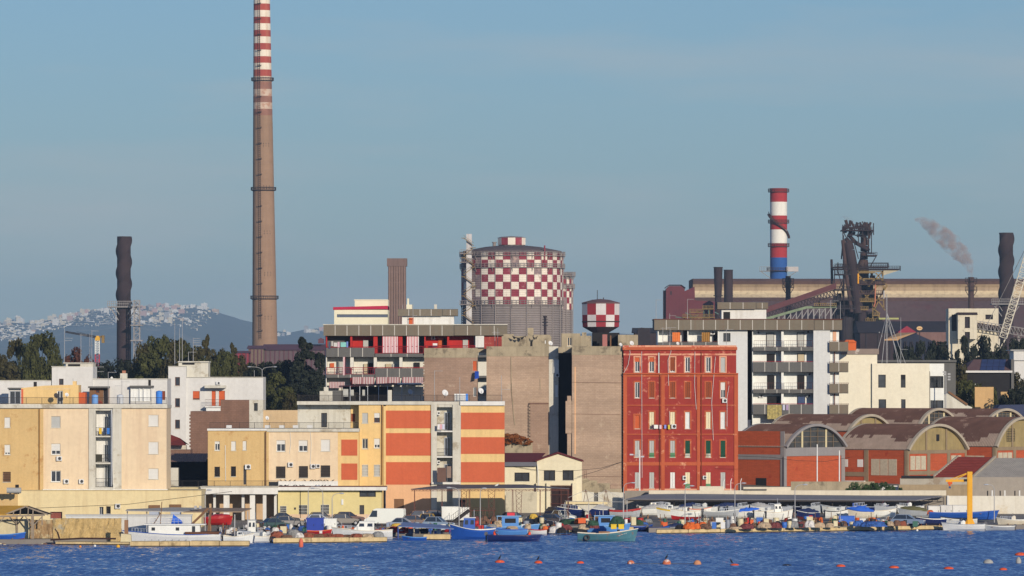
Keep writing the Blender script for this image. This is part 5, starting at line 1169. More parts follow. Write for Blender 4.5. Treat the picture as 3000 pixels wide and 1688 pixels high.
for i,c in enumerate(((235,225,220),(225,170,170),(210,205,215))):
    mb=MB();mb.box(X(1282+i*7,Y),X(1288+i*7,Y),Y-.2,Y-.15,Z(1258,Y),Z(1243,Y));solo('laundry',mb,mat('cloth_p%d'%i,c),('white','pink','lilac')[i]+' cloth on the top balcony of the orange banded house','laundry')

# ---------------------------------------------------------------- red and grey balcony block
B=House('balcony_block','grey-panelled apartment block with bright red balconies and striped sunblinds',1200,985.0)
m_bred_w=mat('balcony_red_wall',(186,46,40),var=.1,sc=.5);m_cream_w=mat('balcony_cream_wall',(226,216,192),var=.05)
B.block(953,1490,984,None,m_cream_w,d=2.4,dep=10,name='back_wall')
B.panels(947,1330,953,984,-.5,11,m_panel,.15,'fascia_panel');B.panels(1330.3,1487,954,983,-.45,4,m_panel,.15,'fascia_panel');B.box('roof_slab',948,1486,951.5,983,-.3,12,m_panelg)
B.box('roof_coping',946,1487,950,952.5,-.6,12.2,m_wdirty)
for t,bt in((1019,1047),(1080,1107),(1140,1150)):      # floor slabs
    B.box('floor_slab',955,1490,bt-6,bt,-.05,2.39,m_panelg)
B.panels(955,1098,1019,1046,-.25,4,m_panelg);B.panels(1098.4,1240,1036,1046,-.25,3,m_panelg,name='edge_panel')
B.panels(955,1098,1097,1107,-.25,4,m_panelg,name='edge_panel');B.panels(1098.4,1242,1079,1106,-.25,4,m_panelg)
def redrail(a,b,t,bt,d=-.2):
    Y=B.Y+d;mb=MB();x0,x1=X(a,Y),X(b,Y);z1,z0=Z(t,Y),Z(bt,Y);n=max(1,int((x1-x0)/1.3))
    mb.beam((x0,Y,z1),(x1,Y,z1),.09);mb.beam((x0,Y,z0),(x1,Y,z0),.07);mb.beam((x0,Y,z0+(z1-z0)*.75),(x1,Y,z0+(z1-z0)*.75),.05)
    for i in range(n+1):x=x0+(x1-x0)*i/n;mb.beam((x,Y,z0),(x,Y,z1),.08)
    for i in range(n):
        for k in range(1,6):x=x0+(x1-x0)*(i+k/6)/n;mb.beam((x,Y,z0),(x,Y,z0+(z1-z0)*.75),.025)
    part('red_railing',mb,m_ired,B.o)
redrail(1098,1240,1015,1035);redrail(956,1028,1077,1096);redrail(1030,1097,1077,1096);redrail(956,1097,1016.5,1019);redrail(1098,1242,1076.5,1079);redrail(1243,1392,1013,1018)
for a,b,c in((955,958,m_bred_w),(1026,1032,m_bred_w),(1094,1106,m_bred_w),(1168,1179,m_bred_w),(1243,1247,m_bred_w),(1310,1316,m_bred_w)):B.box('divider',a,b,983,1041,.02,2.39,c)
for a,b in((955,958),(1026,1036),(1095,1104),(1170,1179)):B.box('divider',a,b,1047,1101,.02,2.39,m_cream_w)
for a,b in((955,957),(1027,1032),(1097,1102),(1172,1178)):B.box('divider',a,b,1107,1160,.0,2.39,m_bred_w if a==1027 else m_cream_w)
for a,b in((1032,1094),(1247,1310),(1316,1388)):B.box('red_back_wall',a,b,985,1040,2.2,2.38,m_bred_w)
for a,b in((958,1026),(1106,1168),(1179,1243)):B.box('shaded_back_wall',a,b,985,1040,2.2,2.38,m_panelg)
for a,b,t,bt,c in((1064,1080,996,1030,m_rollg),(1150,1165,1066,1096,m_rollg),(1066,1076,1066,1096,mat('beige_blind',(196,176,140))),(1130,1146,1066,1078,mat('beige_blind',(196,176,140))),(967,979,1064,1077,m_ror),(994,1005,1060,1096,m_rollg),(1356,1371,994,1020,m_rollg),(1284,1297,990,1018,m_ror),(1213,1230,1062,1078,m_dark),(1030,1032.5,1062,1090,m_dark),(1300,1309,992,1018,m_dark),(1080,1092,998,1030,m_dark),(1078,1092,1064,1096,m_dark)):
    Y=B.Y+2.05;mb=MB();mb.box(X(a,Y),X(b,Y),Y,Y+.12,Z(bt,Y),Z(t,Y));part('balcony_door',mb,c,B.o)
m_str1=mat('blind_red',(196,80,84));m_str2=mat('blind_white',(236,226,216));m_str3=mat('awning_dusty_red',(168,116,110));m_str4=mat('awning_dusty_white',(200,178,164))
def blind(a,b,t,bt,d,dz,ms,nm,lab,n=None):
    Y=B.Y+d;n=n or int((b-a)/2.2);mb=MB()
    for i in range(n):
        mb.mi=i%2;u0,u1=X(a+(b-a)*i/n,Y),X(a+(b-a)*(i+1)/n,Y);w0,w1=.05*math.sin(i*1.1),.05*math.sin((i+1)*1.1)
        mb.quad((u0,Y-dz+w0,Z(bt,Y)),(u1,Y-dz+w1,Z(bt,Y)),(u1,Y,Z(t,Y)),(u0,Y,Z(t,Y)))
    part(nm,mb,ms,B.o,label=lab)
blind(1120,1167,985,1034,-.1,.25,[m_str1,m_str2],'sunblind','red and white striped sunblind');blind(1191,1227,985,1034,-.1,.25,[m_str1,m_str2],'sunblind','red and white striped sunblind');blind(1005,1011,1046,1100,-.3,.05,[m_str2,m_str1],'sunblind','gathered striped sunblind',4)
for a,b in((1032,1061),(1061.5,1096),(1103,1137),(1137.5,1171),(1179,1215),(1215.5,1241)):blind(a,b,1105,1125,-.25,.7,[m_str3,m_str4],'awning','dusty red striped awning',9)
blind(965,1010,1119,1137,.3,.4,[m_str3,m_str4],'awning','faded pink awning',20)
B.box('roof_house',1178,1330,926,951,3,9,m_white);B.panels(1165,1296,906,926,2.3,4,m_panel,.15,'roof_house_fascia');B.panels(1296.3,1342,907,925,2.4,2,m_panel,.15,'roof_house_fascia');B.box('roof_house_slab',1166,1341,905.5,925.5,2.5,9.6,m_panelg);B.box('orange_door',1198,1212,931,951,2.9,2.98,m_ror);B.box('chimney',1272,1280,892,906,5,6,m_wdirty)
B.box('white_room',1393,1418,984,1018,-.2,2.3,m_white);B.box('red_peeling_wall',1418.3,1490,984,1030,.3,2.3,mat('red_peeling',(160,66,56),var=.2,sc=.5,patch=.25,patch_col=(190,150,120),patch_sc=.5,streak=.3))
B.ac(1262,1275,986,995,2.1);B.box('white_box',1268,1281,1006,1018,.3,1.0,m_frame)
B.block(955,1242,1150.2,None,m_panelg,d=.0,dep=2,name='lower_wall')
for i,(a,b,t,bt,c)in enumerate(((963,968,1002,1022,(70,80,100)),(978,988,1004,1016,(216,206,190)),(989,995,1002,1018,(222,180,180)),(998,1014,1003,1017,(140,200,180)),(1015,1020,1001,1018,(120,140,190)),(971,976,1000,1014,(196,186,170)))):
    Y=B.Y-.3;mb=MB();mb.box(X(a,Y),X(b,Y),Y-.05,Y,Z(bt,Y),Z(t,Y));solo('laundry',mb,mat('wash_%d'%i,c,var=.15),('dark blue','grey-white','pink','mint green','pale blue','beige')[i]+' laundry on the top left balcony of the red and grey block','laundry')
# pergola veranda in front of the block
V=thing('veranda','dark pergola veranda with ragged cover on thin posts behind the lattice fence','veranda',(X(1120,960.),960.0,GZ(960.)))
Y=960.0
mb=MB();mb.add([(X(992,Y),Y-2,Z(1134,Y)),(X(1150,Y),Y-2,Z(1128,Y)),(X(1240,Y),Y-2,Z(1130,Y)),(X(1240,Y),Y+2,Z(1126,Y)),(X(1150,Y),Y+2,Z(1122,Y)),(X(992,Y),Y+2,Z(1130,Y))],[(0,1,4,5),(1,2,3,4)]);part('cover',mb,mat('ragged_cover',(86,40,38),var=.3),V)
mb=MB();mb.box(X(1165,Y),X(1235,Y),Y-2.2,Y+1,Z(1128,Y)+.1,Z(1122,Y));part('white_gutter',mb,m_white,V)
for px in(1002,1027,1055,1078,1110,1136,1178,1213):mb=MB();mb.beam((X(px,Y),Y-1.9,GZ(Y)),(X(px,Y),Y-1.9,Z(1131,Y)),.09);part('post',mb,m_alu if px>1005 else m_iron,V)
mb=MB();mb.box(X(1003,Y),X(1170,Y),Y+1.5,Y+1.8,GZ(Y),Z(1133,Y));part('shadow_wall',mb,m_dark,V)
mb=MB();mb.box(X(1150,Y),X(1240,Y),Y+1.4,Y+1.7,GZ(Y),Z(1133,Y));part('pale_wall',mb,m_cream_w,V)
mb=MB();mb.box(X(1006,Y),X(1021,Y),Y-1.5,Y-1.4,Z(1162,Y),Z(1140,Y));part('frosted_panel',mb,m_rollg,V)
for a in(1062,1028):mb=MB();mb.box(X(a,Y),X(a+9,Y),Y-1.0,Y-.9,Z(1160,Y),Z(1142,Y));part('curtain',mb,m_rollg,V)
mb=MB();mb.box(X(940,Y),X(977,Y),Y-6,Y-4,GZ(Y),Z(1146,Y));mb.box(X(952,Y),X(965,Y),Y-5.6,Y-4.4,Z(1146,Y),Z(1134,Y));solo('brick_oven',mb,m_wdirty,'pale masonry roof oven with vented chimney at the veranda end','oven')

# ---------------------------------------------------------------- blind tuff walls
W1=House('tuff_party_wall','tall blind brown tuff wall behind the orange banded house roof',1330,938.0)
W1.block(1243,1399,1022,None,m_tuff,[(1385,1397,1058,1087,'roll',{'col':m_ror,'sill':False}),(1387,1396,1135,1162,'two',{'sill':False})],dep=12)
W1.box('plaster_cap',1242.5,1399.5,1020,1048,-.06,-.005,m_cap)
for i in range(12):W1.box('toothing_block',1239.5,1242.8,1062+i*8.5,1066.5+i*8.5,.1,.6,m_tuff)
Y=937.;mb=MB();mb.add([(X(1391,Y),Y-.6,Z(1111,Y)),(X(1403,Y),Y-.6,Z(1108,Y)),(X(1403,Y),Y-.3,Z(1088,Y)),(X(1391,Y),Y-.05,Z(1088,Y))],[(0,1,2,3)]);mb.add([(X(1391,Y),Y-.5,Z(1111,Y)),(X(1391,Y),Y+.3,Z(1088,Y)),(X(1403,Y),Y+.3,Z(1088,Y))],[(0,1,2)]);part('blue_awning',mb,mat('blue_cloth',(36,74,160),var=.15),W1.o)
W1.box('gap_bridge',1399.7,1425,1022,1033,6,9,m_cap)
W2=House('tuff_party_wall','widest blind tuff wall with plastered cap and a walled-up lower corner',1520,939.0)
W2.block(1425.3,1620,1017,None,m_tuffl,dep=13);W2.box('plaster_cap',1425,1608,1015,1044,-.07,-.006,m_cap)
W2.box('corner_plaster',1608.4,1636,1015,1345,-.05,6,m_wdirty);W2.box('white_panel',1622,1637,1054,1093,-.35,-.06,m_white);W2.ac(1626,1638,1094,1105,-.05);W2.box('white_window',1627,1634,1128,1163,-.12,-.06,m_frame)
W2.pipe([(1620,1055),(1620,1095)],-.12,.05,m_white);W2.pipe([(1497,1046),(1498,1140),(1505,1220),(1508,1245)],-.06,.06,m_cap,'plaster_seam');W2.pipe([(1582,1110),(1583,1142)],-.06,.05,m_cap,'plaster_seam')
for i in range(11):W2.box('toothing_block',1549,1553.5,1186+i*9.5,1191.5+i*9.5,-.45,-.07,m_tuffl)
W2.box('jutting_wall',1553.7,1606,1184,1345,-.4,-.07,m_tuff);W2.box('jutting_coping',1551,1607,1180,1184,-.5,-.07,m_brick_d)
W2.box('low_wall',1479,1560,1298,1345,-3,-2,m_cap)
W3=House('tuff_party_wall','pale blind tuff wall with toothed edge joined to the red house',1750,932.5)
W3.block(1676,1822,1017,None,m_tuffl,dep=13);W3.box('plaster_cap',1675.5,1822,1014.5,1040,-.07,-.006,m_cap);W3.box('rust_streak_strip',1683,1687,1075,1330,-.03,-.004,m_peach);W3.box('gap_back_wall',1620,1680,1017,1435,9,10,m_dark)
W3.box('gap_side_wall',1662,1675.3,1160,1435,.3,9,m_tuffl);W3.box('gap_bridge',1636,1676,1017,1034,3,6,m_cap);W3.box('step_pier',1657,1675,1175,1270,.1,.5,m_tuffl)
rt=random.Random(5);t=1048
while t<1420:W3.box('toothing_block',1822.3,1826.5-rt.uniform(0,2),t,t+5,-.12,.3,m_tuffl);t+=8.2
for py in(1120,1213,1395):W3.pipe([(1677,py),(1740,py+1),(1820,py+2)],-.04,.03,m_brick_d,'crack_line')
# crumbling rooms on top
C1=House('ruined_rooftop_rooms','crumbling weed-stained rooms on the tuff wall roof before the gas holder',1540,955.0)
C1.block(1470,1615,985,1018,m_cap,[(1553,1560,1000,1015,'roll',{'col':m_dark,'sill':False}),(1596,1600,997,1007,'roll',{'col':m_frame,'sill':False})],dep=5)
C1.block(1475,1505,979,985,m_cap,d=.2,dep=4,name='broken_top');C1.block(1546,1563,961,984.8,m_cap,d=1.2,dep=2,name='chimney_stub');C1.block(1565,1612,981,985,m_cap,d=.3,dep=4,name='broken_top')
C1.block(1645,1700,977,1018,m_cap,[(1662,1676,988,1014,'two',{'frame':mat('cream_frame',(232,208,170))})],d=-.5,dep=5,name='room');C1.block(1700.3,1733,984,1018,m_cap,d=-.4,dep=5,name='room');C1.block(1705,1718,974,984,m_cap,d=0,dep=2,name='broken_top')
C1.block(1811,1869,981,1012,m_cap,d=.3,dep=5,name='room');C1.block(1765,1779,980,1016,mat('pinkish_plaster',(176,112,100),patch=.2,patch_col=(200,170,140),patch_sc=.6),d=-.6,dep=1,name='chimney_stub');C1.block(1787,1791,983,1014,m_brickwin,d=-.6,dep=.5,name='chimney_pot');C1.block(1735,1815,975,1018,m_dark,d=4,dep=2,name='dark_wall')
for a,b in((1500,1540),(1560,1575)):
    Y=954.;mb=MB();n=10
    for i in range(n):
        u0,u1=X(a+(b-a)*i/n,Y),X(a+(b-a)*(i+1)/n,Y);s0,s1=abs(math.sin(i/n*3.14))*.35,abs(math.sin((i+1)/n*3.14))*.35;h=Z(984,Y)
        mb.quad((u0,Y-.3,h-s0-.35*(i%3>0)),(u1,Y-.3,h-s1-.3*((i+1)%3>0)),(u1,Y-.25,h-s1+.05),(u0,Y-.25,h-s0+.05))
    part('torn_tarpaulin',mb,m_dark,C1.o)

# ---------------------------------------------------------------- red house
m_red=mat('red_plaster',(160,56,45),var=.16,sc=.3,patch=.09,patch_col=(206,128,98),patch_sc=1.3,streak=.16,streak_col=(136,40,38));m_ors=mat('orange_stucco',(190,92,54),var=.10,sc=.5,patch=.08,patch_col=(226,160,116),patch_sc=.9,streak=.2,streak_col=(170,74,46));m_sal=mat('salmon_plaster',(226,160,122),var=.15,sc=.6,patch=.3,patch_col=(186,80,62),patch_sc=.8)
RH=House('red_house','weathered red five-storey house with orange pilasters and tall shuttered windows',1990,932.0)
cxs=[1867,1909.5,1970.5,2014.5,2075,2118]
rows5=[(1047,1090),(1120,1166),(1207,1256),(1291,1340),(1384,1430)]
mg=mat('pale_green_panel',(96,140,96))
sty=[['oshade','oshade','brown1','open','open2','pane'],['white','brown','brown','brown','brown','whiter'],['oshade2','cream','cream','whitec','cream','stripe'],['grey','greyg','greyg','green2','green','green'],['grey','grey','wdoor','creamg','creamg','grey']]
wl=[]
for(t,b),rw_ in zip(rows5,sty):
    for c,st in zip(cxs,rw_):
        hw=7;tt_,bb=t,b
        kw={'frame':m_frame};style='two'
        if st=='oshade':style,kw='half',{'col':m_ror,'frac':.3}
        elif st=='oshade2':style,kw='roll',{'col':m_ror};tt_+=10
        elif st=='brown1':style,kw='half',{'col':m_brn,'frac':.9}
        elif st in('open','open2'):style,kw='two',{}
        elif st=='pane':style,kw='roll',{'col':m_rollg}
        elif st=='white':style,kw='two',{}
        elif st=='brown':style,kw='leaf',{'col':m_brn}
        elif st=='whiter':style,kw='half',{'col':m_roll,'frac':.5}
        elif st=='cream':style,kw='leaf',{'col':mat('cream_shutter',(236,216,170))}
        elif st=='whitec':style,kw='curtain',{}
        elif st=='stripe':style,kw='curtain',{'col':m_frame}
        elif st in('grey','greyg'):style,kw='leaf',{'col':m_rollg}
        elif st in('green','green2'):style,kw='leaf',{'col':m_grn}
        elif st=='wdoor':style,kw='leaf',{'col':m_frame}
        elif st=='creamg':style,kw='leaf',{'col':mat('cream_shutter',(236,216,170))}
        wl.append((c-hw,c+hw,tt_,bb,style,kw))
RH.block(1827,2157,1016,None,m_red,wl,dep=14,rev=.22)
for(a,b,t,bt,st,kw),si in zip(wl,[x for r_ in sty for x in r_]):       # painted surrounds
    Y=RH.Y-.05;mb=MB();e=4 if si!='oshade2' else 5
    x0,x1,z1,z0=X(a,Y),X(b,Y),Z(t,Y),Z(bt,Y);g=e*Y/F
    mb.box(x0-g,x0,Y,Y+.048,z0-g*.6,z1+g);mb.box(x1,x1+g,Y,Y+.048,z0-g*.6,z1+g);mb.box(x0,x1,Y,Y+.048,z1,z1+g*(1 if t<1380 else .3));mb.box(x0,x1,Y,Y+.048,z0-g*.6,z0)
    if t<1380:part('window_surround',mb,m_ors if t>1100 else m_sal,RH.o)
    if si in('greyg','creamg'):mb=MB();mb.box(x0,x1,Y-.02,Y+.02,z0,z0+(z1-z0)*.27);part('green_panel',mb,mg,RH.o)
    if si in('green2','green')and b<2110:mb=MB();mb.box(x0,x1,Y-.02,Y+.02,z0-.02,z0+(z1-z0)*.22);part('balcony_panel',mb,m_wdirty,RH.o)
    mb=MB();mb.beam((x0-.25,Y-.3,z0+.35),(x1+.25,Y-.3,z0+.35),.03);mb.beam((x0-.05,Y-.3,z0+.35),(x0-.05,Y,z0+.35),.03);mb.beam((x1+.05,Y-.3,z0+.35),(x1+.05,Y,z0+.35),.03)
    if 1280<t<1300:part('drying_rail',mb,m_iron,RH.o)
for a,b in((1826,1837),(1937,1947.5),(2042,2051),(2151,2162.5)):RH.box('pilaster',a,b,1097,1440,-.14,.02,m_ors)
RH.box('string_course',1826,2163,1093,1097,-.35,.02,m_ors);RH.box('frieze_band',1837.2,2150.8,1097.2,1104,-.08,.02,m_ors)
RH.box('string_course',1837.2,2150.8,1186,1189,-.16,.02,m_ors);RH.box('string_course',1837.2,2150.8,1271,1274,-.16,.02,m_ors);RH.box('orange_band',1837.2,2150.8,1354,1364,-.10,.02,m_ors)
RH.box('plaster_scar',1826.5,2157,1036,1041,-.03,.01,m_sal);RH.box('cornice',1824,2160,1017,1026,-.3,.03,m_ors);RH.box('parapet',1824.5,2157.5,1012,1016.9,-.1,1.0,m_sal);RH.box('bare_base',1827,2157,1432,1445,-.07,.01,m_sal)
for px in(1933,2055):RH.pipe([(px,1030),(px,1440)],-.2,.055,m_brn)
RH.pipe([(1930,1034),(1930,1095)],-.2,.09,m_frame,'white_pipe')
for pts in(((1844,1012),(1846,1035),(1840,1070),(1826,1095)),((1964,1014),(1966,1030),(1957,1055),(1959,1130)),((2036,1030),(2035,1130),(2040,1200)),((2096,1045),(2085,1180),(2090,1290)),((2136,1130),(2130,1165),(2130,1250)),((1880,1030),(1881,1400)),((1961,1205),(1963,1245))):RH.pipe(pts,-.18,.03,m_frame,'cable')
for(a,b,t,bt)in((2116,2130,1168,1180),(1967,1981,1243,1256),(2000,2010,1394,1406),(2059,2070,1394,1404)):RH.ac(a,b,t,bt)
Y=RH.Y-.5
RHl=[((236,230,225),'white',1916),((226,190,190),'pink',1932),((140,150,210),'lilac blue',1946),((220,190,60),'yellow',1957),((70,40,60),'dark purple',1909)]
for c,nm,px in RHl:mb=MB();w_=12 if nm=='white' else 6;mb.box(X(px,Y),X(px+w_,Y),Y-.03,Y,Z(1258-R.uniform(0,4),Y),Z(1245,Y));solo('laundry',mb,mat('rw_'+nm,c),nm+' laundry on the line across the red house','laundry')
mb=MB();mb.path([(X(1906,Y),Y,Z(1243,Y)),(X(1935,Y),Y,Z(1246,Y)),(X(1962,Y),Y,Z(1243,Y))],.02,4);solo('washing_line',mb,m_iron,'washing line slung between red house windows','clothes line')
# ---------------------------------------------------------------- white apartment block
Wb=House('white_apartment_block','white apartment block with olive panelled roof edge and deep balconies',2200,1010.0)
m_wht=mat('bright_white_wall',(240,234,216),var=.04,sc=.2,streak=.14,streak_col=(190,176,150));m_wcool=mat('cool_white_wall',(216,211,197),var=.04,sc=.2,streak=.12)
Wb.panels(1916,2385,937,967,-.9,13,m_panel,.15,'fascia_panel');Wb.panels(2385.3,2468,938,967,-.8,3,m_panel,.15,'fascia_panel');Wb.box('roof_slab',1917,2467,936.5,966.5,-.7,12,m_panelg);Wb.box('roof_coping',1915,2469,934.5,936.6,-1,12.3,m_irond)
Wb.block(2105,2190,967,None,m_wcool,[(2119,2140,976,1001,'dark2',{'frame':m_iron})],dep=10,name='wall')
Wb.block(1927,2105,967,None,m_wht,d=2.0,dep=9,name='balcony_back_wall')
for a,b in((1927,1930),(2014,2017),(2103,2106)):Wb.box('divider',a,b,967,1010,-.1,1.99,m_wht)
Wb.panels(1927,2103,1003,1013,-.3,5,m_panelg);Wb.rail(1942,2103,1000,1003,-.3,m_irond,posts=False)
for a,b,c,nm in((1970,1993,mat('orange_curtain',(232,128,64),var=.15),'orange curtain'),(2056,2080,mat('gold_curtain',(172,124,62),var=.25),'gold bead curtain')):mb=MB();Y=Wb.Y+.3;n=8;[mb.quad((X(a+(b-a)*i/n,Y),Y+.1*(i%2),Z(1002,Y)),(X(a+(b-a)*(i+1)/n,Y),Y+.1*((i+1)%2),Z(1002,Y)),(X(a+(b-a)*(i+1)/n,Y),Y+.1*((i+1)%2),Z(974,Y)),(X(a+(b-a)*i/n,Y),Y+.1*(i%2),Z(974,Y)))for i in range(n)];part('door_curtain',mb,c,Wb.o,label=nm)
Wb.box('dark_doorway',2002,2014,969,1002,1.9,1.98,m_dark);Wb.box('dark_doorway',2090,2103,976,1002,1.9,1.98,m_dark);Wb.ac(2081,2094,970,980,1.2)
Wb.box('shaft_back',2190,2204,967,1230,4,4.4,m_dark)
for t in(983,1025,1087,1150):Wb.box('shaft_window',2194,2203,t,t+17,3.9,3.98,m_iron)
Wb.block(2204,2383,967,None,m_wht,d=1.9,dep=9,name='balcony_back_wall')
for a,b in((2204,2206),(2289,2296)):Wb.box('divider',a,b,967,1232,.05,1.89,m_wht)
for t,bt,full in((1017,1028,0),(1061,1090,1),(1141,1152,0),(1185,1214,1)):
    Wb.box('floor_slab',2204.2,2383,bt-7,bt-.5,.0,1.89,m_panelg)
    Wb.panels(2205,2383,t,bt,-.35,5,m_panelg,.12,'parapet_panel' if full else 'edge_panel')
    if not full:
        for a,b in((2209,2292),(2297,2380)):Wb.rail(a,b,t-19,t-.4,-.25,m_irond,step=.35,posts=True,name='balcony_railing')
    else:Wb.rail(2206,2382,t-2.4,t-.4,-.25,m_ired,posts=False,name='hand_rail',step=3)
for a,b,t,bt,c in((2245,2268,975,1016,m_rollg),(2335,2356,974,1016,m_rollg),(2247,2270,1037,1060,m_dark),(2336,2357,1036,1060,mat('beige_blind',(196,176,140))),(2248,2269,1099,1140,m_dark),(2336,2357,1099,1140,m_dark),(2248,2292,1161,1184,m_dark),(2336,2359,1160,1184,m_paneb)):
    Y=Wb.Y+1.75;mb=MB();mb.box(X(a,Y),X(b,Y),Y,Y+.1,Z(bt,Y),Z(t,Y));q=part('balcony_door',mb,m_iron,Wb.o);mb=MB();mb.box(X(a+1.5,Y),X(b-1.5,Y),Y-.04,Y-.003,Z(bt,Y),Z(t+1.5,Y));part('door_leaf',mb,c,q)
for px,py in((2214,970),(2360,968),(2364,1092),(2223,1156),(2363,1155)):Wb.ac(px,px+13,py,py+9,1.9)
Wb.block(2383.3,2432,967,None,m_wcool,d=-.5,dep=10,name='corner_pier');Wb.block(2432.2,2458,967,None,m_wht,d=.4,dep=9,name='corner_wall')
for t in(1000,1061,1123,1184):
    Wb.box('side_balcony_floor',2430,2485,t+26,t+30,-1.1,.39,m_panelg);Wb.panels(2429,2486,t+2,t+28,-1.2,2,m_panel,.1,'side_balcony_panel');Wb.rail(2430,2486,t-1.5,t+2,-1.15,m_irond,posts=True,step=.4,name='side_balcony_rail')
Wb.pipe([(2445,1030),(2445,1220)],-.05,.09,m_irond);Wb.box('side_door',2440,2450,970,1000,.3,.39,mat('peach_door',(226,170,130)))
Wb.block(2114,2245,906,936,m_white,[(2119,2139,914,936,'roll',{'col':m_dark,'frame':m_ror,'sill':False})],d=4,dep=6,name='roof_house');Wb.panels(2101,2215,886,906,3.4,3,m_panel,.15,'roof_house_fascia');Wb.panels(2215.3,2251,887,905,3.5,2,m_panel,.15,'roof_house_fascia');Wb.box('roof_house_slab',2102,2250,885.5,905.5,3.6,10.5,m_panelg)
Y=Wb.Y-.55;mb=MB();n=10;[mb.quad((X(2248+42*i/n,Y),Y+.04*(i%2),Z(1228,Y)),(X(2248+42*(i+1)/n,Y),Y+.04*((i+1)%2),Z(1228,Y)),(X(2248+42*(i+1)/n,Y),Y+.04*((i+1)%2),Z(1187,Y)),(X(2248+42*i/n,Y),Y+.04*(i%2),Z(1187,Y)))for i in range(n)];solo('blanket',mb,mat('patterned_blanket',(176,156,92),var=.5,sc=2.2,patch=.3,patch_col=(120,110,80),patch_sc=2),'yellow patterned blanket hanging over the lowest white block balcony','blanket')
for a,c,nm in((2293,(200,196,200),'pale grey'),(2303,(176,150,170),'mauve')):mb=MB();mb.box(X(a,Y),X(a+7,Y),Y,Y+.04,Z(1202,Y),Z(1186,Y));solo('laundry',mb,mat('wl_'+nm,c),nm+' towel next to the patterned blanket','laundry')
# white annex to the right
An=House('white_annex','plain cream-white annex with four dark windows and a glazed corner bay',2650,1045.0)
m_ann=mat('annex_cream',(238,224,190),var=.04,sc=.2,streak=.12,streak_col=(206,180,140))
An.block(2458.3,2570,1038,None,m_ann,d=-1,dep=10);An.box('parapet',2464,2575,1022,1038,-1.3,9,mat('annex_parapet',(146,128,112),patch=.15,patch_col=(214,200,180),patch_sc=.6))
An.block(2555,2723,1065,None,m_ann,[(2573,2595,1098,1136,'dark',{'frame':m_iron,'sill':False}),(2639,2653,1098,1136,'half',{'frame':m_iron,'frac':.35,'col':m_dark,'sill':False}),(2574,2596,1170,1201,'dark',{'frame':m_iron,'sill':False}),(2640,2653,1170,1201,'dark',{'frame':m_iron,'sill':False})],d=-1.5,dep=11,name='main_wall')
An.block(2723.2,2766,1065.5,None,m_wht,[(2725,2764,1102,1137,'dark2',{'frame':m_iron,'sill':False}),(2726,2764,1173,1202,'dark2',{'frame':m_iron,'sill':False})],d=-1.2,dep=11,name='bay_wall')
for i in range(6):An.box('glazing_bar',2731+i*5.6,2732+i*5.6,1102,1137,-1.1,-1.02,m_iron)
An.pipe([(2723.5,1088),(2724,1204)],-1.4,.07,m_iron)
mb=MB();Y=1030.;x0,x1=X(2497,Y),X(2537-20,Y);mb.box(X(2483,Y),X(2516,Y),Y+8,Y+11,Z(1026,Y),Z(1002,Y));mb.prism([(X(2481,Y),Z(1002,Y)),(X(2518,Y),Z(1002,Y)),(X(2508,Y),Z(995,Y)),(X(2486,Y),Z(995,Y))],Y+7.8,Y+11.2);oh=solo('orange_hut',mb,mat('bright_orange',(216,104,52),var=.1),'orange rooftop hut with dark slit window beside the white block','hut')
# low cream gabled house in front of the tuff walls
Gh=House('cream_gable_house','small cream gabled house with dark windows, maroon roof and iron gate',1600,872.0)
m_cg=mat('cream_gable_wall',(232,216,176),var=.06,sc=.3,streak=.2,streak_col=(190,164,120))
Y=Gh.Y;wins_=[(1594,1626,1378,1408),(1649,1680,1378,1407)]
Gh.block(1573,1705,1351,None,m_cg,[(*wins_[0],'dark2',{'frame':m_iron,'bars':1}),(*wins_[1],'dark2',{'frame':m_iron,'bars':1}),(1614,1676,1424,1510,'roll',{'col':m_dark,'sill':False})],dep=10)
mb=MB();mb.prism([(X(1573,Y),Z(1350.8,Y)),(X(1705,Y),Z(1350.8,Y)),(X(1634,Y),Z(1331,Y))],Y,Y+10);part('gable',mb,m_cg,Gh.o)
mb=MB();mr_=mat('maroon_tile_roof',(108,44,42),var=.15,sc=.8)
xa,xm,xb=X(1568,Y),X(1634,Y),X(1710,Y);za,zm=Z(1353,Y),Z(1328.5,Y)
for a,za_,b,zb_ in((xa,za,xm,zm),(xm,zm,xb,za)):mb.add([(a,Y-.3,za_),(b,Y-.3,zb_),(b,Y+10.3,zb_),(a,Y+10.3,za_),(a,Y-.3,za_+.16),(b,Y-.3,zb_+.16),(b,Y+10.3,zb_+.16),(a,Y+10.3,za_+.16)],[(0,1,5,4),(4,5,6,7),(3,2,1,0),(2,3,7,6),(0,4,7,3),(1,2,6,5)])
part('gable_roof',mb,mr_,Gh.o)
Gh.block(1479,1573,1366,None,m_cg,[(1508,1551,1385,1410,'dark2',{'frame':m_iron,'bars':1})],d=.3,dep=9,name='side_wing');mb=MB();mb.add([(X(1478,Y),Y+.2,Z(1354,Y)),(X(1575,Y),Y+.2,Z(1354,Y)),(X(1600,Y),Y+8,Z(1329,Y)),(X(1478,Y),Y+8,Z(1329,Y))],[(0,1,2,3)]);part('wing_roof',mb,mr_,Gh.o);Gh.box('wing_fascia',1478,1572,1354,1366,-.3,.25,mat('dark_flat_edge',(110,108,110)))
mb=MB();Y2=Y-.4;x0,x1,z0,z1=X(1612,Y2),X(1676,Y2),GZ(Y2),Z(1423,Y2)
for i in range(19):x=x0+(x1-x0)*i/18;mb.beam((x,Y2,z0),(x,Y2,z1+.12),.03)
for t in(.02,.33,.66,1):mb.beam((x0,Y2,z0+(z1-z0)*t),(x1,Y2,z0+(z1-z0)*t),.06)
for x in(x0,(x0+x1)/2,x1):mb.beam((x,Y2,z0),(x,Y2,z1),.1)
part('iron_gate',mb,m_irond,Gh.o)
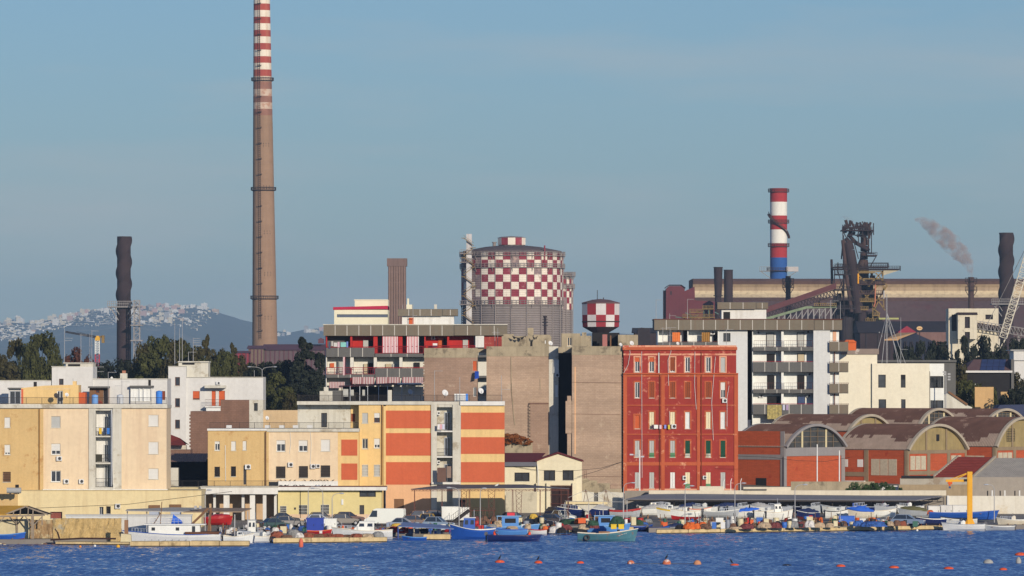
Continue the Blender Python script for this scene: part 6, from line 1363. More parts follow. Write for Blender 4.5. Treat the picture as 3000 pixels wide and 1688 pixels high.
for a,b in((1601,1612),(1677,1690),(1571,1573.5)):Gh.box('gate_pier',a,b,1415,1512,-.5,-.02,m_cg)
Gh.block(1481,1573.2,1441,None,mat('stained_garden_wall',(206,192,160),patch=.3,patch_col=(170,158,130),patch_sc=.4,streak=.2),d=-2,dep=.4,name='yard_wall')
Gh.pipe([(1574,1360),(1577,1400),(1577,1440)],-.1,.06,m_white)
# broken garden walls right of it
Gw=House('garden_wall','crumbling stepped wall with pale plaster between the gable house and red house',1760,880.0,'wall')
for a,b,t in((1706,1724,1402),(1724.3,1750,1408),(1750.3,1787,1416),(1787.3,1822,1432)):Gw.block(a,b,t,None,m_cap,d=R.uniform(0,.3),dep=.6,name='wall_section')
Gw.block(1690.3,1740,1442,None,m_wdirty,d=-2,dep=.4,name='white_panel');Gw.block(1752,1812,1442,None,m_wdirty,d=-2.1,dep=.4,name='white_panel');Gw.block(1740.2,1751.8,1444,None,m_panelg,d=-1.8,dep=.3,name='dark_slot');Gw.block(1812.2,1826,1443,None,m_wdirty,d=-2,dep=.5,name='white_pier')
for px in(1712,1718):Gw.pipe([(px,1404),(px-1,1378)],.2,.03,m_irond,'iron_rod')
Gw.rail(1788,1822,1421,1433,.3,m_irond)
# ================================================================== BARREL-VAULTED WAREHOUSES AND THE RIGHT-HAND YARD
TH=rad(50);U=Vector((math.cos(TH),math.sin(TH),0));Vv=Vector((-math.sin(TH),math.cos(TH),0))   # U along a gable, Vv back along the vault
m_rb=mat('orange_brick',(196,92,54),var=.14,sc=.8,fine=.14,streak=.10,patch=.08,patch_col=(166,60,36),patch_sc=.6,stretch=(1,1,4),brick=(.7,.22),bump=.4)
m_fr=mat('grey_frame_concrete',(150,142,134),var=.08,sc=.5,streak=.15);m_frb=mat('brown_frame_concrete',(148,126,96),var=.12,sc=.5,streak=.2)
m_vroof=mat('vault_sheet',(156,134,114),var=.18,sc=.5,streak=.3,streak_col=(104,80,66));m_vdark=mat('vault_rust',(96,68,56),var=.25,sc=.5,patch=.1,patch_col=(140,114,96),patch_sc=.4);m_rim=mat('vault_rim',(180,164,138),var=.1,sc=.6,streak=.2)
m_lich=mat('lichen_sheet',(162,140,92),var=.2,sc=.7,streak=.4,streak_col=(110,96,60));m_vg=glassmat('vault_glass',(76,76,72),.25);m_blueroof=mat('blue_slate_sheet',(60,66,88),var=.15)
def vault(label,pa,pb,pspring,papex,pback,Y,gable='glass',base=None,roof=None,rim=None,wall_left=None,name='vaulted_warehouse'):
    """gable from column pa to pb; ridge runs back to column pback"""
    x0=X(pa,Y);s=Y/F;gw=(pb-pa)*s/math.cos(TH);rise=(pspring-papex)*s;zs=Z(pspring,Y)
    apx=(pa+pb)/2;Lb=max(4.0,(apx-pback)*s/math.sin(TH))
    P0=Vector((x0,Y,0));o=thing(name,label,'warehouse',(x0,Y,GZ(Y)-.2))
    Rr=(gw*gw/4+rise*rise)/(2*rise);ang=math.asin(min(1,gw/2/Rr));ang=ang if rise<=gw/2 else math.pi-ang
    n=22
    def arc(i,dr=0.0):t=-ang+2*ang*i/n;return gw/2+(Rr+dr)*math.sin(t),zs+(Rr+dr)*math.cos(t)-(Rr-rise)
    def pt(u,v,z):q=P0+U*u+Vv*v;return(q.x,q.y,z)
    zb=GZ(Y)-.2
    mb=MB();k=max(6,int(Lb/.3));cut=2.0          # corrugated sheets, the upper ones rusted darker
    for j in range(k):
        v0,v1,vm=-.3+(Lb+.3)*j/k,-.3+(Lb+.3)*(j+1)/k,-.3+(Lb+.3)*(j+.5)/k
        if j%2==0:cut=max(.9,min(3.6,cut+R.uniform(-1.1,1.1)))
        for i in range(n):
            u0,z0=arc(i,.15);u1,z1=arc(i+1,.15);a0,b0=arc(i,.27);a1,b1=arc(i+1,.27)
            mb.mi=1 if cut<i<n-4 else 0;mb.add([pt(u0,v0,z0),pt(u1,v0,z1),pt(a1,vm,b1),pt(a0,vm,b0),pt(u1,v1,z1),pt(u0,v1,z0)],[(0,1,2,3),(3,2,4,5)])
    for i in range(n):u2,z2=arc(i,.02);u3,z3=arc(i+1,.02);mb.quad(pt(u3,-.3,z3),pt(u2,-.3,z2),pt(u2,Lb,z2),pt(u3,Lb,z3))
    part('roof_skin',mb,[m_vroof,m_vdark],o)
    for v0,v1 in((-.55,0.0),(Lb-.1,Lb+.45)):
        mb=MB()
        for i in range(n):
            q=[arc(i,-.1),arc(i+1,-.1),arc(i+1,.3),arc(i,.3)]
            mb.add([pt(a,v0,b)for a,b in q]+[pt(a,v1,b)for a,b in q],[(0,1,2,3),(7,6,5,4),(3,2,6,7),(0,4,5,1)])
        part('arch_rim',mb,rim or m_rim,o)
    mb=MB();vs=[pt(*((arc(i)[0],)+(0.25,arc(i)[1])))for i in range(n+1)];mb.add(vs,[tuple(range(n+1))])
    part('tympanum',mb,m_vg if gable=='glass' else m_lich,o)
    if gable=='glass':
        for f_ in(.18,.3,.44,.56,.7,.82):
            u=gw*f_;zt_=max(arc(i)[1]for i in range(n+1)if abs(arc(i)[0]-u)<gw/n*1.2)-.3;wd=.28 if f_ in(.3,.7)else .06
            mb=MB();mb.beam(pt(u,.1,zs),pt(u,.1,zt_),wd,.2);part('mullion',mb,mat('cream_mullion',(214,196,150))if wd>.2 else m_frb,o)
        for h in(.25,.5,.75):
            us=[arc(i)[0]for i in range(n+1)if arc(i)[1]>zs+rise*h]
            if us:mb=MB();mb.beam(pt(min(us)+.2,.14,zs+rise*h),pt(max(us)-.2,.14,zs+rise*h),.06);part('glazing_bar',mb,m_frb,o)
    else:
        for f_ in(.33,.67):
            u=gw*f_;mb=MB();mb.beam(pt(u,.1,zs),pt(u,.1,zs+rise*.85),.25,.2);part('gable_post',mb,m_frb,o)
        if gable=='lichen':
            mb=MB();c=Vector(pt(gw*.52,.12,zs+rise*.5));mb.beam(c-Vector((0,0,.5)),c+Vector((0,0,.55)),.6,.1);part('small_window',mb,m_dark,o)
        if gable=='lichen2':
            mb=MB();c=Vector(pt(gw*.3,.12,zs+rise*.42))
            for i in range(6):mb.beam(c+U*(i*.42-1)-Vector((0,0,1)),c+U*(i*.42-1)+Vector((0,0,1)),.05);mb.beam(c-U*1.05+Vector((0,0,i*.4-1)),c+U*1.1+Vector((0,0,i*.4-1)),.05)
            part('iron_window',mb,m_iron,o)
    # walls under the springing
    if base is not None:
        mb=MB();mb.add([pt(0,0,zb),pt(gw,0,zb),pt(gw,0,zs),pt(0,0,zs),pt(0,Lb,zb),pt(gw,Lb,zb),pt(gw,Lb,zs),pt(0,Lb,zs)],[(0,1,2,3),(0,3,7,4),(1,5,6,2),(4,7,6,5)])
        part('brick_wall',mb,m_rb,o)
        fr=m_fr if base=='grey' else m_frb
        H_=zs-zb
        def strip(u0,v0,u1,v1,z0,z1,nm='frame_member',m2=None,out=.1):
            mb=MB();a,b=Vector(pt(u0,v0,0)),Vector(pt(u1,v1,0));nrm=(-Vv if v0==v1 else-U)*out
            mb.add([(a.x+nrm.x,a.y+nrm.y,z0),(b.x+nrm.x,b.y+nrm.y,z0),(b.x+nrm.x,b.y+nrm.y,z1),(a.x+nrm.x,a.y+nrm.y,z1),(a.x,a.y,z0),(b.x,b.y,z0),(b.x,b.y,z1),(a.x,a.y,z1)],[(0,1,2,3),(3,2,6,7),(0,4,5,1),(0,3,7,4),(1,5,6,2)]);part(nm,mb,m2 or fr,o)
        if base=='grey':
            strip(0,0,gw,0,zs-1.35,zs,out=.14);strip(gw-.9,0,gw,0,zb,zs-1.36,out=.14);strip(-.3,0,.35,0,zb,zs-1.36,out=.14)
            strip(0,Lb,0,Lb-.8,zb,zs+2.6);strip(0,.8,0,0,zb,zs+2.6);strip(0,Lb-.82,0,.82,zb+H_*.70,zb+H_*.70+.8);strip(0,Lb-.82,0,.82,zs+.2,zs+2.6,'flank_parapet',m_rb,.04)
            mb=MB();c=Vector(pt(0,Lb*.62,0));z=zb+H_*.18
            strip(0,Lb*.55,0,Lb*.35,zb+.2,zb+1.5,'window',m_dark,.06)
        else:
            strip(0,Lb,0,Lb-.5,zb,zs,out=.1);strip(0,.5,0,0,zb,zs);strip(0,0,.45,0,zb,zs);strip(gw-.45,0,gw,0,zb,zs);strip(gw*.33,0,gw*.38,0,zb,zs);strip(gw*.67,0,gw*.72,0,zb,zs);strip(0,Lb*.62,0,Lb*.56,zb,zs)
            strip(0.46,0,gw-.46,0,zs-.55,zs,out=.09);strip(.46,0,gw-.46,0,zs-3.9,zs-3.3,out=.09)
            gm=mat('glass_block',(196,180,148),var=.2,sc=3)
            for f0,f1 in((.05,.13),(.14,.22),(.23,.31),(.74,.82),(.83,.91)):strip(gw*f0,0,gw*f1,0,zs-3.1,zs-.9,'lattice_window',gm,.05)
            for f0,f1 in((.52,.40),(.39,.28),(.27,.15)):strip(0,Lb*f0,0,Lb*f1,zs-4.0,zs-1.4,'lattice_window',gm,.05)
            for f0,f1 in((.95,.86),(.72,.64)):strip(0,Lb*f0,0,Lb*f1,zs-2.7,zs-1.5,'window',m_frame,.06)
            strip(0,Lb*.97,0,Lb*.58,zs-4.2,zs-3.5,out=.12);strip(0,Lb*.97,0,Lb*.60,zs-6.3,zs-4.9,'shutter_box',m_white,.5);strip(0,Lb*.97,0,Lb*.6,zb,zs-6.3,'loading_door',m_panelg,.05)
    else:
        mb=MB();mb.add([pt(.1,.3,zb),pt(gw-.1,.3,zb),pt(gw-.1,.3,zs),pt(.1,.3,zs),pt(.1,Lb,zb),pt(gw-.1,Lb,zb),pt(gw-.1,Lb,zs),pt(.1,Lb,zs)],[(0,1,2,3),(0,3,7,4),(1,5,6,2),(4,7,6,5)]);part('brick_wall',mb,m_rb,o)
    return o
vault('front vaulted brick warehouse with a tall glazed grey arch',2299,2486,1312,1248,2245,950.0,'glass','grey',rim=m_fr)
vault('vaulted warehouse with rust-brown roof and lichen-stained gable with one small window',2658,2848,1320,1248,2560,955.0,'lichen','brown')
vault('vaulted warehouse with lattice-windowed gable cut by the picture edge, beside the red tiled shed',2916,3090,1310,1227,2800,964.0,'lichen2','brown')
vault('back-row vault with stained sheet gable behind the glazed arch warehouse',2484,2617,1265,1219,2330,990.0,'plain')
vault('back-row vault with glazed half-moon gable above the small-window warehouse',2690,2810,1248,1201,2545,1000.0,'glass')
vault('back-row vault with glazed gable and blue-black roof slope behind it',2894,3002,1230,1202,2780,1003.0,'glass')
mb=MB();Y=1012.;mb.prism([(X(2900,Y),Z(1225,Y)),(X(3060,Y),Z(1225,Y)),(X(3060,Y),Z(1185,Y)),(X(2930,Y),Z(1187,Y))],Y,Y+10);solo('blue_roof_shed',mb,m_blueroof,'blue-black sheet roofed shed behind the vaults','shed')
# solar-roofed low house, walls and slope beyond the vaults
Sh=House('solar_roof_house','low dark house with brown hip roof half covered by blue solar panels',2880,1130.0)
Sh.block(2832,2965,1092,None,m_dark,dep=10);Y=1130.
Sh.box('white_gutter',2828,2966,1086,1092,-.7,-.02,m_grey)
mb=MB();mb.add([(X(2826,Y),Y-.7,Z(1086,Y)),(X(2963,Y),Y-.7,Z(1086,Y)),(X(2963,Y),Y+6,Z(1053,Y)),(X(2860,Y),Y+6,Z(1053,Y)),(X(2797,Y),Y+12,Z(1086,Y))],[(0,1,2,3),(0,3,4)]);part('hip_roof',mb,mat('brown_tile',(112,84,78),var=.15,sc=1),Sh.o)
for i in range(4):
    for j in range(3):
        f0,f1=j/3,(j+.93)/3;a0=2890+i*18-20;sh=20
        def q(px,f_):yy=Y-.7+6.7*f_;return(X(px-sh*0+(1-f_)*-14,Y),yy-.1,Z(1086-33*f_,Y)+.06)
        mb=MB();mb.quad(q(a0+14,f0),q(a0+31,f0),q(a0+31,f1),q(a0+14,f1));part('solar_panel',mb,glassmat('solar_blue',(48,54,88),.3),Sh.o)
mb=MB();mb.prism([(X(2962,Y),GZ(Y)),(X(2970,Y),GZ(Y)),(X(2970,Y),Z(1053,Y)),(X(2962,Y),Z(1053,Y))],Y-.5,Y+6);part('end_wall',mb,m_panelg,Sh.o)
Sh.block(2832,2866,1125,None,m_white,d=-4,dep=.3,name='white_hoarding')
mb=MB();Y=1180.;mb.box(X(2970,Y),X(3060,Y),Y,Y+10,Z(1056,Y),Z(1027,Y));mb.box(X(2960,Y),X(3060,Y),Y-.6,Y+10.5,Z(1027,Y),Z(1025,Y));mb.box(X(2972,Y),X(3060,Y),Y+.5,Y+10,GZ(Y),Z(1056,Y)-.01);solo('grey_block_house',mb,m_grey,'pale grey block building behind the solar-roofed house','building')
mb=MB();Y=1110.;mb.box(X(2556,Y),X(2800,Y),Y,Y+8,GZ(Y),Z(1056,Y));mb.box(X(2556,Y),X(2802,Y),Y-.5,Y+8.3,Z(1061,Y),Z(1055,Y));solo('long_flat_roof',mb,m_panelg,'long dark flat-roofed building behind the cream-white annex','building')
mb=MB();Y=1095.;mb.box(X(2856,Y),X(2911,Y),Y,Y+.4,GZ(Y),Z(1134,Y));solo('garden_wall',mb,mat('ochre_wall',(206,164,108),var=.12,sc=.5,streak=.2),'ochre garden wall between bushes beyond the vaults','wall')
mb=MB();Y=1085.;mb.box(X(2932,Y),X(2955,Y),Y,Y+.4,GZ(Y),Z(1148,Y));solo('garden_wall',mb,mat('ochre_wall',(206,164,108)),'short ochre wall stub at the dark shadowed tree','wall')
o=thing('white_gable_hut','whitewashed gable end with brown roof edge right of the annex','hut',(X(2800,1060.),1060.0,GZ(1060.)));Y=1060.
mb=MB();mb.prism([(X(2767,Y),GZ(Y)),(X(2848,Y),GZ(Y)),(X(2848,Y),Z(1193,Y)),(X(2832,Y),Z(1187,Y)),(X(2780,Y),Z(1150,Y)),(X(2767,Y),Z(1156,Y))],Y,Y+6);part('wall',mb,m_wdirty,o)
mb=MB();mb.beam((X(2778,Y),Y-.15,Z(1148,Y)),(X(2834,Y),Y-.15,Z(1186,Y)),.3,.35);part('roof_edge',mb,m_brickwin,o)
mb=MB();mb.quad((X(2770,1070.),1062.,GZ(1062.)+.05),(X(2960,1070.),1062.,GZ(1062.)+.05),(X(2960,1110.),1110.,GZ(1110.)+.1),(X(2770,1110.),1110.,GZ(1110.)+.1));struct('grass_slope',mb,mat('dry_grass',(128,110,60),var=.3,sc=.6),kind='stuff')
# floodlight pole by the annex
o=thing('floodlight_pole','grey floodlight pole beside the annex corner','lamp post',(X(2771,1040.),1040.0,GZ(1040.)));Y=1040.
mb=MB();mb.cyl((X(2771,Y),Y,GZ(Y)),(X(2771,Y),Y,Z(1088,Y)),.11,.08);part('pole',mb,m_gal,o)
for px,py in((2767,1097),(2780,1096),(2780,1104),(2780,1112),(2766,1090)):mb=MB();mb.box(X(px,Y)-.22,X(px,Y)+.25,Y-.3,Y+.1,Z(py,Y)-.14,Z(py,Y)+.14);part('floodlight',mb,m_gal,o)

# ---- red tiled shed and corrugated roof, boundary walls
o=thing('tiled_shed','red tiled shed roof with white verge, joined to a grey corrugated roof','shed',(X(2820,905.),905.0,GZ(905.)));Y=905.
def slab(pts,th,nm,m_,o):
    mb=MB();n=len(pts);vs=[p for p in pts]+[(p[0],p[1],p[2]-th)for p in pts];mb.add(vs,[tuple(range(n)),tuple(range(n,2*n))[::-1]]+[(i,i+n,(i+1)%n+n,(i+1)%n)for i in range(n)]);part(nm,mb,m_,o)
slab([(X(2735,Y),Y,Z(1398,Y)),(X(2850,Y),Y,Z(1398,Y)),(X(2928,Y),Y+9,Z(1342,Y)),(X(2820,Y),Y+9,Z(1340,Y))],.15,'tile_slope',m_tile,o)
for i in range(13):                                     # raised courses
    f0=i/13;mb=MB();a=Vector((X(2735,Y),Y,Z(1398,Y))).lerp(Vector((X(2820,Y),Y+9,Z(1340,Y))),f0);b=Vector((X(2850,Y),Y,Z(1398,Y))).lerp(Vector((X(2928,Y),Y+9,Z(1342,Y))),f0);up=Vector((0,0,.05));mb.beam(a+up,b+up,.14,.12);part('tile_course',mb,m_tile,o)
mb=MB();mb.beam((X(2734,Y),Y-.1,Z(1397,Y)),(X(2819,Y),Y+9,Z(1339,Y)),.25,.3);mb.beam((X(2850,Y),Y-.1,Z(1397,Y)),(X(2929,Y),Y+9,Z(1341,Y)),.3,.35);part('verge',mb,m_rim,o)
mb=MB();m_gcor=mat('grey_corrugated',(160,150,134),var=.12,sc=.7,streak=.3);n=60
for i in range(n):
    f0,f1=i/n,(i+1)/n
    def q(f_,g_):a=2853+(3050-2853)*f_;b=2932+(3130-2932)*f_;return(X(a+(b-a)*g_,Y),Y+9*g_,Z(1399+(1345-1399)*g_,Y))
    w0,w1=.08*(i%2),.08*((i+1)%2);A_,B_,C_,D_=q(f0,0),q(f1,0),q(f1,1),q(f0,1)
    mb.quad((A_[0],A_[1],A_[2]+w0),(B_[0],B_[1],B_[2]+w1),(C_[0],C_[1],C_[2]+w1),(D_[0],D_[1],D_[2]+w0))
part('corrugated_slope',mb,m_gcor,o)
mb=MB();mb.box(X(2742,Y),X(3060,Y),Y+.8,Y+9,GZ(Y),Z(1402,Y));part('wall',mb,m_cap,o)
bw_=House('boundary_wall','long patchwork boundary wall of grey tuff and render below the vaults',2700,896.0,'wall')
bw_.block(2317,2562,1411,None,m_cap,d=2,dep=.5,name='tuff_section');bw_.block(2637,2735,1401,None,mat('grey_render',(176,164,142),patch=.2,patch_col=(150,130,104),patch_sc=.3),d=1,dep=.5,name='render_section');bw_.block(2735.2,2850,1399,1420,mat('grey_render',(176,164,142)),d=1.1,dep=.5,name='render_section');bw_.block(2633,2843,1420,None,mat('brown_block_wall',(168,144,108),var=.15,sc=.8,streak=.25,bump=.4),d=0,dep=.6,name='block_section')
bw_.block(2843.3,3060,1398,None,mat('rough_render',(166,152,132),var=.10,sc=1.2,streak=.1,bump=.8),d=.3,dep=.6,name='rough_section');bw_.box('tar_capping',2642,2735,1394,1401,.7,1.8,m_dark)
bw_.block(2562.3,2632.8,1423,None,m_white,d=1.8,dep=.5,name='white_section')
# ---- long concrete canopy (boat shelter)
cp=House('boat_shelter','long boat shelter with concrete parapet and grey sloping canopy on steel posts',2250,868.0,'shelter')
m_par=mat('parapet_concrete',(222,206,174),var=.08,sc=.3,streak=.25,streak_col=(170,150,116))
cp.box('back_wall',1830,2770,1438,1530,6,6.4,mat('shelter_wall',(150,138,120),var=.1,sc=.3,streak=.2))
cp.block(1901,2772,1437,1452,m_par,d=3.5,dep=1.4,name='parapet');cp.block(2050,2120,1425,1437,m_par,d=3.8,dep=1.1,name='parapet_step');cp.block(2178,2317,1427,1437,m_par,d=3.8,dep=1.1,name='parapet_step');cp.box('roof_vent',2180,2246,1433,1437,3.3,3.7,m_panelg)
mb=MB();Y=cp.Y;mb.add([(X(1832,Y),Y-2.2,Z(1461,Y)),(X(2680,Y),Y-2.2,Z(1464,Y)),(X(2765,Y),Y+3.4,Z(1455,Y)),(X(2000,Y),Y+3.4,Z(1448,Y)),(X(1900,Y),Y+3.4,Z(1449,Y))],[(0,1,2,3,4)]);n_=len(mb.v)
mb.add([(x,y,z-.14)for x,y,z in mb.v[:5]],[(4,3,2,1,0)]);mb.f+=[(0,5,6,1),(1,6,7,2),(2,7,8,3),(3,8,9,4),(4,9,5,0)];mb.m+=[0]*5
part('canopy',mb,mat('grey_canopy',(132,128,126),var=.08,sc=.6,streak=.15),cp.o)
mb=MB();mb.beam((X(1832,Y),Y-2.25,Z(1463,Y)-.1),(X(2680,Y),Y-2.25,Z(1466,Y)-.1),.12,.22);part('canopy_beam',mb,m_iron,cp.o)
for px in(1948,1975,2070,2112,2190,2240,2268,2340,2420,2437,2478,2535,2560,2600,2678):
    mb=MB();mb.beam((X(px,Y),Y-1.6 if px%2 else Y+2,GZ(Y)),(X(px,Y),Y-1.6 if px%2 else Y+2,Z(1466,Y)),.14);part('post',mb,m_iron,cp.o)
mb=MB()
for a,b in(((2680,1464),(2765,1457)),((2680,1472),(2760,1470)),((2690,1464),(2700,1472)),((2700,1472),(2715,1462)),((2715,1462),(2728,1471)),((2728,1471),(2742,1459)),((2742,1459),(2750,1470)),((2765,1456),(2766,1483)),((2722,1470),(2722,1490)),((2690,1486),(2764,1470))):mb.beam((X(a[0],Y),Y+1,Z(a[1],Y)),(X(b[0],Y),Y+1,Z(b[1],Y)),.07)
part('end_truss',mb,m_iron,cp.o)
wr=House('white_quay_wall','tall whitewashed wall with buttress piers behind the yellow jib crane',2880,866.0,'wall')
wr.block(2772.4,3060,1453,None,mat('white_quay_plaster',(226,214,188),var=.07,sc=.3,patch=.14,patch_col=(206,182,140),patch_sc=.12,streak=.3,streak_col=(180,160,124)),dep=.5)
wr.box('pier',2775,2781,1452,1525,-.35,-.02,m_white)
for px in(2905,2942,2985):wr.box('dark_slot',px-13,px-10,1438,1455,.2,.5,m_dark);wr.box('coping_post',px,px+4,1437,1454,-.05,.35,m_white)
for px in(2895,2914):pass
mb=MB();Y=866.;x=X(1765,Y)
# ---- yellow jib crane
Y=815.0
jc=thing('jib_crane','tall yellow jib crane with a short arm and orange hoist on the quay','crane',(X(2842,Y),Y,.6));m_yc=mat('crane_yellow_paint',(236,170,50),var=.08,sc=.6,streak=.15,streak_col=(190,130,40));m_yo=mat('hoist_orange',(222,96,40))
zt=Z(1382,Y);x0,x1=X(2834,Y),X(2849,Y)
mb=MB();mb.box(x0,x1,Y,Y+.6,.6,zt);mb.box(x0+.12,x1-.12,Y-.03,Y-.004,1.6,zt-.4);part('mast',mb,m_yc,jc)
for sg in(-1,1):
    mb=MB();xx=x0 if sg<0 else x1;mb.prism([(xx,.6),(xx+sg*.45,.6),(xx,1.5)]if sg>0 else[(xx+sg*.45,.6),(xx,.6),(xx,1.5)],Y+.2,Y+.4);part('gusset',mb,m_yc,jc)
mb=MB();mb.box(x0-.35,x1+.35,Y-.35,Y+.95,.55,.66);part('base_plate',mb,m_yc,jc)
mb=MB();mb.box(X(2771,Y),X(2828,Y),Y+.1,Y+.4,Z(1412,Y),Z(1405,Y));part('jib',mb,m_yc,jc);mb=MB();mb.box(X(2824,Y),X(2833,Y),Y+.05,Y+.45,Z(1411,Y),Z(1404,Y));part('jib_pivot',mb,m_dark,jc)
for a in(2785,2800):mb=MB();mb.beam((X(a,Y),Y+.25,Z(1405,Y)),(X(2834,Y),Y+.25,Z(1386 if a<2790 else 1388,Y)),.1);part('tie_rod',mb,m_yc,jc)
mb=MB();mb.box(X(2777,Y),X(2790,Y),Y,Y+.5,Z(1419,Y),Z(1412,Y));mb.box(X(2780,Y),X(2785,Y),Y+.1,Y+.4,Z(1424,Y),Z(1419,Y));part('hoist',mb,m_yo,jc)
mb=MB();mb.cyl((X(2783,Y),Y+.25,Z(1431,Y)),(X(2783,Y),Y+.25,Z(1423,Y)),.05);mb.box(X(2780,Y),X(2786,Y),Y+.15,Y+.35,Z(1431,Y),Z(1426,Y));part('hook_block',mb,mat('hook_blue',(60,80,120)),jc)
# ---- big dark steel canopy in the middle with lattice posts
mc=thing('steel_canopy','flat dark steel canopy on lattice posts before the orange banded house','canopy',(X(1430,838.),838.0,GZ(838.)));Y=838.0
slab([(X(1205,Y),Y-4,Z(1431,Y)),(X(1600,Y),Y-4,Z(1427,Y)),(X(1668,Y),Y-2,Z(1430,Y)),(X(1535,Y),Y+5,Z(1421,Y)),(X(1300,Y),Y+5,Z(1422,Y))],.08,'sheet',mat('dark_grey_sheet',(96,94,96),var=.1,sc=.6),mc)
mb=MB();yy=Y-4.05
for i in range(46):
    a=1206+i*10;b=a+10;z0=1433 if a<1600 else 1432
    mb.beam((X(a,Y),yy,Z(z0,Y)),(X(b,Y),yy,Z(z0,Y)),.07);mb.beam((X(a,Y),yy,Z(z0+4,Y)),(X(b,Y),yy,Z(z0+4,Y)),.06);mb.beam((X(a,Y),yy,Z(z0 if i%2 else z0+4,Y)),(X(b,Y),yy,Z(z0+4 if i%2 else z0,Y)),.045)
part('edge_truss',mb,m_irond,mc)
for px,wd,lat in((1216,2,0),(1296,2,0),(1360,16,1),(1376,4,0),(1440,20,1),(1502,4,0),(1520,18,1),(1582,3,0),(1664,3,0)):
    mb=MB()
    if lat:
        a0,a1,b0,b1=px-wd/2,px+wd/2,px-wd/3.4,px+wd/3.4;zt,zb=Z(1436,Y),GZ(Y)
        mb.beam((X(a0,Y),yy,zt),(X(b0,Y),yy,zb),.07);mb.beam((X(a1,Y),yy,zt),(X(b1,Y),yy,zb),.07)
        for i in range(6):
            f0,f1=i/6,(i+1)/6;l0,r1=a0+(b0-a0)*f0,a1+(b1-a1)*f1;l1,r0=a0+(b0-a0)*f1,a1+(b1-a1)*f0
            mb.beam((X(l0,Y),yy,zt+(zb-zt)*f0),(X(r1,Y),yy,zt+(zb-zt)*f1),.04);mb.beam((X(r0,Y),yy,zt+(zb-zt)*f0),(X(l1,Y),yy,zt+(zb-zt)*f1),.04)
    else:
        for dx in(-wd/2,wd/2):mb.beam((X(px+dx,Y),yy,GZ(Y)),(X(px+dx*.5,Y),yy,Z(1434,Y)),.07)
    part('lattice_post' if lat else 'post',mb,m_irond,mc)
# ---- left timber boat shed, stone wall, trailer roof
Y=748.0
ts=thing('timber_boat_shed','open timber boat shed with ochre sheet roof and rough trusses','shed',(X(60,Y),Y,.5));m_wood=mat('weathered_wood',(150,132,108),var=.2,sc=1.2,streak=.3);m_ochr=mat('ochre_sheet_roof',(206,152,52),var=.12,sc=.6,streak=.25)
xr0,xr1,zr,ze=X(-60,Y),X(82,Y),Z(1482,Y),Z(1506,Y)
xe=X(148,Y)
slab([(X(-60,Y),Y-3,Z(1506,Y)),(X(22,Y),Y-3,Z(1506,Y)),(X(82,Y),Y+1,zr),(X(-60,Y),Y+1,zr)],.06,'roof_slope',m_ochr,ts)
slab([(X(82,Y),Y+1,zr),(xe,Y+4.5,Z(1508,Y)),(X(-60,Y),Y+5,Z(1508,Y)),(X(-60,Y),Y+1,zr)],.06,'back_slope',m_wood,ts)
fl=[]
def tim(a,b,w_=.16,nm='timber'):mb=MB();mb.beam((X(a[0],Y),Y-2.6+(a[2]if len(a)>2 else 0),Z(a[1],Y)),(X(b[0],Y),Y-2.6+(b[2]if len(b)>2 else 0),Z(b[1],Y)),w_);part(nm,mb,m_wood,ts)
tim((2,1512),(136,1508),.2,'tie_beam');tim((20,1506),(80,1483),.18,'rafter');tim((80,1483),(146,1507),.18,'rafter')
for a,t in((44,1497),(64,1490),(87,1487),(101,1492)):tim((a,1510),(a+1,t),.13,'strut')
tim((100,1509),(101,1594),.34,'post');tim((50,1512,2),(52,1574,2),.22,'post');tim((128,1510),(128,1537),.14,'hanger');tim((101,1540),(127,1514),.13,'brace');tim((101,1540),(79,1512),.13,'brace');tim((51,1538,2),(72,1512),.12,'brace');tim((51,1538,2),(34,1514),.12,'brace');tim((5,1530),(18,1512),.12,'brace');tim((1,1510),(2,1610),.2,'post')
sw=House('stone_sea_wall','rough golden stone sea wall stained brown at its left end',230,747.0,'wall')
m_stone=mat('golden_stone',(206,172,110),var=.22,sc=1.0,fine=.2,patch=.22,patch_col=(170,160,134),patch_sc=.35,streak=.35,streak_col=(128,92,52),bump=1.0);m_stoned=mat('stained_stone',(166,132,88),var=.3,sc=.8,patch=.3,patch_col=(206,186,140),patch_sc=.5,streak=.6,streak_col=(84,58,36),bump=1.0);m_stonep=mat('pale_shed_stone',(212,194,150),var=.15,sc=.8,streak=.3,streak_col=(150,136,70),bump=.6)
sw.block(-60,88,1521,None,m_stonep,d=.5,dep=1,name='pale_section',rev=.1)
def roughwall(a,b,top,m_,d,nm):
    Yq=747.+d;x0,x1,z0,z1=X(a,Yq),X(b,Yq),-.3,Z(top,Yq);nx,nz=44,14;mb=MB();vs=[]
    for i in range(nx+1):
        for j in range(nz+1):
            x,z=x0+(x1-x0)*i/nx,z0+(z1-z0)*j/nz;vs.append((x,Yq+.22*noise.noise(Vector((x*1.7,z*.7,d)))+.1*noise.noise(Vector((x*5,z*3,d))),z+(.06*noise.noise(Vector((x*2,3,d)))if j==nz else 0)))
    fs=[(i*(nz+1)+j,(i+1)*(nz+1)+j,(i+1)*(nz+1)+j+1,i*(nz+1)+j+1)for i in range(nx)for j in range(nz)];k=len(vs)
    vs+=[(x,Yq+1.0,z)for(x,y_,z)in[vs[i*(nz+1)+nz]for i in range(nx+1)]];fs+=[(i*(nz+1)+nz,(i+1)*(nz+1)+nz,k+i+1,k+i)for i in range(nx)]
    mb.add(vs,fs);part(nm,mb,m_,sw.o)
roughwall(88.5,155,1524,m_stoned,.15,'stained_section');roughwall(155.4,356,1519,m_stone,0,'rough_section');sw.block(356.4,372,1519,None,m_wdirty,d=-.1,dep=1,name='end_pier')
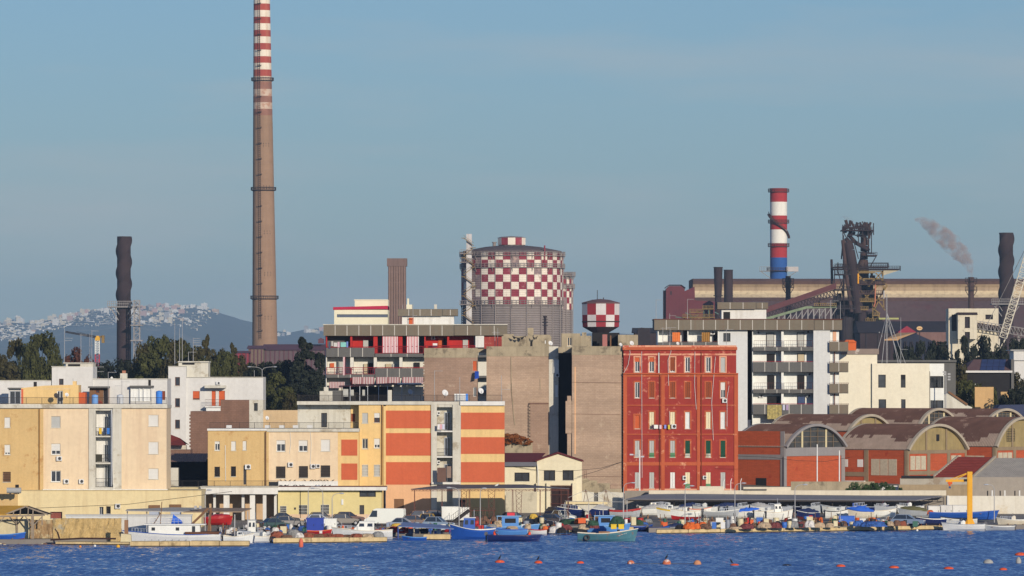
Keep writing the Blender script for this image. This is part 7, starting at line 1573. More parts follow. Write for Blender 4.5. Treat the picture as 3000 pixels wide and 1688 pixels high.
mb=MB();Y=768.;mb.box(X(193,Y),X(560,Y),Y,Y+2.5,.6,Z(1511,Y));mb.box(X(190,Y),X(562,Y),Y-.2,Y+2.7,Z(1511,Y),Z(1508.5,Y));solo('white_trailer',mb,m_wcool if 'm_wcool' in globals()else m_white,'long white box trailer whose top shows over the stone sea wall','trailer')
# left canopy over the fishing boats
lc=thing('quay_canopy','sagging grey canopy of sheets on poles above the moored fishing boat','canopy',(X(545,757.),757.0,.6));Y=757.
slab([(X(372,Y),Y-3,Z(1494,Y)),(X(540,Y),Y-3,Z(1497,Y)),(X(600,Y),Y+3,Z(1489,Y)),(X(500,Y),Y+3,Z(1488,Y)),(X(372,Y),Y,Z(1492,Y))],.1,'sheet',mat('dusty_grey_sheet',(178,168,150),var=.15,sc=.8,streak=.2),lc)
slab([(X(541,Y),Y-3,Z(1498,Y)),(X(710,Y),Y-3,Z(1497,Y)),(X(735,Y),Y+2,Z(1490,Y)),(X(600.5,Y),Y+3,Z(1489,Y))],.12,'rusty_sheet',mat('rust_edge_sheet',(158,134,106),var=.25,sc=.8,patch=.3,patch_col=(120,76,50),patch_sc=.8),lc)
for px,b in((376,1590),(433,1590),(615,1570),(728,1570),(690,1570)):mb=MB();mb.beam((X(px,Y),Y-2,.6),(X(px,Y),Y-2,Z(1497,Y)),.12);part('pole',mb,m_gal,lc)
for a,b in(((560,1540),(614,1488)),((614,1560),(622,1488))):mb=MB();mb.beam((X(a[0],Y),Y-3.2,Z(a[1],Y)),(X(b[0],Y),Y-3.2,Z(b[1],Y)),.28);part('timber_boom',mb,m_brickwin,lc)
for px in(572,586):mb=MB();mb.box(X(px,Y),X(px+7,Y),Y-2.5,Y-2,Z(1490,Y),Z(1481,Y));part('spotlight',mb,m_gal,lc)
# low blue canopy shelter in the middle quay
bc=thing('fish_stall_shelter','low quay shelter with faded blue corrugated roof on blue poles','shelter',(X(1250,768.),768.0,.0));Y=768.
slab([(X(1166,Y),Y-2,Z(1540,Y)),(X(1330,Y),Y-2,Z(1548,Y)),(X(1310,Y),Y+3,Z(1541,Y)),(X(1180,Y),Y+3,Z(1531,Y))],.1,'roof',mat('faded_blue_sheet',(112,128,160),var=.12,sc=1,streak=.2),bc)
for px in(1167,1262,1318):mb=MB();mb.cyl((X(px,Y),Y-1.9,-.3),(X(px,Y),Y-1.9,Z(1545,Y)),.09);part('pole',mb,mat('pole_blue',(60,84,140)),bc)
# shrubs on the wall and dry bush
for i,(px,tp,bt,wd)in enumerate(((2482,1430,1446,16),(2506,1413,1446,40),(2536,1416,1446,34),(2560,1413,1446,36),(2588,1412,1446,40),(2612,1420,1446,24),(2638,1428,1444,16))):
    Y=890.0;k=('round',i%3);cm,cl,tm=CROWNS[k];key=(k,'shrub')
    if key not in CM:CM[key]=_mesh('crown',cm,LEAF['shrub'])
    h=(bt-tp)*Y/F*1.35;o=thing('wall_shrub','leafy green shrub sprouting behind the boat shelter parapet','shrub',(X(px,Y),Y,Z(bt,Y)-h*.25),'shrubs behind the shelter parapet',R.uniform(0,6));o.scale=(wd*Y/F/.85,wd*Y/F/.85,h)
    for nm,me in(('stem',tm),('foliage',CM[key])):c=bpy.data.objects.new(nm,me);C.objects.link(c);c.parent=o
for i,(px,tp,bt,wd)in enumerate(((1500,1268,1300,60),(1535,1278,1302,50),(1480,1275,1300,30))):
    Y=936.0;k=('round',i%3);cm,cl,tm=CROWNS[k];key=(k,'dry')
    if key not in CM:CM[key]=_mesh('crown',cm,LEAF['dry'])
    h=(bt-tp)*Y/F*1.3;o=thing('dry_bush','rust-brown dead bush on the low wall against the tuff','shrub',(X(px,Y),Y,Z(bt,Y)-h*.25),'dead bushes on the low wall',R.uniform(0,6));o.scale=(wd*Y/F/.85,wd*Y/F/.85,h)
    for nm,me in(('stem',tm),('foliage',CM[key])):c=bpy.data.objects.new(nm,me);C.objects.link(c);c.parent=o
# ---- street lamps
def lamp(px,ptop,arm,Y,label,dbl=False):
    o=thing('street_lamp',label,'street lamp',(X(px,Y),Y,GZ(Y)),'street lamps along the quay');zt=Z(ptop,Y);x=X(px,Y)
    mb=MB();mb.cyl((x,Y,GZ(Y)),(x,Y,zt-.6),.075,.05);part('pole',mb,m_gal,o)
    for sg in((arm,-arm)if dbl else(arm,)):
        e=sg*Y/F;pts=[(x,Y,zt-.6),(x+e*.12,Y,zt-.2),(x+e*.4,Y,zt),(x+e,Y,zt+.1)];mb=MB();mb.path(pts,.04,6);part('arm',mb,m_gal,o)
        mb=MB();mb.lathe(0,0,[(.02,-.35),(.13,-.2),(.16,.1),(.05,.35)],8,cap=True);mb.v=[(x+e+zz,Y+yy,zt+.06+xx*.6)for xx,yy,zz in mb.v];part('lamp_head',mb,m_alu,o)
lamp(601,1437,12,770,'thin grey street lamp before the white arcade');lamp(903,1425,28,800,'grey street lamp with long arm before the lemon-yellow shop');lamp(946,1432,-30,805,'grey street lamp with left-reaching arm before the lemon-yellow shop');lamp(973,1447,28,790,'low grey street lamp by the lemon-yellow shop sign')
lamp(1345,1430,-30,800,'grey street lamp left of the blue cabin boat');lamp(1407,1432,12,805,'grey street lamp behind the blue cabin boat');lamp(1827,1416,28,830,'grey street lamp before the red house corner');lamp(2007,1425,20,812,'street lamp with a gull at the boat shelter middle');lamp(2153,1417,26,812,'street lamp before the brick warehouse corner');lamp(2329,1421,30,808,'street lamp before the tuff boundary wall');lamp(2913,1421,-24,830,'street lamp before the whitewashed quay wall')
lamp(768,1076,38,1110,'tall double-armed street lamp among the dark pines',True)
for px,pt,pb,Y,lb in((1874,1318,1440,880,'white light pole with two lamps before the red house'),(2394,1302,1410,920,'white mast before the brick warehouse left of the pair'),(2459,1320,1410,920,'shorter white mast before the brick warehouse')):
    o=thing('light_mast',lb,'mast',(X(px,Y),Y,GZ(Y)));mb=MB();mb.cyl((X(px,Y),Y,GZ(Y)),(X(px,Y),Y,Z(pt,Y)),.1,.09);part('pole',mb,m_frame,o)
    if px==1874:
        for dx,dy in((-24,1332),(8,1338)):mb=MB();mb.beam((X(px,Y),Y,Z(dy+4,Y)),(X(px+dx,Y),Y,Z(dy,Y)),.05);mb.box(X(px+dx-5,Y),X(px+dx+5,Y),Y-.15,Y+.15,Z(dy+2,Y),Z(dy-2,Y));part('lamp_head',mb,m_alu,o)
# ================================================================== BOATS
def smoothmat(name,rgb,rough=.35,var=.08):return mat(name,rgb,rough=rough,var=var,sc=.8,streak=.18,spec=.5)
m_hw=smoothmat('hull_white',(240,234,218));m_hcream=smoothmat('hull_cream',(232,216,184));m_hgrey=smoothmat('hull_grey',(176,176,170));m_hb=smoothmat('hull_blue',(40,88,164));m_hnavy=smoothmat('hull_navy',(30,44,92));m_hteal=mat('hull_teal',(72,118,124),rough=.6,var=.15,sc=.8,patch=.1,patch_col=(150,92,60),patch_sc=1.2,streak=.3)
m_hlb=smoothmat('hull_light_blue',(84,140,192),.6);m_hred=smoothmat('hull_red',(176,36,34));m_hmar=smoothmat('hull_maroon',(110,40,36));m_hyel=smoothmat('hull_yellow',(236,190,50));m_hblk=smoothmat('hull_black',(40,40,44));m_hor=smoothmat('hull_orange',(230,106,46));m_wdk=mat('deck_wood',(150,110,76),var=.2,sc=1.5)
m_shade=glassmat('boat_window',(44,46,52),.15);m_mot=smoothmat('outboard_grey',(84,84,86));m_tarpb=mat('tarp_blue',(50,104,196),var=.15,sc=1,bump=.5);m_tarpg=mat('tarp_grey',(178,172,160),var=.15,sc=1,bump=.5);m_tarpn=mat('tarp_navy',(38,50,84),var=.2,sc=1,bump=.5)
def hull_parts(o,L,Wd,H,mh,mtrim,sheer=.35,fl=.72,transom=True,stripe=None,mbot=None,deckz=.82,mdeck=None):
    n=14;rows=[]                                    # bow towards +x
    for i in range(n+1):
        t=i/n;x=-L/2+L*t;b=1-max(0,(t-.45)/.55)**2.3;b*=(.86+.14*min(1,t/.3));w_=max(.015,Wd/2*b)
        if not transom:w_*=min(1,.12+t/.16)**.6 if t<.14 else 1
        zs_=H*(1+sheer*max(0,(t-.35)/.65)**2+(.10*(1-t/.35)**2 if t<.35 else 0));rake=L*.07*max(0,(t-.6)/.4)**2
        kz=H*.10*max(0,(t-.75)/.25)**1.5
        rows.append([(x,0,kz),(x+rake*.2,w_*fl*.55,kz+H*.12),(x+rake*.45,w_*fl,kz+(zs_-kz)*.38),(x+rake*.8,w_*.95,kz+(zs_-kz)*.80),(x+rake,w_,zs_)])
    mb=MB();k=5
    for sg in(1,-1):
        vs=[(a,sg*b,c)for r_ in rows for a,b,c in r_];fs=[];o0=len(mb.v)
        mb.v+=vs
        for i in range(n):
            for j in range(k-1):
                f_=(i*k+j,(i+1)*k+j,(i+1)*k+j+1,i*k+j+1);f_=f_ if sg<0 else f_[::-1]
                mb.f.append(tuple(q+o0 for q in f_));mb.m.append(2 if(j<2 and mbot)else(1 if(stripe and j==3)else 0))
        f_=tuple(range(k));
    tr=[(-L/2,b,c)for _,b,c in rows[0]];vs=[(a,b,c)for a,b,c in rows[0]]+[(a,-b,c)for a,b,c in rows[0][::-1]]
    mb.mi=0;mb.add(vs,[tuple(range(len(vs)))])
    part('hull',mb,[mh,stripe or mh,mbot or mh],o,local=True,smooth=False)
    mb=MB();top=[(r_[4][0],r_[4][1],r_[4][2])for r_ in rows]
    for sg in(1,-1):
        for p,q in zip(top,top[1:]):mb.beam((p[0],sg*p[1],p[2]),(q[0],sg*q[1],q[2]),.09,.08)
    p=top[0];mb.beam((p[0],-p[1],p[2]),(p[0],p[1],p[2]),.09,.08);part('gunwale',mb,mtrim,o,local=True)
    mb=MB();vs=[];
    for r_ in rows:vs+=[(r_[4][0],r_[4][1]*.93,r_[4][2]*deckz),(r_[4][0],-r_[4][1]*.93,r_[4][2]*deckz)]
    mb.add(vs,[(2*i,2*i+1,2*i+3,2*i+2)for i in range(n)]);part('deck',mb,mdeck or m_hcream,o,local=True)
    return rows
def cabin_parts(o,x0,x1,w_,z0,h,mw,rake=.25,windows=2,roof=None,mroof=None,back=0.0):
    mb=MB();tp=.88
    mb.add([(x0,-w_/2,z0),(x1,-w_/2,z0),(x1,w_/2,z0),(x0,w_/2,z0),(x0+back,-w_/2*tp,z0+h),(x1-rake,-w_/2*tp,z0+h),(x1-rake,w_/2*tp,z0+h),(x0+back,w_/2*tp,z0+h)],
           [(0,3,2,1),(4,5,6,7),(0,1,5,4),(1,2,6,5),(2,3,7,6),(3,0,4,7)])
    c=part('cabin',mb,mw,o,local=True)
    for sg in(-1,1):
        for i in range(windows):
            f0,f1=(i+.18)/windows,(i+.82)/windows;yy=sg*(w_/2*(1-.12*.66)+.012)
            xa,xb=x0+back*.6+(x1-x0-rake*.7)*f0,x0+back*.6+(x1-x0-rake*.7)*f1
            mb=MB();za,zb=z0+h*.5,z0+h*.84
            ya,yb=sg*(w_/2*(1-.12*.5)+.015),sg*(w_/2*(1-.12*.84)+.015)
            mb.add([(xa,ya,za),(xb,ya,za),(xb-.06,yb,zb),(xa+.02,yb,zb)],[(0,1,2,3)if sg<0 else(3,2,1,0)]);part('cabin_window',mb,m_shade,c,local=True)
    mb=MB();ya=w_/2*.8;e=.02
    def fp(f_,y_):return(x1-rake*f_+e,y_*(1-.12*f_),z0+h*f_)
    mb.add([fp(.5,-ya),fp(.5,ya),fp(.88,ya),fp(.88,-ya)],[(0,1,2,3)]);part('windscreen',mb,m_shade,c,local=True)
    if roof:mb=MB();mb.box(x0+back-roof,x1-rake+roof,-w_/2*tp-roof*.5,w_/2*tp+roof*.5,z0+h+.003,z0+h+.08);part('cabin_roof',mb,mroof or mw,o,local=True)
    return c
def outboard(o,x,z,s=1.0,m_=None):
    mb=MB();mb.prism([(x-.5*s,z+.25*s),(x-.05*s,z+.15*s),(x,z+.55*s),(x-.12*s,z+.75*s),(x-.45*s,z+.68*s)],-.17*s,.17*s);q=part('outboard_motor',mb,m_ or m_mot,o,local=True)
    mb=MB();mb.prism([(x-.34*s,z-.7*s),(x-.14*s,z-.7*s),(x-.1*s,z+.22*s),(x-.32*s,z+.25*s)],-.06*s,.06*s);mb.box(x-.5*s,x-.1*s,-.03,.03,z-.62*s,z-.55*s);part('motor_leg',mb,m_hblk,q,local=True)
def rails(o,L,Wd,z,x0,x1,h=.5,m_=None):
    mb=MB()
    for sg in(-1,1):
        pts=[]
        for i in range(7):
            t=i/6;x=x0+(x1-x0)*t;b=1-max(0,((x+L/2)/L-.45)/.55)**2.3;y_=sg*Wd/2*max(.02,b)*.93;pts.append((x,y_,z+h+.12*t));mb.beam((x,y_,z-.1),(x,y_,z+h+.12*t),.035)
        mb.path(pts,.022,5)
    part('bow_rail',mb,m_ or m_alu,o,local=True)
def stands(o,L,Wd,z):
    for f_ in(-.25,.22):
        mb=MB();x=L*f_;mb.beam((x,-Wd*.35,z),(x,-Wd*.2,.25),.1);mb.beam((x,Wd*.35,z),(x,Wd*.2,.25),.1);mb.beam((x,-Wd*.4,z+.06),(x,Wd*.4,z+.06),.12);part('cradle',mb,m_wdk,o,local=True)
def boat(label,px0,px1,Y,mh,mtrim,kind='open',H=.8,Wd=None,flip=False,zbase=-.25,group=None,rz=0.0,stripe=None,mbot=None,cover=None,motor=True,sheer=.35,name='boat',tilt=0.0):
    L=(px1-px0)*Y/F;Wd=Wd or L*.36
    ashore=zbase>0
    o=thing(name,label,'boat',(X((px0+px1)/2,Y),Y,zbase),group,(math.pi if flip else 0)+rz);o.rotation_euler[1]=tilt
    hull_parts(o,L,Wd,H,mh,mtrim,sheer=sheer,stripe=stripe,mbot=mbot)
    if kind=='open':
        for f_ in(-.25,.05,.28):mb=MB();mb.box(L*f_-.12,L*f_+.12,-Wd*.42,Wd*.42,H*.88,H*.93);part('thwart',mb,m_wdk,o,local=True)
    if kind=='cuddy':
        cabin_parts(o,-L*.02,L*.26,Wd*.7,H*.95,H*.62,mh,rake=L*.09,windows=1);rails(o,L,Wd,H*1.05,L*.05,L*.46)
    if kind=='console':
        mb=MB();mb.prism([(-.1,H*.85),(.5,H*.85),(.42,H*.85+.6),(.1,H*.85+.75),(-.1,H*.85+.6)],-Wd*.2,Wd*.2);part('console',mb,mh,o,local=True);mb=MB();mb.add([(.5,-Wd*.2,H*.85+.6),(.5,Wd*.2,H*.85+.6),(.25,Wd*.18,H*.85+1.05),(.25,-Wd*.18,H*.85+1.05)],[(0,1,2,3)]);part('windscreen',mb,m_shade,o,local=True);rails(o,L,Wd,H*1.05,L*.05,L*.44,.35)
    if kind=='cruiser':
        cabin_parts(o,-L*.18,L*.2,Wd*.74,H*.95,H*.95,mh,rake=L*.13,windows=2,roof=.06);rails(o,L,Wd,H*1.05,L*.1,L*.46)
        mb=MB();mb.cyl((-L*.05,0,H*1.9),(-L*.05,0,H*1.9+.9),.025);part('mast',mb,m_alu,o,local=True)
    if kind=='wheelhouse':
        cabin_parts(o,-L*.02,L*.26,Wd*.62,H*.9,1.65,cover or mh,rake=.12,windows=2,roof=.12,mroof=mtrim);mb=MB();mb.cyl((0,0,H*.9+1.6),(0,0,H*.9+2.7),.03);part('mast',mb,m_alu,o,local=True)
    if kind=='covered':
        n=12;mb=MB();vs=[];rr=random.Random(hash(label)%999)
        for i in range(n+1):
            t=i/n;x=-L*.48+L*.96*t;b=max(.05,1-max(0,(t-.45)/.55)**2.3);w_=Wd/2*b*1.06;zt_=H*(1.08+sheer*max(0,(t-.35)/.65)**2);hh=H*.55*math.sin(math.pi*min(1,max(.02,t*.9+.05)))*(.85+.3*rr.random())
            for j in range(7):a=math.pi*j/6;vs.append((x,-w_*math.cos(a),zt_+hh*math.sin(a)*(.9+.2*rr.random())-(.12 if j in(0,6)else 0)))
        mb.add(vs,[(i*7+j,(i+1)*7+j,(i+1)*7+j+1,i*7+j+1)for i in range(n)for j in range(6)]);part('tarpaulin',mb,cover or m_tarpb,o,local=True)
    if motor and kind in('open','cuddy','console','cruiser'):outboard(o,-L/2+.05,H*.75,.9 if L>4.5 else .7)
    if ashore:stands(o,L,Wd,.6-zbase+.0)
    return o
# --- white fishing boat with blue gunwale (left)
Y=746.0;L=11.4
fb=thing('fishing_boat','large white fishing boat with blue gunwale, long deckhouse and blue tarpaulin','boat',(X(512,Y),Y,-.45),None,math.pi)
hull_parts(fb,L,3.4,1.55,m_hw,m_hb,sheer=.32,stripe=None,mbot=None)
mb=MB();mb.box(-L*.28,L*.28,-1.15,1.15,1.3,2.75);dh=part('deckhouse',mb,m_hw,fb,local=True)
mb=MB();mb.box(-L*.34,L*.33,-1.4,1.4,2.754,2.86);part('deckhouse_roof',mb,m_hw,fb,local=True)
for x in(2.6,-.4):
    for sg in(-1,1):mb=MB();mb.box(x-.22,x+.22,sg*1.155-.01,sg*1.155+.01,2.05,2.45);part('deckhouse_window',mb,m_shade,dh,local=True)
for sg in(-1,1):
    mb=MB();mb.box(-2.6,-2.2,sg*1.155-.01,sg*1.155+.01,1.5,2.6);part('deckhouse_door',mb,m_shade,dh,local=True)
    for i in range(7):mb=MB();mb.cyl((3.6-i*.85,sg*1.62,.9),(3.6-i*.85,sg*1.66,.9),.05,n=8);part('porthole',mb,m_shade,fb,local=True)
mb=MB();mb.box(-L*.49,-L*.12,-1.62,1.62,1.62,1.9);part('bulwark_plank',mb,mat('bulwark_brown',(104,66,44),var=.2),fb,local=True)
mb=MB()
for sg in(-1,1):
    for i in range(9):x=-1.0+i*.5;mb.beam((x,sg*1.25,2.86),(x,sg*1.25,3.5),.035)
    for h in(3.2,3.5):mb.beam((-1.0,sg*1.25,h),(3.0,sg*1.25,h),.035)
part('roof_rail',mb,m_alu,fb,local=True)
mb=MB();mb.add([(-1.0,-1.0,2.9),(.4,-1.0,2.9),(.2,-.2,4.05),(-.9,-.2,3.2),(-1.0,.8,2.9),(.4,.8,2.9)],[(0,1,2,3),(3,2,5,4)]);part('tarpaulin',mb,m_tarpb,fb,local=True)
mb=MB();mb.cyl((1.8,0,2.86),(1.6,0,5.6),.05);mb.cyl((2.6,-.8,2.86),(1.7,0,4.3),.04);mb.cyl((2.6,.8,2.86),(1.7,0,4.3),.04);part('mast',mb,m_brickwin,fb,local=True);rails(fb,L,3.4,1.75,3.0,5.3,.5)
# --- others afloat
boat('white motorboat with black outboard moored behind the left pier',655,738,748.,m_hw,m_hcream,'cuddy',1.1,2.2,zbase=-.3)
boat('white sports boat stern-on with grey sun canopy beside the left pier gap',735,800,752.,m_hw,m_hcream,'console',.95,2.0,flip=False,zbase=-.25,rz=.5)
boat('tall white cabin boat with upright mast behind the left moored motorboats',705,790,760.,m_hw,m_hgrey,'wheelhouse',1.2,2.4,zbase=-.2,flip=True)
boat('white cabin cruiser with dark raked windscreen behind the rust-brown nets',982,1150,763.,m_hw,m_hcream,'cruiser',1.25,2.7,flip=True,zbase=-.1,motor=False)
boat('bright blue fishing boat with blue wheelhouse and white rubbing strake',1326,1452,768.,m_hb,m_hw,'wheelhouse',1.5,2.6,flip=True,zbase=-.35,sheer=.5)
boat('worn light blue boat moored astern of the blue wheelhouse boat',1432,1545,777.,m_hlb,m_hb,'open',1.2,2.4,flip=True,zbase=-.3,motor=False)
ob=boat('dark blue open workboat carrying two people in orange vests',1428,1577,756.,m_hnavy,m_hnavy,'open',.85,1.9,zbase=-.12,motor=True,sheer=.1)
tb=boat('old teal fishing boat with rusty patches and a black tyre fender',1692,1858,757.,m_hteal,m_hcream,'open',1.25,2.3,zbase=-.3,motor=False,sheer=.5)
mb=MB();mb.lathe(0,0,[(.16,-.08),(.34,-.09),(.38,0),(.34,.09),(.16,.08)],16,cap=False);mb.v=[(-2.4+a,-1.12+c*.9,.75+b)for a,b,c in mb.v];part('tyre_fender',mb,m_hblk,tb,local=True)
mb=MB();mb.box(-.9,.5,-.5,.5,1.1,1.5);part('engine_box',mb,m_wdk,tb,local=True)
mb=MB();[mb.beam((1.6+i*.22,-1.05+i*.02,.95+.07*i),(1.75+i*.22,-1.04+i*.02,1.07+.07*i),.03)for i in range(5)];part('painted_lettering',mb,m_hw,tb,local=True)
for px0,px1,Y,mh,mt,kd,lb in((1845,1908,806,m_hnavy,m_hb,'open','navy blue dinghy with raised outboard next to the pink reflection'),(1900,1958,803,m_hb,m_hnavy,'open','deep blue dinghy beside the navy one at the quay gap'),(1950,2002,804,m_hnavy,m_hgrey,'covered','navy boat under a dark cover at the quay end'),
    (1535,1650,800,m_hlb,m_hcream,'open','sky blue skiff loaded with crates at the middle quay'),(1600,1612,800,m_hw,m_hred,'open','')):
    if lb:boat(lb,px0,px1,float(Y),mh,mt,kd,.8,1.7,zbase=-.2,flip=px0==1535,cover=m_tarpn)
boat('white skiff with red rim at the middle quay edge',1540,1602,788.,m_hw,m_hred,'open',.75,1.8,zbase=-.15,flip=True,motor=False)
boat('half-sunken bright blue skiff at the fish stall shelter',1182,1250,760.,m_hb,m_hlb,'open',.6,1.5,zbase=-.25,flip=True,motor=False)
boat('white motorboat with grey outboard moored below the yellow jib crane',2766,2884,812.,m_hw,m_hgrey,'console',.95,2.1,flip=True,zbase=-.2)
boat('white open boat with dark rim lying behind the moored motorboat',2762,2862,818.,m_hw,m_hblk,'open',.9,2.0,flip=True,zbase=.5,motor=False)
boat('slim grey-white skiff with outboard at the whitewashed wall',2887,2972,812.,m_hgrey,m_hw,'open',.7,1.5,flip=True,zbase=-.2)
boat('cream motorboat drawn up at the whitewashed wall',2926,3020,820.,m_hcream,m_hw,'console',.9,2.0,flip=True,zbase=.3)
boat('long royal blue boat lying ashore behind the yellow jib crane',2722,2914,832.,m_hb,m_hb,'open',1.0,2.4,zbase=.9,motor=False,stripe=m_hb,sheer=.35)
boat('navy boat with white rim on the quay left of the yellow crane',2690,2772,816.,m_hnavy,m_hw,'open',.85,1.9,flip=True,zbase=.55,motor=False)
# --- boats laid up ashore
G1=None
for px0,px1,Y,mh,mt,kd,H_,zb_,fl_,st_,bt_,cv_,lb in(
    (1640,1742,846,m_hnavy,m_hw,'cuddy',1.1,1.0,True,None,None,None,'navy and white boat ashore beside the white pickup'),
    (1722,1800,844,m_hnavy,m_hw,'covered',1.0,1.1,True,None,None,m_tarpg,'navy boat ashore under a grey-white cover'),
    (1786,1872,838,m_hgrey,m_hred,'open',1.0,1.1,False,m_hred,None,None,'grey boat ashore with a bright red rim'),
    (1880,1952,846,m_hw,m_hgrey,'covered',1.0,1.2,False,None,None,m_tarpg,'white boat ashore under a bulging pale grey cover'),
    (1928,2012,838,m_hw,m_hcream,'cuddy',1.2,1.0,True,m_hyel,None,None,'white boat ashore with a broad yellow stripe'),
    (1968,2052,828,m_hw,m_hcream,'console',1.2,1.0,True,None,m_hred,None,'white motorboat ashore with deep red bottom paint'),
    (2020,2080,846,m_hw,m_hor,'open',.9,1.2,False,None,None,None,'white boat ashore with orange rim under the shelter'),
    (2062,2160,832,m_hgrey,m_hw,'console',.9,1.2,False,None,None,None,'grey-white inflatable-style boat ashore with raised bow'),
    (2158,2226,838,m_hw,m_hcream,'covered',.95,1.0,False,None,None,m_tarpb,'white boat ashore under a bright blue cover'),
    (2210,2268,836,m_hw,m_hcream,'cuddy',1.0,1.0,False,None,None,None,'small white cuddy boat ashore behind the white cruiser'),
    (2245,2318,824,m_hw,m_hcream,'cruiser',1.15,1.0,False,None,None,None,'white cabin cruiser ashore with orange cabin door'),
    (2338,2402,832,m_hnavy,m_hw,'covered',1.0,.9,True,None,m_hmar,m_tarpn,'navy boat ashore with maroon bottom under a dark cover'),
    (2418,2482,836,m_hw,m_hblk,'cuddy',1.0,1.0,False,None,None,None,'white boat ashore with black rim and cuddy'),
    (2488,2562,832,m_hcream,m_hb,'covered',1.1,1.0,True,None,None,m_tarpb,'cream boat ashore under a large royal blue cover'),
    (2552,2622,836,m_hw,m_hcream,'open',1.0,1.1,False,None,None,None,'flat white boat ashore beside the dark estate car'),
    (2636,2720,846,m_hgrey,m_hgrey,'covered',1.0,.9,True,None,None,mat('tarp_olive',(104,98,62),var=.2),'boat ashore under an olive green cover at the shelter end'),
    (2330,2350,846,m_hlb,m_hb,'open',.8,1.0,False,None,None,None,'')):
    if lb:boat(lb,px0,px1,float(Y),mh,mt,kd,H_,None,flip=fl_,zbase=zb_,stripe=st_,mbot=bt_,cover=cv_,rz=R.uniform(-.12,.12))
boat('upturned-looking red boat on a rack behind the white fishing boat',598,676,772.,m_hred,m_hred,'covered',.9,1.8,zbase=1.6,cover=m_hred)
boat('bright blue rowing boat with worn red bottom under the timber shed',-40,68,744.,m_hb,m_hlb,'open',.95,1.8,zbase=.15,mbot=m_hmar,motor=False)
boat('red skiff lying along the quay behind the rust-brown nets',900,968,758.,m_hred,m_hor,'open',.6,1.4,zbase=.62,motor=False)
for i in range(15):
    px=1870+i*54+R.uniform(-10,10);c,m_=R.choice((('white',m_hw),('grey',m_hgrey),('navy',m_hnavy),('cream',m_hcream),('blue',m_hb)));k=R.choice(('cuddy','console','covered','open'))
    boat('%s boat stored in the back row under the shelter roof'%c,px,px+R.uniform(52,78),R.uniform(851,856),m_,m_hgrey,k,.95,None,flip=R.random()<.5,zbase=1.35,cover=R.choice((m_tarpg,m_tarpn)),rz=R.uniform(-.3,.3),group=c+' boats in the back row under the shelter')
# wheelhouses of boats hidden behind others
def wheelhouse(px0,px1,pt,pb,Y,m_,mr,label):
    o=thing('wheelhouse_boat',label,'boat',(X((px0+px1)/2,Y),Y,-.2));L=(px1-px0)*Y/F*1.9
    hull_parts(o,L,2.3,1.2,m_,mr,sheer=.3);z0,z1=.9,Z(pt,Y)+.2;hw=(px1-px0)/2*Y/F
    mb=MB();mb.wall(-hw*.62,hw*.62,z0,z1-.1,-.75,[(-hw*.4,hw*.4,z1-.95,z1-.35)],.1);mb.shell(-hw*.62,hw*.62,z0,z1-.1,-.75,.75);part('wheelhouse',mb,m_,o,local=True)
    mb=MB();mb.box(-hw*.4,hw*.4,-.66,-.6,z1-.95,z1-.35);part('wheelhouse_window',mb,m_dark,o,local=True)
    mb=MB();mb.box(-hw,hw*.8,-.95,.95,z1-.098,z1);part('wheelhouse_roof',mb,mr,o,local=True)
    for x in(-hw*.95,):mb=MB();mb.beam((x,-.85,z0),(x,-.85,z1-.1),.07);mb.beam((x,.85,z0),(x,.85,z1-.1),.07);part('awning_post',mb,mr,o,local=True)
wheelhouse(1740,1808,1510,1550,794.,m_hlb,mat('roof_pale_blue',(150,186,210)),'sky blue wheelhouse boat moored behind the teal fishing boat')
wheelhouse(1455,1535,1511,1545,790.,m_hlb,mat('roof_pale_blue',(150,186,210)),'light blue wheelhouse boat with red box on its roof behind the blue fishing boat')
mb=MB();Y=790.;mb.box(X(1486,Y),X(1508,Y),Y-.3,Y+.3,Z(1511,Y)+.02,Z(1502,Y));solo('fish_box',mb,mat('box_red',(222,64,70)),'bright red box on the light blue wheelhouse roof','box')
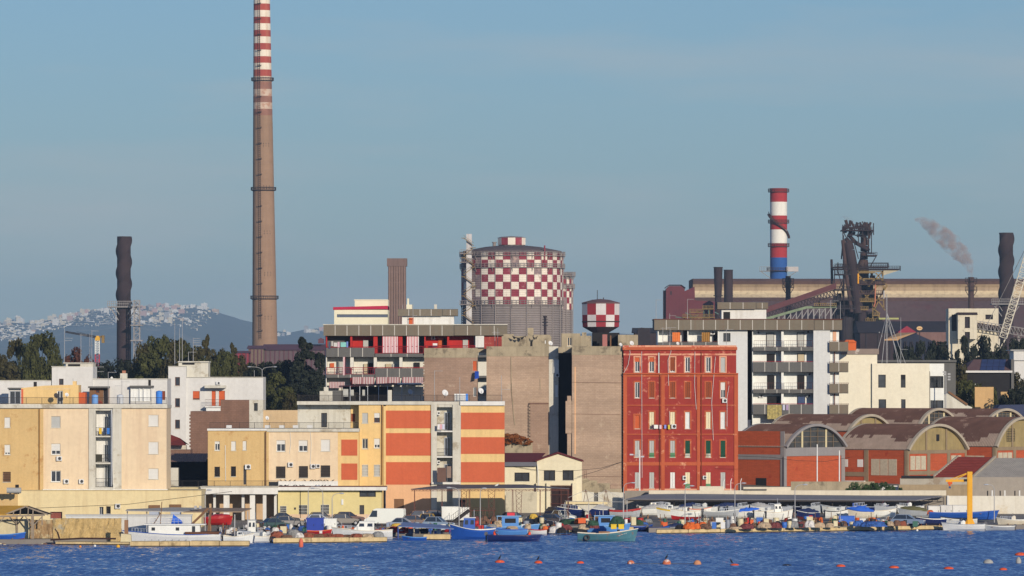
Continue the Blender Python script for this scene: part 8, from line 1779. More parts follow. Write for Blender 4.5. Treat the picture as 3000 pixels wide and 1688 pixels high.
# ================================================================== VEHICLES
m_tyre=mat('tyre',(38,38,38));m_rimm=mat('wheel_rim',(170,168,164),rough=.4);m_cgl=glassmat('car_glass',(46,52,60),.08);m_lamp=mat('head_lamp',(226,222,210),rough=.2);m_tail=mat('tail_lamp',(170,24,28),rough=.3)
def carpaint(nm,rgb):return mat('paint_'+nm,rgb,rough=.25,var=.03,spec=.6,fine=0)
CARS={}
def car(label,px,Y,color,rz=0.0,kind='hatch',L=4.1,Hh=1.48):
    o=thing('van' if kind=='van' else 'parked_car',label,'van' if kind=='van' else 'car',(X(px,Y),Y,GZ(Y)),'vehicles parked behind the quay',rz);W_=1.72 if kind!='van' else 1.95;m_=carpaint(*color)
    if kind=='van':
        prof=[(-L*.5,.35),(L*.5,.35),(L*.5,.85),(L*.40,1.15),(L*.27,Hh*.93),(L*.2,Hh),(-L*.48,Hh),(-L*.5,Hh-.15)]
        gl=[(L*.375,1.2),(L*.285,Hh*.88),(L*.17,Hh*.88),(L*.17,1.2)]
    else:
        tail=-.46 if kind in('hatch','wagon')else-.30
        prof=[(-L*.5,.32),(L*.5,.32),(L*.5,.62),(L*.46,.78),(L*.22,.92),(-L*.44,.95),(-L*.5,.85)]
        gh0=-L*.46 if kind in('hatch','wagon')else-L*.30
        gl=[(L*.20,.94),(L*.02,Hh),(-L*.22 if kind=='sedan' else-L*.34,Hh),(-L*.36 if kind=='sedan' else-L*.45,.96)]
    def sided(pts,w0,w1,zmid):
        vs=[]
        for sg in(-1,1):
            for x,z in pts:vs.append((x,sg*(w0+(w1-w0)*max(0,min(1,(z-.3)/(Hh-.3)))),z))
        n=len(pts);return vs,[tuple(range(n)),tuple(range(n,2*n))[::-1]]+[(i,i+n,(i+1)%n+n,(i+1)%n)for i in range(n)]
    mb=MB();mb.add(*sided(prof,W_/2,W_/2*(.94 if kind!='van' else .92),0));part('body',mb,m_,o,local=True)
    if kind!='van':
        mb=MB();mb.add(*sided(gl,W_/2*1.0,W_/2*.72,0));part('glasshouse',mb,m_cgl,o,local=True)
        mb=MB();a,b=gl[1],gl[2];mb.box(b[0]+.05,a[0]-.02,-W_/2*.75,W_/2*.75,Hh-.012,Hh+.03);part('roof',mb,m_,o,local=True)
        mb=MB()
        for sg in(-1,1):
            for(p,q)in((gl[0],gl[1]),(gl[3],gl[2]),((-.1,.95),(-.15,Hh))):
                f_=lambda z:sg*(W_/2+(W_*.72/2-W_/2)*(z-.3)/(Hh-.3))*1.005
                mb.beam((p[0],f_(p[1]),p[1]),(q[0],f_(q[1]),q[1]),.07)
        part('roof_pillar',mb,m_,o,local=True)
    else:
        for sg in(-1,1):
            mb=MB();f_=lambda z:sg*(W_/2*(1-.08*(z-.3)/(Hh-.3))+.012);mb.add([(x,f_(z),z)for x,z in gl],[(0,1,2,3)]);part('side_window',mb,m_cgl,o,local=True)
        mb=MB();mb.add([(L*.392,-.8,1.19),(L*.392,.8,1.19),(L*.292,.78,Hh*.9),(L*.292,-.78,Hh*.9)],[(0,1,2,3)]);part('windscreen',mb,m_cgl,o,local=True)
    for x in(-L*.31,L*.31):
        for sg in(-1,1):
            mb=MB();mb.cyl((x,sg*(W_/2-.18),.31),(x,sg*(W_/2+.01),.31),.31,n=16);wh=part('wheel',mb,m_tyre,o,local=True);mb=MB();mb.cyl((x,sg*(W_/2+.011),.31),(x,sg*(W_/2+.02),.31),.19,n=12);part('rim',mb,m_rimm,wh,local=True)
    for sg in(-1,1):
        mb=MB();mb.box(L*.49,L*.503,sg*.62-.17,sg*.62+.17,.6,.74);part('headlight',mb,m_lamp,o,local=True)
        mb=MB();mb.box(-L*.503,-L*.49,sg*.66-.12,sg*.66+.12,.7,.92);part('tail_light',mb,m_tail,o,local=True)
    mb=MB();mb.box(L*.2-.1,L*.2+.08,-W_/2-.14,-W_/2+.02,.95,1.07);part('wing_mirror',mb,m_,o,local=True)
    return o
car('dark green car parked behind the left pier boats',805,792,('green',(62,82,78)),.5,'sedan');car('dark grey-brown car beside the dark green one',845,803,('greybrown',(104,100,96)),.3);car('black car parked close to the lemon-yellow shop windows',835,824,('black',(36,38,44)),.1,'sedan');car('pale blue-white car between the yellow shop and blue kiosk',938,812,('paleblue',(196,204,216)),.2);car('charcoal car with reddish roof by the yellow shop door',945,828,('charcoal',(62,50,48)),.2);car('black car with reflections beside the white van',1012,816,('black2',(44,40,44)),.2,'hatch');car('brown-roofed car by the lemon-yellow shop door',1025,830,('brown',(92,60,54)),.1)
car('silver sedan in front of the white van',1183,793,('silver',(150,156,164)),-.12,'sedan',4.4);car('dark maroon car behind the silver sedan',1218,808,('maroon',(62,30,34)),.15,'hatch');car('small yellow van-like car between maroon and grey-blue cars',1256,812,('yellow',(208,164,52)),1.2,'hatch',3.4,1.6);car('grey-blue hatchback left of the white container',1285,796,('greyblue',(140,156,168)),-.3,'hatch',4.0,1.55);car('dark blue car in the shade of the steel canopy',1240,834,('navy',(44,54,84)),.2);car('brown car in the shade beside the white container',1282,836,('brown2',(86,58,48)),.2)
car('white panel van with high roof',1128,812,('white',(240,236,222)),math.pi-.15,'van',5.4,2.35);car('black hatchback with glossy bonnet behind the crates',1582,806,('black3',(38,38,46)),-.25);car('dark brown-grey car beside the black hatchback',1625,816,('brown3',(84,74,70)),-.35);car('white estate car near the iron gate',1650,836,('white',(240,236,222)),-1.0,'wagon');car('dark blue car parked at the iron gate',1635,850,('navy',(44,54,84)),-.9);car('silver-grey estate car parked at the shelter end',2660,812,('slate',(120,132,146)),-.2,'wagon',4.5);car('dark car among the boats below the steel canopy',1510,828,('black',(36,38,44)),.3)
# ================================================================== QUAY CLUTTER
def mound(px,pt,pb,wpx,Y,m_,name,label,cat,seed=0,group=None):
    r=random.Random(seed+int(px));x0=X(px,Y);w_=wpx*Y/F/2;zb=Z(pb,Y);h=Z(pt,Y)-zb;mb=MB();n,k=18,7;vs=[]
    for j in range(k):
        f_=j/(k-1);rr=math.cos(f_*math.pi/2)**.6;z=zb+h*math.sin(f_*math.pi/2)
        for i in range(n):
            a=2*math.pi*i/n;d=1+.30*noise.noise(Vector((math.cos(a)*1.8+px,math.sin(a)*1.8,f_*2.5+seed)))+.14*noise.noise(Vector((math.cos(a)*6+px,math.sin(a)*6,f_*7)))
            vs.append((x0+w_*rr*d*math.cos(a),Y+w_*.7*rr*d*math.sin(a),z*1.0+.06*noise.noise(Vector((i,j,px)))))
    vs.append((x0,Y,zb+h*.98));fs=[(j*n+i,j*n+(i+1)%n,(j+1)*n+(i+1)%n,(j+1)*n+i)for j in range(k-1)for i in range(n)]+[((k-1)*n+i,(k-1)*n+(i+1)%n,len(vs)-1)for i in range(n)]
    mb.add(vs,fs);return solo(name,mb,m_,label,cat,group)
def netmat(n,c):return mat('net_'+n,c,var=.35,sc=2.5,patch=.3,patch_col=tuple(int(v*.55)for v in c),patch_sc=2.2,bump=1.0)
NET={'rust':netmat('rust',(150,82,58)),'brown':netmat('brown',(122,88,66)),'tan':netmat('tan',(196,168,130)),'grey':netmat('grey',(150,146,136)),'red':netmat('red',(186,44,44)),'green':netmat('green',(52,82,58)),'orange':netmat('orange',(232,108,44)),'black':netmat('black',(44,42,42)),'blue':netmat('blue',(62,100,160)),'yellow':netmat('yellow',(220,176,70)),'white':netmat('white',(224,216,200)),'maroon':netmat('maroon',(128,66,62))}
for i,(px,pt,pb,wd,Y,c,lb)in enumerate((
    (812,1556,1580,44,752,'rust','orange-rust fishing net heap at the stern of the sports boat'),(840,1567,1583,40,750,'brown','brown net bundle at the pier end by the tyre'),(858,1551,1568,38,754,'grey','grey net heap on top of the pier end'),(878,1560,1581,26,751,'white','pale blue-white cloth heap behind the orange can buoy'),
    (905,1560,1581,44,752,'rust','tangled rust-red net on the pier, tallest of its row'),(935,1564,1579,40,752,'brown','low brown net roll on the pier'),(962,1562,1578,36,752,'rust','rust net roll next to the low brown one'),(990,1564,1578,40,752,'rust','rust net roll below the cruiser bow'),(1018,1566,1577,36,752,'brown','flat brown net below the cruiser'),(1045,1563,1576,40,752,'rust','rust net roll tied with cord below the cruiser'),(1075,1563,1575,44,752,'tan','tan and pink net heap below the cruiser stern'),(1108,1557,1574,34,753,'grey','round grey net bundle at the pier end'),
    (1153,1542,1560,32,770,'red','bright red net over black tubs under the blue roof'),(1182,1546,1562,30,770,'red','second red net heap beside the blue pole'),(1162,1533,1542,30,768,'yellow','yellow and orange net strewn on the blue sheet roof'),
    (1458,1525,1545,26,784,'tan','tan net and float heap left of the light blue wheelhouse'),(1440,1535,1556,36,782,'grey','grey float pile left of the light blue wheelhouse'),(1500,1541,1554,40,783,'tan','tan net spread on the light blue boat deck'),(1546,1534,1550,20,785,'tan','beige sack at the end of the light blue boat'),(1480,1548,1560,44,780,'black','black net heap on the worn light blue boat'),
    (1562,1505,1520,24,800,'yellow','bright yellow oilskin heap by the black hatchback'),(1580,1515,1530,34,796,'black','black net heap by the black hatchback'),(1590,1535,1552,30,792,'tan','sand-coloured sack pile behind the white skiff'),(1598,1541,1558,18,790,'orange','orange plastic sack beside the white skiff'),(1625,1542,1562,36,789,'white','white plastic sheeting heap at the water edge'),(1640,1532,1550,26,793,'red','red net heap behind the white sheeting'),(1660,1537,1553,32,792,'maroon','dull red tarpaulin heap by the white sheeting'),(1645,1545,1562,28,788,'black','black bag heap at the water edge'),(1690,1519,1534,16,796,'orange','round orange net ball beside the wooden crate'),(1710,1535,1552,36,788,'tan','tan net on the quay left of the sky blue wheelhouse'),(1738,1524,1540,34,787,'green','dark green net heap left of the sky blue wheelhouse'),(1695,1550,1562,50,786,'black','black debris heap at the quay foot'),
    (1808,1512,1545,46,788,'green','large mottled green net hung behind the sky blue wheelhouse'),(1670,1520,1536,70,798,'green','long green tarpaulin over gear behind the quay'),(1740,1530,1548,30,790,'maroon','dusky red sack heap beside the green net'),
    (1992,1537,1552,30,797,'black','black net heap left of the orange float heap'),(2020,1530,1551,36,796,'orange','large bright orange net heap at the quay end'),(2042,1533,1550,20,796,'orange','smaller orange net heap beside the large one'),(2066,1534,1550,34,797,'brown','brown mottled net heap right of the orange heaps'),(2188,1534,1550,46,799,'maroon','maroon net draped over gear before the cruiser'),(2240,1530,1547,40,800,'tan','cream canvas tent-like heap before the white cruiser'),(2272,1530,1547,36,801,'maroon','purple-brown net heap before the white cruiser'),(2155,1543,1550,40,797,'tan','flat tan net on the quay by the scooter'),(2345,1528,1546,24,803,'maroon','wine red net stuffed in a black tub'),(2328,1526,1546,24,802,'grey','grey net in a white tub'),(2400,1530,1546,34,804,'tan','cream cloth heap over tubs right of the wine red net'),(2430,1532,1545,28,805,'tan','pale sail-cloth bundle on the quay'),(2560,1527,1543,80,806,'blue','long royal blue tarpaulin over gear on the quay'),(2510,1526,1542,24,806,'blue','small blue tarpaulin bundle beside the long one'),(2608,1527,1541,22,807,'tan','beige net bundle at the tarpaulin end'),(2628,1524,1541,26,808,'brown','brown net bundle by the estate car'),(2645,1526,1541,22,808,'rust','rusty net bundle by the estate car'),(2372,1524,1545,30,803,'white','white and pink sail bundle between tubs'))):
    mound(px,pt,pb,wd,float(Y),NET[c],'fishing_net' if c not in('white','yellow')else 'canvas_heap',lb,'net',i)
def tub(px,pt,pb,wpx,Y,m_,label,group=None,kind='tub'):
    x,r,z0,z1=X(px,Y),wpx*Y/F/2,max(.55,Z(pb,Y)),Z(pt,Y);o=thing({'tub':'plastic_tub','barrel':'barrel','box':'fish_crate'}[kind],label,{'tub':'tub','barrel':'barrel','box':'crate'}[kind],(x,Y,z0),group)
    if kind=='box':
        h=z1-z0;mb=MB();d=r*.7
        mb.box(x-r,x+r,Y-d,Y+d,z0,z0+.05)
        for a,b,c,e in((x-r,x+r,Y-d,Y-d+.04),(x-r,x+r,Y+d-.04,Y+d),(x-r,x-r+.04,Y-d+.04,Y+d-.04),(x+r-.04,x+r,Y-d+.04,Y+d-.04)):mb.box(a,b,c,e,z0+.05,z1)
        part('box',mb,m_,o);mb=MB();mb.box(x-r-.03,x+r+.03,Y-d-.03,Y-d-.002,z1-.06,z1+.01);part('rim',mb,m_,o)
    else:
        mb=MB();mb.lathe(x,Y,[(r*.82,z0),(r*(1.06 if kind=='barrel' else .95),z0+(z1-z0)*.5),(r*(.95 if kind=='barrel' else 1),z1),(r*.9,z1),(r*.8,z0+.1)],16);part('body',mb,m_,o);mb=MB();mb.lathe(x,Y,[(r*1.0,z1-.06),(r*1.06,z1-.03),(r*1.0,z1+.01)],16,cap=False);part('rim',mb,m_,o)
    return o
P={n:mat('plastic_'+n,c,rough=.5,var=.1,streak=.2)for n,c in(('black',(46,46,48)),('grey',(150,152,154)),('white',(232,226,210)),('blue',(60,110,180)),('cream',(222,204,158)),('yellow',(240,196,40)),('orange',(226,100,46)),('red',(190,44,44)),('green',(50,100,80)))}
for px,pt,pb,wd,Y,c,kd,lb in((1150,1548,1572,24,770,'black','tub','black tub under the red net at the blue pole'),(1178,1552,1572,20,770,'grey','tub','grey tub under the second red net'),(1202,1549,1571,20,771,'grey','barrel','pale grey drum under the blue sheet roof'),(1222,1550,1571,16,771,'grey','tub','slate grey tub under the blue sheet roof'),(1243,1549,1571,26,771,'black','barrel','wide charcoal vat under the blue sheet roof'),(1276,1556,1570,9,769,'blue','barrel','small blue canister in the fish stall shelter'),(1264,1554,1570,12,769,'cream','tub','cream bucket in the fish stall shelter'),(1285,1548,1570,12,769,'white','box','white upright box in the fish stall shelter'),
    (1353,1465,1487,21,842,'black','tub','large black tub on the white container'),(2092,1530,1549,12,798,'blue','box','dark blue crate beside white cabinets on the quay'),(2118,1530,1549,13,798,'white','box','white cabinet on the quay'),(2132,1523,1549,13,799,'grey','barrel','tall pale grey bin on the quay'),(2108,1517,1530,22,802,'white','box','white fish box stacked behind the cabinet'),(2298,1530,1547,15,801,'blue','barrel','light blue barrel before the white cruiser'),(2313,1527,1547,13,802,'cream','barrel','cream barrel next to the light blue barrel'),(2328,1520,1530,16,806,'white','barrel','white and red drum behind the grey net tub'),(2345,1535,1546,20,803,'black','tub','black tub holding the wine red net'),(2448,1526,1542,12,806,'cream','box','cream upright panel box on the quay'),(2467,1530,1542,10,806,'black','barrel','black can beside the tilted blue hull'),(2512,1517,1524,12,809,'orange','tub','terracotta orange tub on the blue tarpaulin'),(2652,1524,1541,10,809,'black','barrel','black drum beside the estate car'),
    (1536,1536,1546,16,786,'white','box','white crate at the light blue boat stern'),(1587,1517,1533,14,795,'cream','barrel','wire-mesh cream drum by the black hatchback'),(1798,1536,1550,16,784,'yellow','box','yellow fish crate on the quay behind the teal boat'),(1820,1536,1550,16,784,'yellow','box','yellow fish crate under the mottled green net'),(1812,1552,1562,8,760,'black','tub','black bucket on the teal boat rim'),(1705,1518,1533,22,795,'orange','box','weathered orange wooden crate on the quay'),(843,1537,1550,8,774,'blue','tub','small blue tub by the dark green car'),(940,1555,1563,8,754,'white','box','small white box on the pier nets'),(2225,1516,1528,18,806,'blue','box','sky blue crate by the small cuddy boat'),(2245,1520,1532,14,805,'cream','box','cream crate by the cruiser bow')):tub(px,pt,pb,wd,float(Y),P[c],lb,kind=kd)
def pb_(Y):return HY+(CZ-.6)*F/Y
ZN=((640,800,765,785,'left quay behind the white motorboats'),(800,1140,768,790,'left quay between the nets and cars'),(1140,1330,775,800,'quay around the fish stall shelter'),(1380,1640,790,822,'middle quay behind the blue boats'),(1640,1900,815,834,'quay behind the sky blue wheelhouse'),(1930,2320,802,826,'right quay before the laid-up boats'),(2320,2700,806,830,'right quay near the estate car'))
CN=('black','black','brown','grey','white','blue','cream','brown','tan','red','green','orange')
for zi,(a,b,y0,y1,wh)in enumerate(ZN):
    for i in range(int((b-a)/4)):
        px,Y,c,h,wd=R.uniform(a,b),R.uniform(y0,y1),R.choice(CN),R.uniform(8,24),R.uniform(8,22);k=R.random();q=pb_(Y)
        if k<.45 and c in NET:mound(px,q-h*.8,q,wd*1.4,Y,NET[c],'net_bundle',c+' net bundle in the clutter of the '+wh,'net',i,c+' bundles, '+wh)
        elif k<.85 and c in P:kd=R.choice(('tub','barrel','box'));tub(px,q-h,q,min(wd,18),Y,P[c],'%s %s in the clutter of the %s'%(c,{'tub':'plastic tub','barrel':'drum','box':'fish crate'}[kd],wh),'%s %s, %s'%(c,kd,wh),kd)
        else:
            mb=MB();x=X(px,Y);z=.58;e=R.uniform(-.35,.35);mb.cyl((x,Y,z),(x+e,Y,z+h*1.7*Y/F),.05,.04,6);mb.beam((x+e*.5-.25,Y,z+h*.8*Y/F),(x+e*.5+.3,Y,z+h*.9*Y/F),.08);solo('marker_pole',mb,R.choice((m_iron,m_brickwin,m_gal)),'leaning net pole on the '+wh,'pole','net poles, '+wh)
# containers, kiosks, cabinets
def cabinet(name,label,a,b,t,bt,Y,dep,m_,cat='container',doors=1):
    o=thing(name,label,cat,(X((a+b)/2,Y),Y,GZ(Y)));x0,x1,z0,z1=X(a,Y),X(b,Y),max(GZ(Y),Z(bt,Y)),Z(t,Y);mb=MB();mb.box(x0,x1,Y,Y+dep,z0,z1);part('body',mb,m_,o)
    mb=MB();mb.box(x0-.05,x1+.05,Y-.05,Y+dep+.05,z1+.003,z1+.07);part('lid',mb,m_,o)
    for i in range(doors):u0,u1=x0+(x1-x0)*(i+.06)/doors,x0+(x1-x0)*(i+.94)/doors;mb=MB();mb.box(u0,u1,Y-.03,Y-.004,z0+.1,z1-.1);d_=part('door',mb,m_,o);mb=MB();mb.box(u1-.14,u1-.09,Y-.06,Y-.031,(z0+z1)/2-.12,(z0+z1)/2+.12);part('handle',mb,m_dark,d_)
    return o
cabinet('white_container','plain white container before the orange banded house',1294,1346,1486,1524,830.,2.2,m_hw,doors=2);cabinet('white_container','white side container right of the plain one with a stair rail',1347,1375,1488,1524,832.,2.2,m_white)
cabinet('blue_kiosk','dark blue boarded kiosk on the left quay',898,948,1519,1558,768.,1.8,smoothmat('kiosk_blue',(34,62,150)),'kiosk',2);cabinet('white_cabinet','rounded white cabinet right of the dark blue kiosk',951,986,1521,1550,770.,1.2,m_hw,'cabinet')
cabinet('white_container','white storage container by the orange cloth left of the yellow crane',2720,2754,1484,1512,846.,2.2,m_white);cabinet('white_container','white storage container with blue shaded door left of the yellow crane',2756,2790,1482,1512,846.,2.2,m_grey,doors=2);cabinet('white_container','white storage container directly behind the yellow crane',2791,2836,1482,1512,846.,2.2,m_white,doors=2)
mound(2726,1494,1507,20,838.,NET['orange'],'orange_canvas','orange canvas heap before the white storage containers','canvas',3)
cabinet('blue_cart','tilted blue cart body with white edge on the quay',2458,2504,1513,1542,812.,1.4,smoothmat('cart_blue',(40,100,190)),'cart')
# iron stair and scrap in front of the white containers
o=thing('iron_staircase','rusty iron outside staircase with thin rails beside the white containers','staircase',(X(1350,824.),824.0,GZ(824.)));Y=824.
mb=MB();mb.beam((X(1322,Y),Y,GZ(Y)),(X(1375,Y),Y,Z(1495,Y)),.12,.5);part('stringer',mb,m_iron,o)
mb=MB();[mb.beam((X(1322+53*i/8,Y),Y-.3,GZ(Y)+(Z(1495,Y)-GZ(Y))*i/8),(X(1322+53*i/8,Y),Y-.3,GZ(Y)+(Z(1495,Y)-GZ(Y))*i/8+1.1),.04)for i in range(9)];[mb.beam((X(1322,Y),Y-.3,GZ(Y)+h),(X(1375,Y),Y-.3,Z(1495,Y)+h),.04)for h in(.5,1.1)];part('handrail',mb,m_iron,o)
mb=MB();mb.box(X(1375,Y),X(1452,Y),Y,Y+2,Z(1497,Y),Z(1495,Y));[mb.beam((X(1376+9.4*i,Y),Y,Z(1497,Y)),(X(1376+9.4*i,Y),Y,Z(1488,Y)),.035)for i in range(9)];mb.beam((X(1375,Y),Y,Z(1488,Y)),(X(1452,Y),Y,Z(1488,Y)),.035);[mb.beam((X(p_,Y),Y+.2,GZ(Y)),(X(p_,Y),Y+.2,Z(1497,Y)),.08)for p_ in(1380,1415,1448)];part('landing',mb,m_irond,o)
for i in range(16):mound(1378+i*8.5,1506-(i%3)*4+14,1534,20,812.+i%4*3,R.choice((NET['black'],NET['brown'],NET['maroon'])),'scrap_heap','dark rusty scrap heap behind the blue cabin boat','scrap',i,'scrap heaps behind the blue cabin boat')
# A-frame boat hoist and cream slipway beam
o=thing('boat_hoist','white steel A-frame boat hoist with slanted braces before the garden wall','hoist',(X(1750,826.),826.0,GZ(826.)));Y=826.
for px in(1716,1775):
    mb=MB();mb.beam((X(px-6,Y),Y,Z(1470,Y)),(X(px,Y),Y,Z(1434,Y)),.07);mb.beam((X(px+8,Y),Y,Z(1470,Y)),(X(px,Y),Y,Z(1434,Y)),.07);part('a_frame',mb,m_irond,o)
for px in(1655,1725,1767,1826,1837):mb=MB();mb.beam((X(px,Y),Y,GZ(Y)),(X(px,Y),Y,Z(1472 if px<1800 else 1465,Y)),.1);part('leg',mb,m_gal,o)
for a,b in(((1665,1458),(1716,1436)),((1716,1468),(1775,1436)),((1716,1436),(1775,1468)),((1775,1436),(1838,1468)),((1655,1468),(1838,1471))):mb=MB();mb.beam((X(a[0],Y),Y,Z(a[1],Y)),(X(b[0],Y),Y,Z(b[1],Y)),.05);part('brace',mb,m_gal,o)
o=thing('slipway_beam','cream concrete beam table on an upturned triangular support','support',(X(1720,834.),834.0,GZ(834.)));Y=834.
mb=MB();mb.box(X(1658,Y),X(1780,Y),Y,Y+2,Z(1477,Y),Z(1470,Y));part('beam',mb,m_pod,o);mb=MB();mb.prism([(X(1717,Y),Z(1500,Y)),(X(1722,Y),Z(1500,Y)),(X(1752,Y),Z(1477.2,Y)),(X(1684,Y),Z(1477.2,Y))],Y+.4,Y+1.6);part('wedge_support',mb,m_wdirty,o);mb=MB();mb.box(X(1714,Y),X(1725,Y),Y+.6,Y+1.4,GZ(Y),Z(1500,Y));part('foot',mb,m_wdirty,o)
# tyre at pier end, stone blocks, driftwood, gas tank
mb=MB();mb.lathe(0,0,[(.2,-.12),(.4,-.14),(.47,0),(.4,.14),(.2,.12)],18,cap=False);Y=747.;mb.v=[(X(800,Y)+a,Y+c,.35+b)for a,b,c in mb.v];solo('tyre',mb,m_hblk,'black tyre hanging at the pier end beside the rust nets','tyre')
mb=MB();Y=740.;mb.prism([(X(354,Y),.35),(X(386,Y),.35),(X(384,Y),1.25),(X(355,Y),1.35)],Y-.5,Y+.6);solo('stone_block',mb,m_stonep,'pale dressed stone block at the foot of the white fishing boat bow','stone');mb=MB();mb.box(X(363,Y),X(374,Y),Y+.8,Y+1.3,.3,3.0);solo('wooden_board',mb,m_wdk,'upright brown board leaning by the white fishing boat bow','board')
mb=MB();Y=741.;pts=[(X(148,Y),Y,.55),(X(240,Y),Y-.3,.75),(X(340,Y),Y,.7)];mb.path(pts,.12,6);mb.beam((X(175,Y),Y,.6),(X(168,Y),Y+.2,1.5),.14);mb.beam((X(168,Y),Y+.2,1.5),(X(160,Y),Y+.2,1.9),.12);solo('driftwood',mb,mat('dark_timber',(62,40,34),var=.3),'long dark timber with an upturned end before the stone sea wall','timber')
for i in range(22):
    px=R.uniform(0,165);Y=R.uniform(739,744);mound(px,1600-R.uniform(3,9),1606,R.uniform(8,22),Y,m_stonep if i%3 else NET['brown'],'shore_rock','rough pale rock on the shore under the timber shed','rock',i,'rocks on the shore under the timber shed')
Y=800.;o=thing('gas_tank','grey horizontal gas tank on the podium of the beige house','tank',(X(42,Y),Y,Z(1446,Y)));mb=MB();mb.cyl((X(20,Y),Y,Z(1437,Y)),(X(62,Y),Y,Z(1437,Y)),.38,n=18);part('vessel',mb,mat('tank_grey',(170,166,156)),o);mb=MB();mb.box(X(28,Y),X(32,Y),Y-.3,Y+.3,Z(1447.5,Y),Z(1444,Y));mb.box(X(52,Y),X(56,Y),Y-.3,Y+.3,Z(1447.5,Y),Z(1444,Y));part('saddle',mb,m_iron,o);mb=MB();mb.box(X(45,Y),X(55,Y),Y-.2,Y+.2,Z(1428.5,Y),Z(1420,Y));part('valve_box',mb,m_dark,o)
# ================================================================== BUOYS, BIRDS, PEOPLE
m_buo=mat('buoy_orange',(226,88,46),var=.12,sc=3,patch=.1,patch_col=(236,160,120),patch_sc=3);m_bup=mat('buoy_patchy',(206,110,70),var=.2,sc=3,patch=.35,patch_col=(232,220,200),patch_sc=2.5);m_bug=mat('buoy_grey',(170,164,150),var=.2,sc=3)
def buoy(px,py,wpx,hpx,m_,label,group=None,n=16):
    Y=YW(py);x=X(px,Y);r=wpx*Y/F/2;h=hpx*Y/F;mb=MB()
    mb.lathe(x,Y,[(r*.75,-.25),(r*.98,-.06),(r,.02)]+[(r*math.cos(a*math.pi/14),.02+h*math.sin(a*math.pi/14))for a in range(1,7)]+[(.02,h+.02)],n);solo('mooring_buoy',mb,m_,label,'buoy',group,smooth=True);return x,Y,h
b1=buoy(1464,1648,29,7,m_buo,'low orange buoy with a cormorant on top, farthest from the patchy buoys',None);b2=buoy(1577,1650,24,7,m_buo,'low orange buoy with a cormorant, next to the bare orange buoy');buoy(1700,1650.5,22,6,m_buo,'bare low orange buoy between the cormorant buoy and patchy round buoy');buoy(1848,1652,22,10,m_bup,'orange buoy with a white side tied to the large patchy buoy');b3=buoy(1953,1653,26,14,m_bup,'large patchy buoy carrying a cormorant');buoy(2043,1653.5,23,12,mat('buoy_tan',(206,140,96),var=.2,sc=3),'faded tan-orange round buoy');b4=buoy(2152,1656,26,4,m_buo,'flat orange float with a dark upright bird')
buoy(2305,1657,28,4,m_hblk,'flat black float between the bird buoys and the bare row');GB='row of low orange buoys on open water'
for px,py,wd,h in((2463,1660,28,6),(2619,1664,30,6),(2779,1667,30,6),(2939,1670,24,6)):buoy(px,py,wd,h,m_buo,'low orange buoy in the bare row beside the bird buoys',GB)
buoy(2895,1650,30,11,m_bug,'dirty grey-white buoy trailing a rope');buoy(2990,1627,36,8,m_buo,'salmon orange buoy at the grey cone buoy');Y=YW(1650);mb=MB();x=X(2984,Y);mb.lathe(x,Y,[(.2,-.2),(.31,0),(.31,.3),(.16,.58),(.06,.68)],14);solo('cone_buoy',mb,m_bug,'grey bullet-shaped buoy standing upright','buoy',smooth=True)
Y=YW(1602);mb=MB();x=X(882,Y);mb.lathe(x,Y,[(.2,-.3),(.27,.1),(.26,.65),(.16,.95),(.1,1.02)],14);solo('can_buoy',mb,mat('buoy_salmon',(222,110,80),var=.1,sc=2),'tall salmon can buoy floating before the pier nets','buoy',smooth=True)
for px,py,c,lb in((235,1604,'orange','small orange float before the stone sea wall'),(278,1602,'white','small white float before the stone sea wall'),(346,1604,'yellow','larger yellow-orange float before the stone sea wall'),(2687,1556,'white','white float at the right quay face')):
    Y=YW(py);x=X(px,Y);r=.16 if px!=346 else .24;mb=MB();mb.lathe(x,Y,[(.02,-.12)]+[(r*math.cos(a*math.pi/12),.1+r*math.sin(a*math.pi/12))for a in range(-5,6)]+[(.02,.1+r)],12,cap=False);solo('fishing_float',mb,mat('float_'+c,{'orange':(236,150,60),'white':(236,230,214),'yellow':(240,176,50)}[c]),lb,'float',smooth=True)
Y=YW(1652.5);mb=MB();mb.path([(X(1850,Y),Y,.04),(X(1900,Y),Y,.01),(X(1950,Y),Y,.05),(X(2000,Y),Y,.01),(X(2042,Y),Y,.04)],.03,5);solo('mooring_rope',mb,mat('rope',(96,90,80)),'dark rope linking the three patchy buoys','rope')
def sweep(pts,rs,n=10):
    mb=MB();vs=[];k=len(pts)
    for i,(p,r)in enumerate(zip(pts,rs)):
        p=Vector(p);d=(Vector(pts[min(i+1,k-1)])-Vector(pts[max(i-1,0)])).normalized();a=d.cross(Vector((0,1,0))).normalized();b=d.cross(a).normalized()
        for q in range(n):t=2*math.pi*q/n;vs.append(tuple(p+a*r*math.cos(t)+b*r*.8*math.sin(t)))
    fs=[(i*n+q,i*n+(q+1)%n,(i+1)*n+(q+1)%n,(i+1)*n+q)for i in range(k-1)for q in range(n)]+[tuple(range(n))[::-1],tuple(range((k-1)*n,k*n))];return mb.add(vs,fs)
m_crm=mat('cormorant_black',(32,32,34));m_pig=mat('pigeon_grey',(64,58,56),var=.3,sc=9);m_gull=mat('gull_white',(232,230,226))
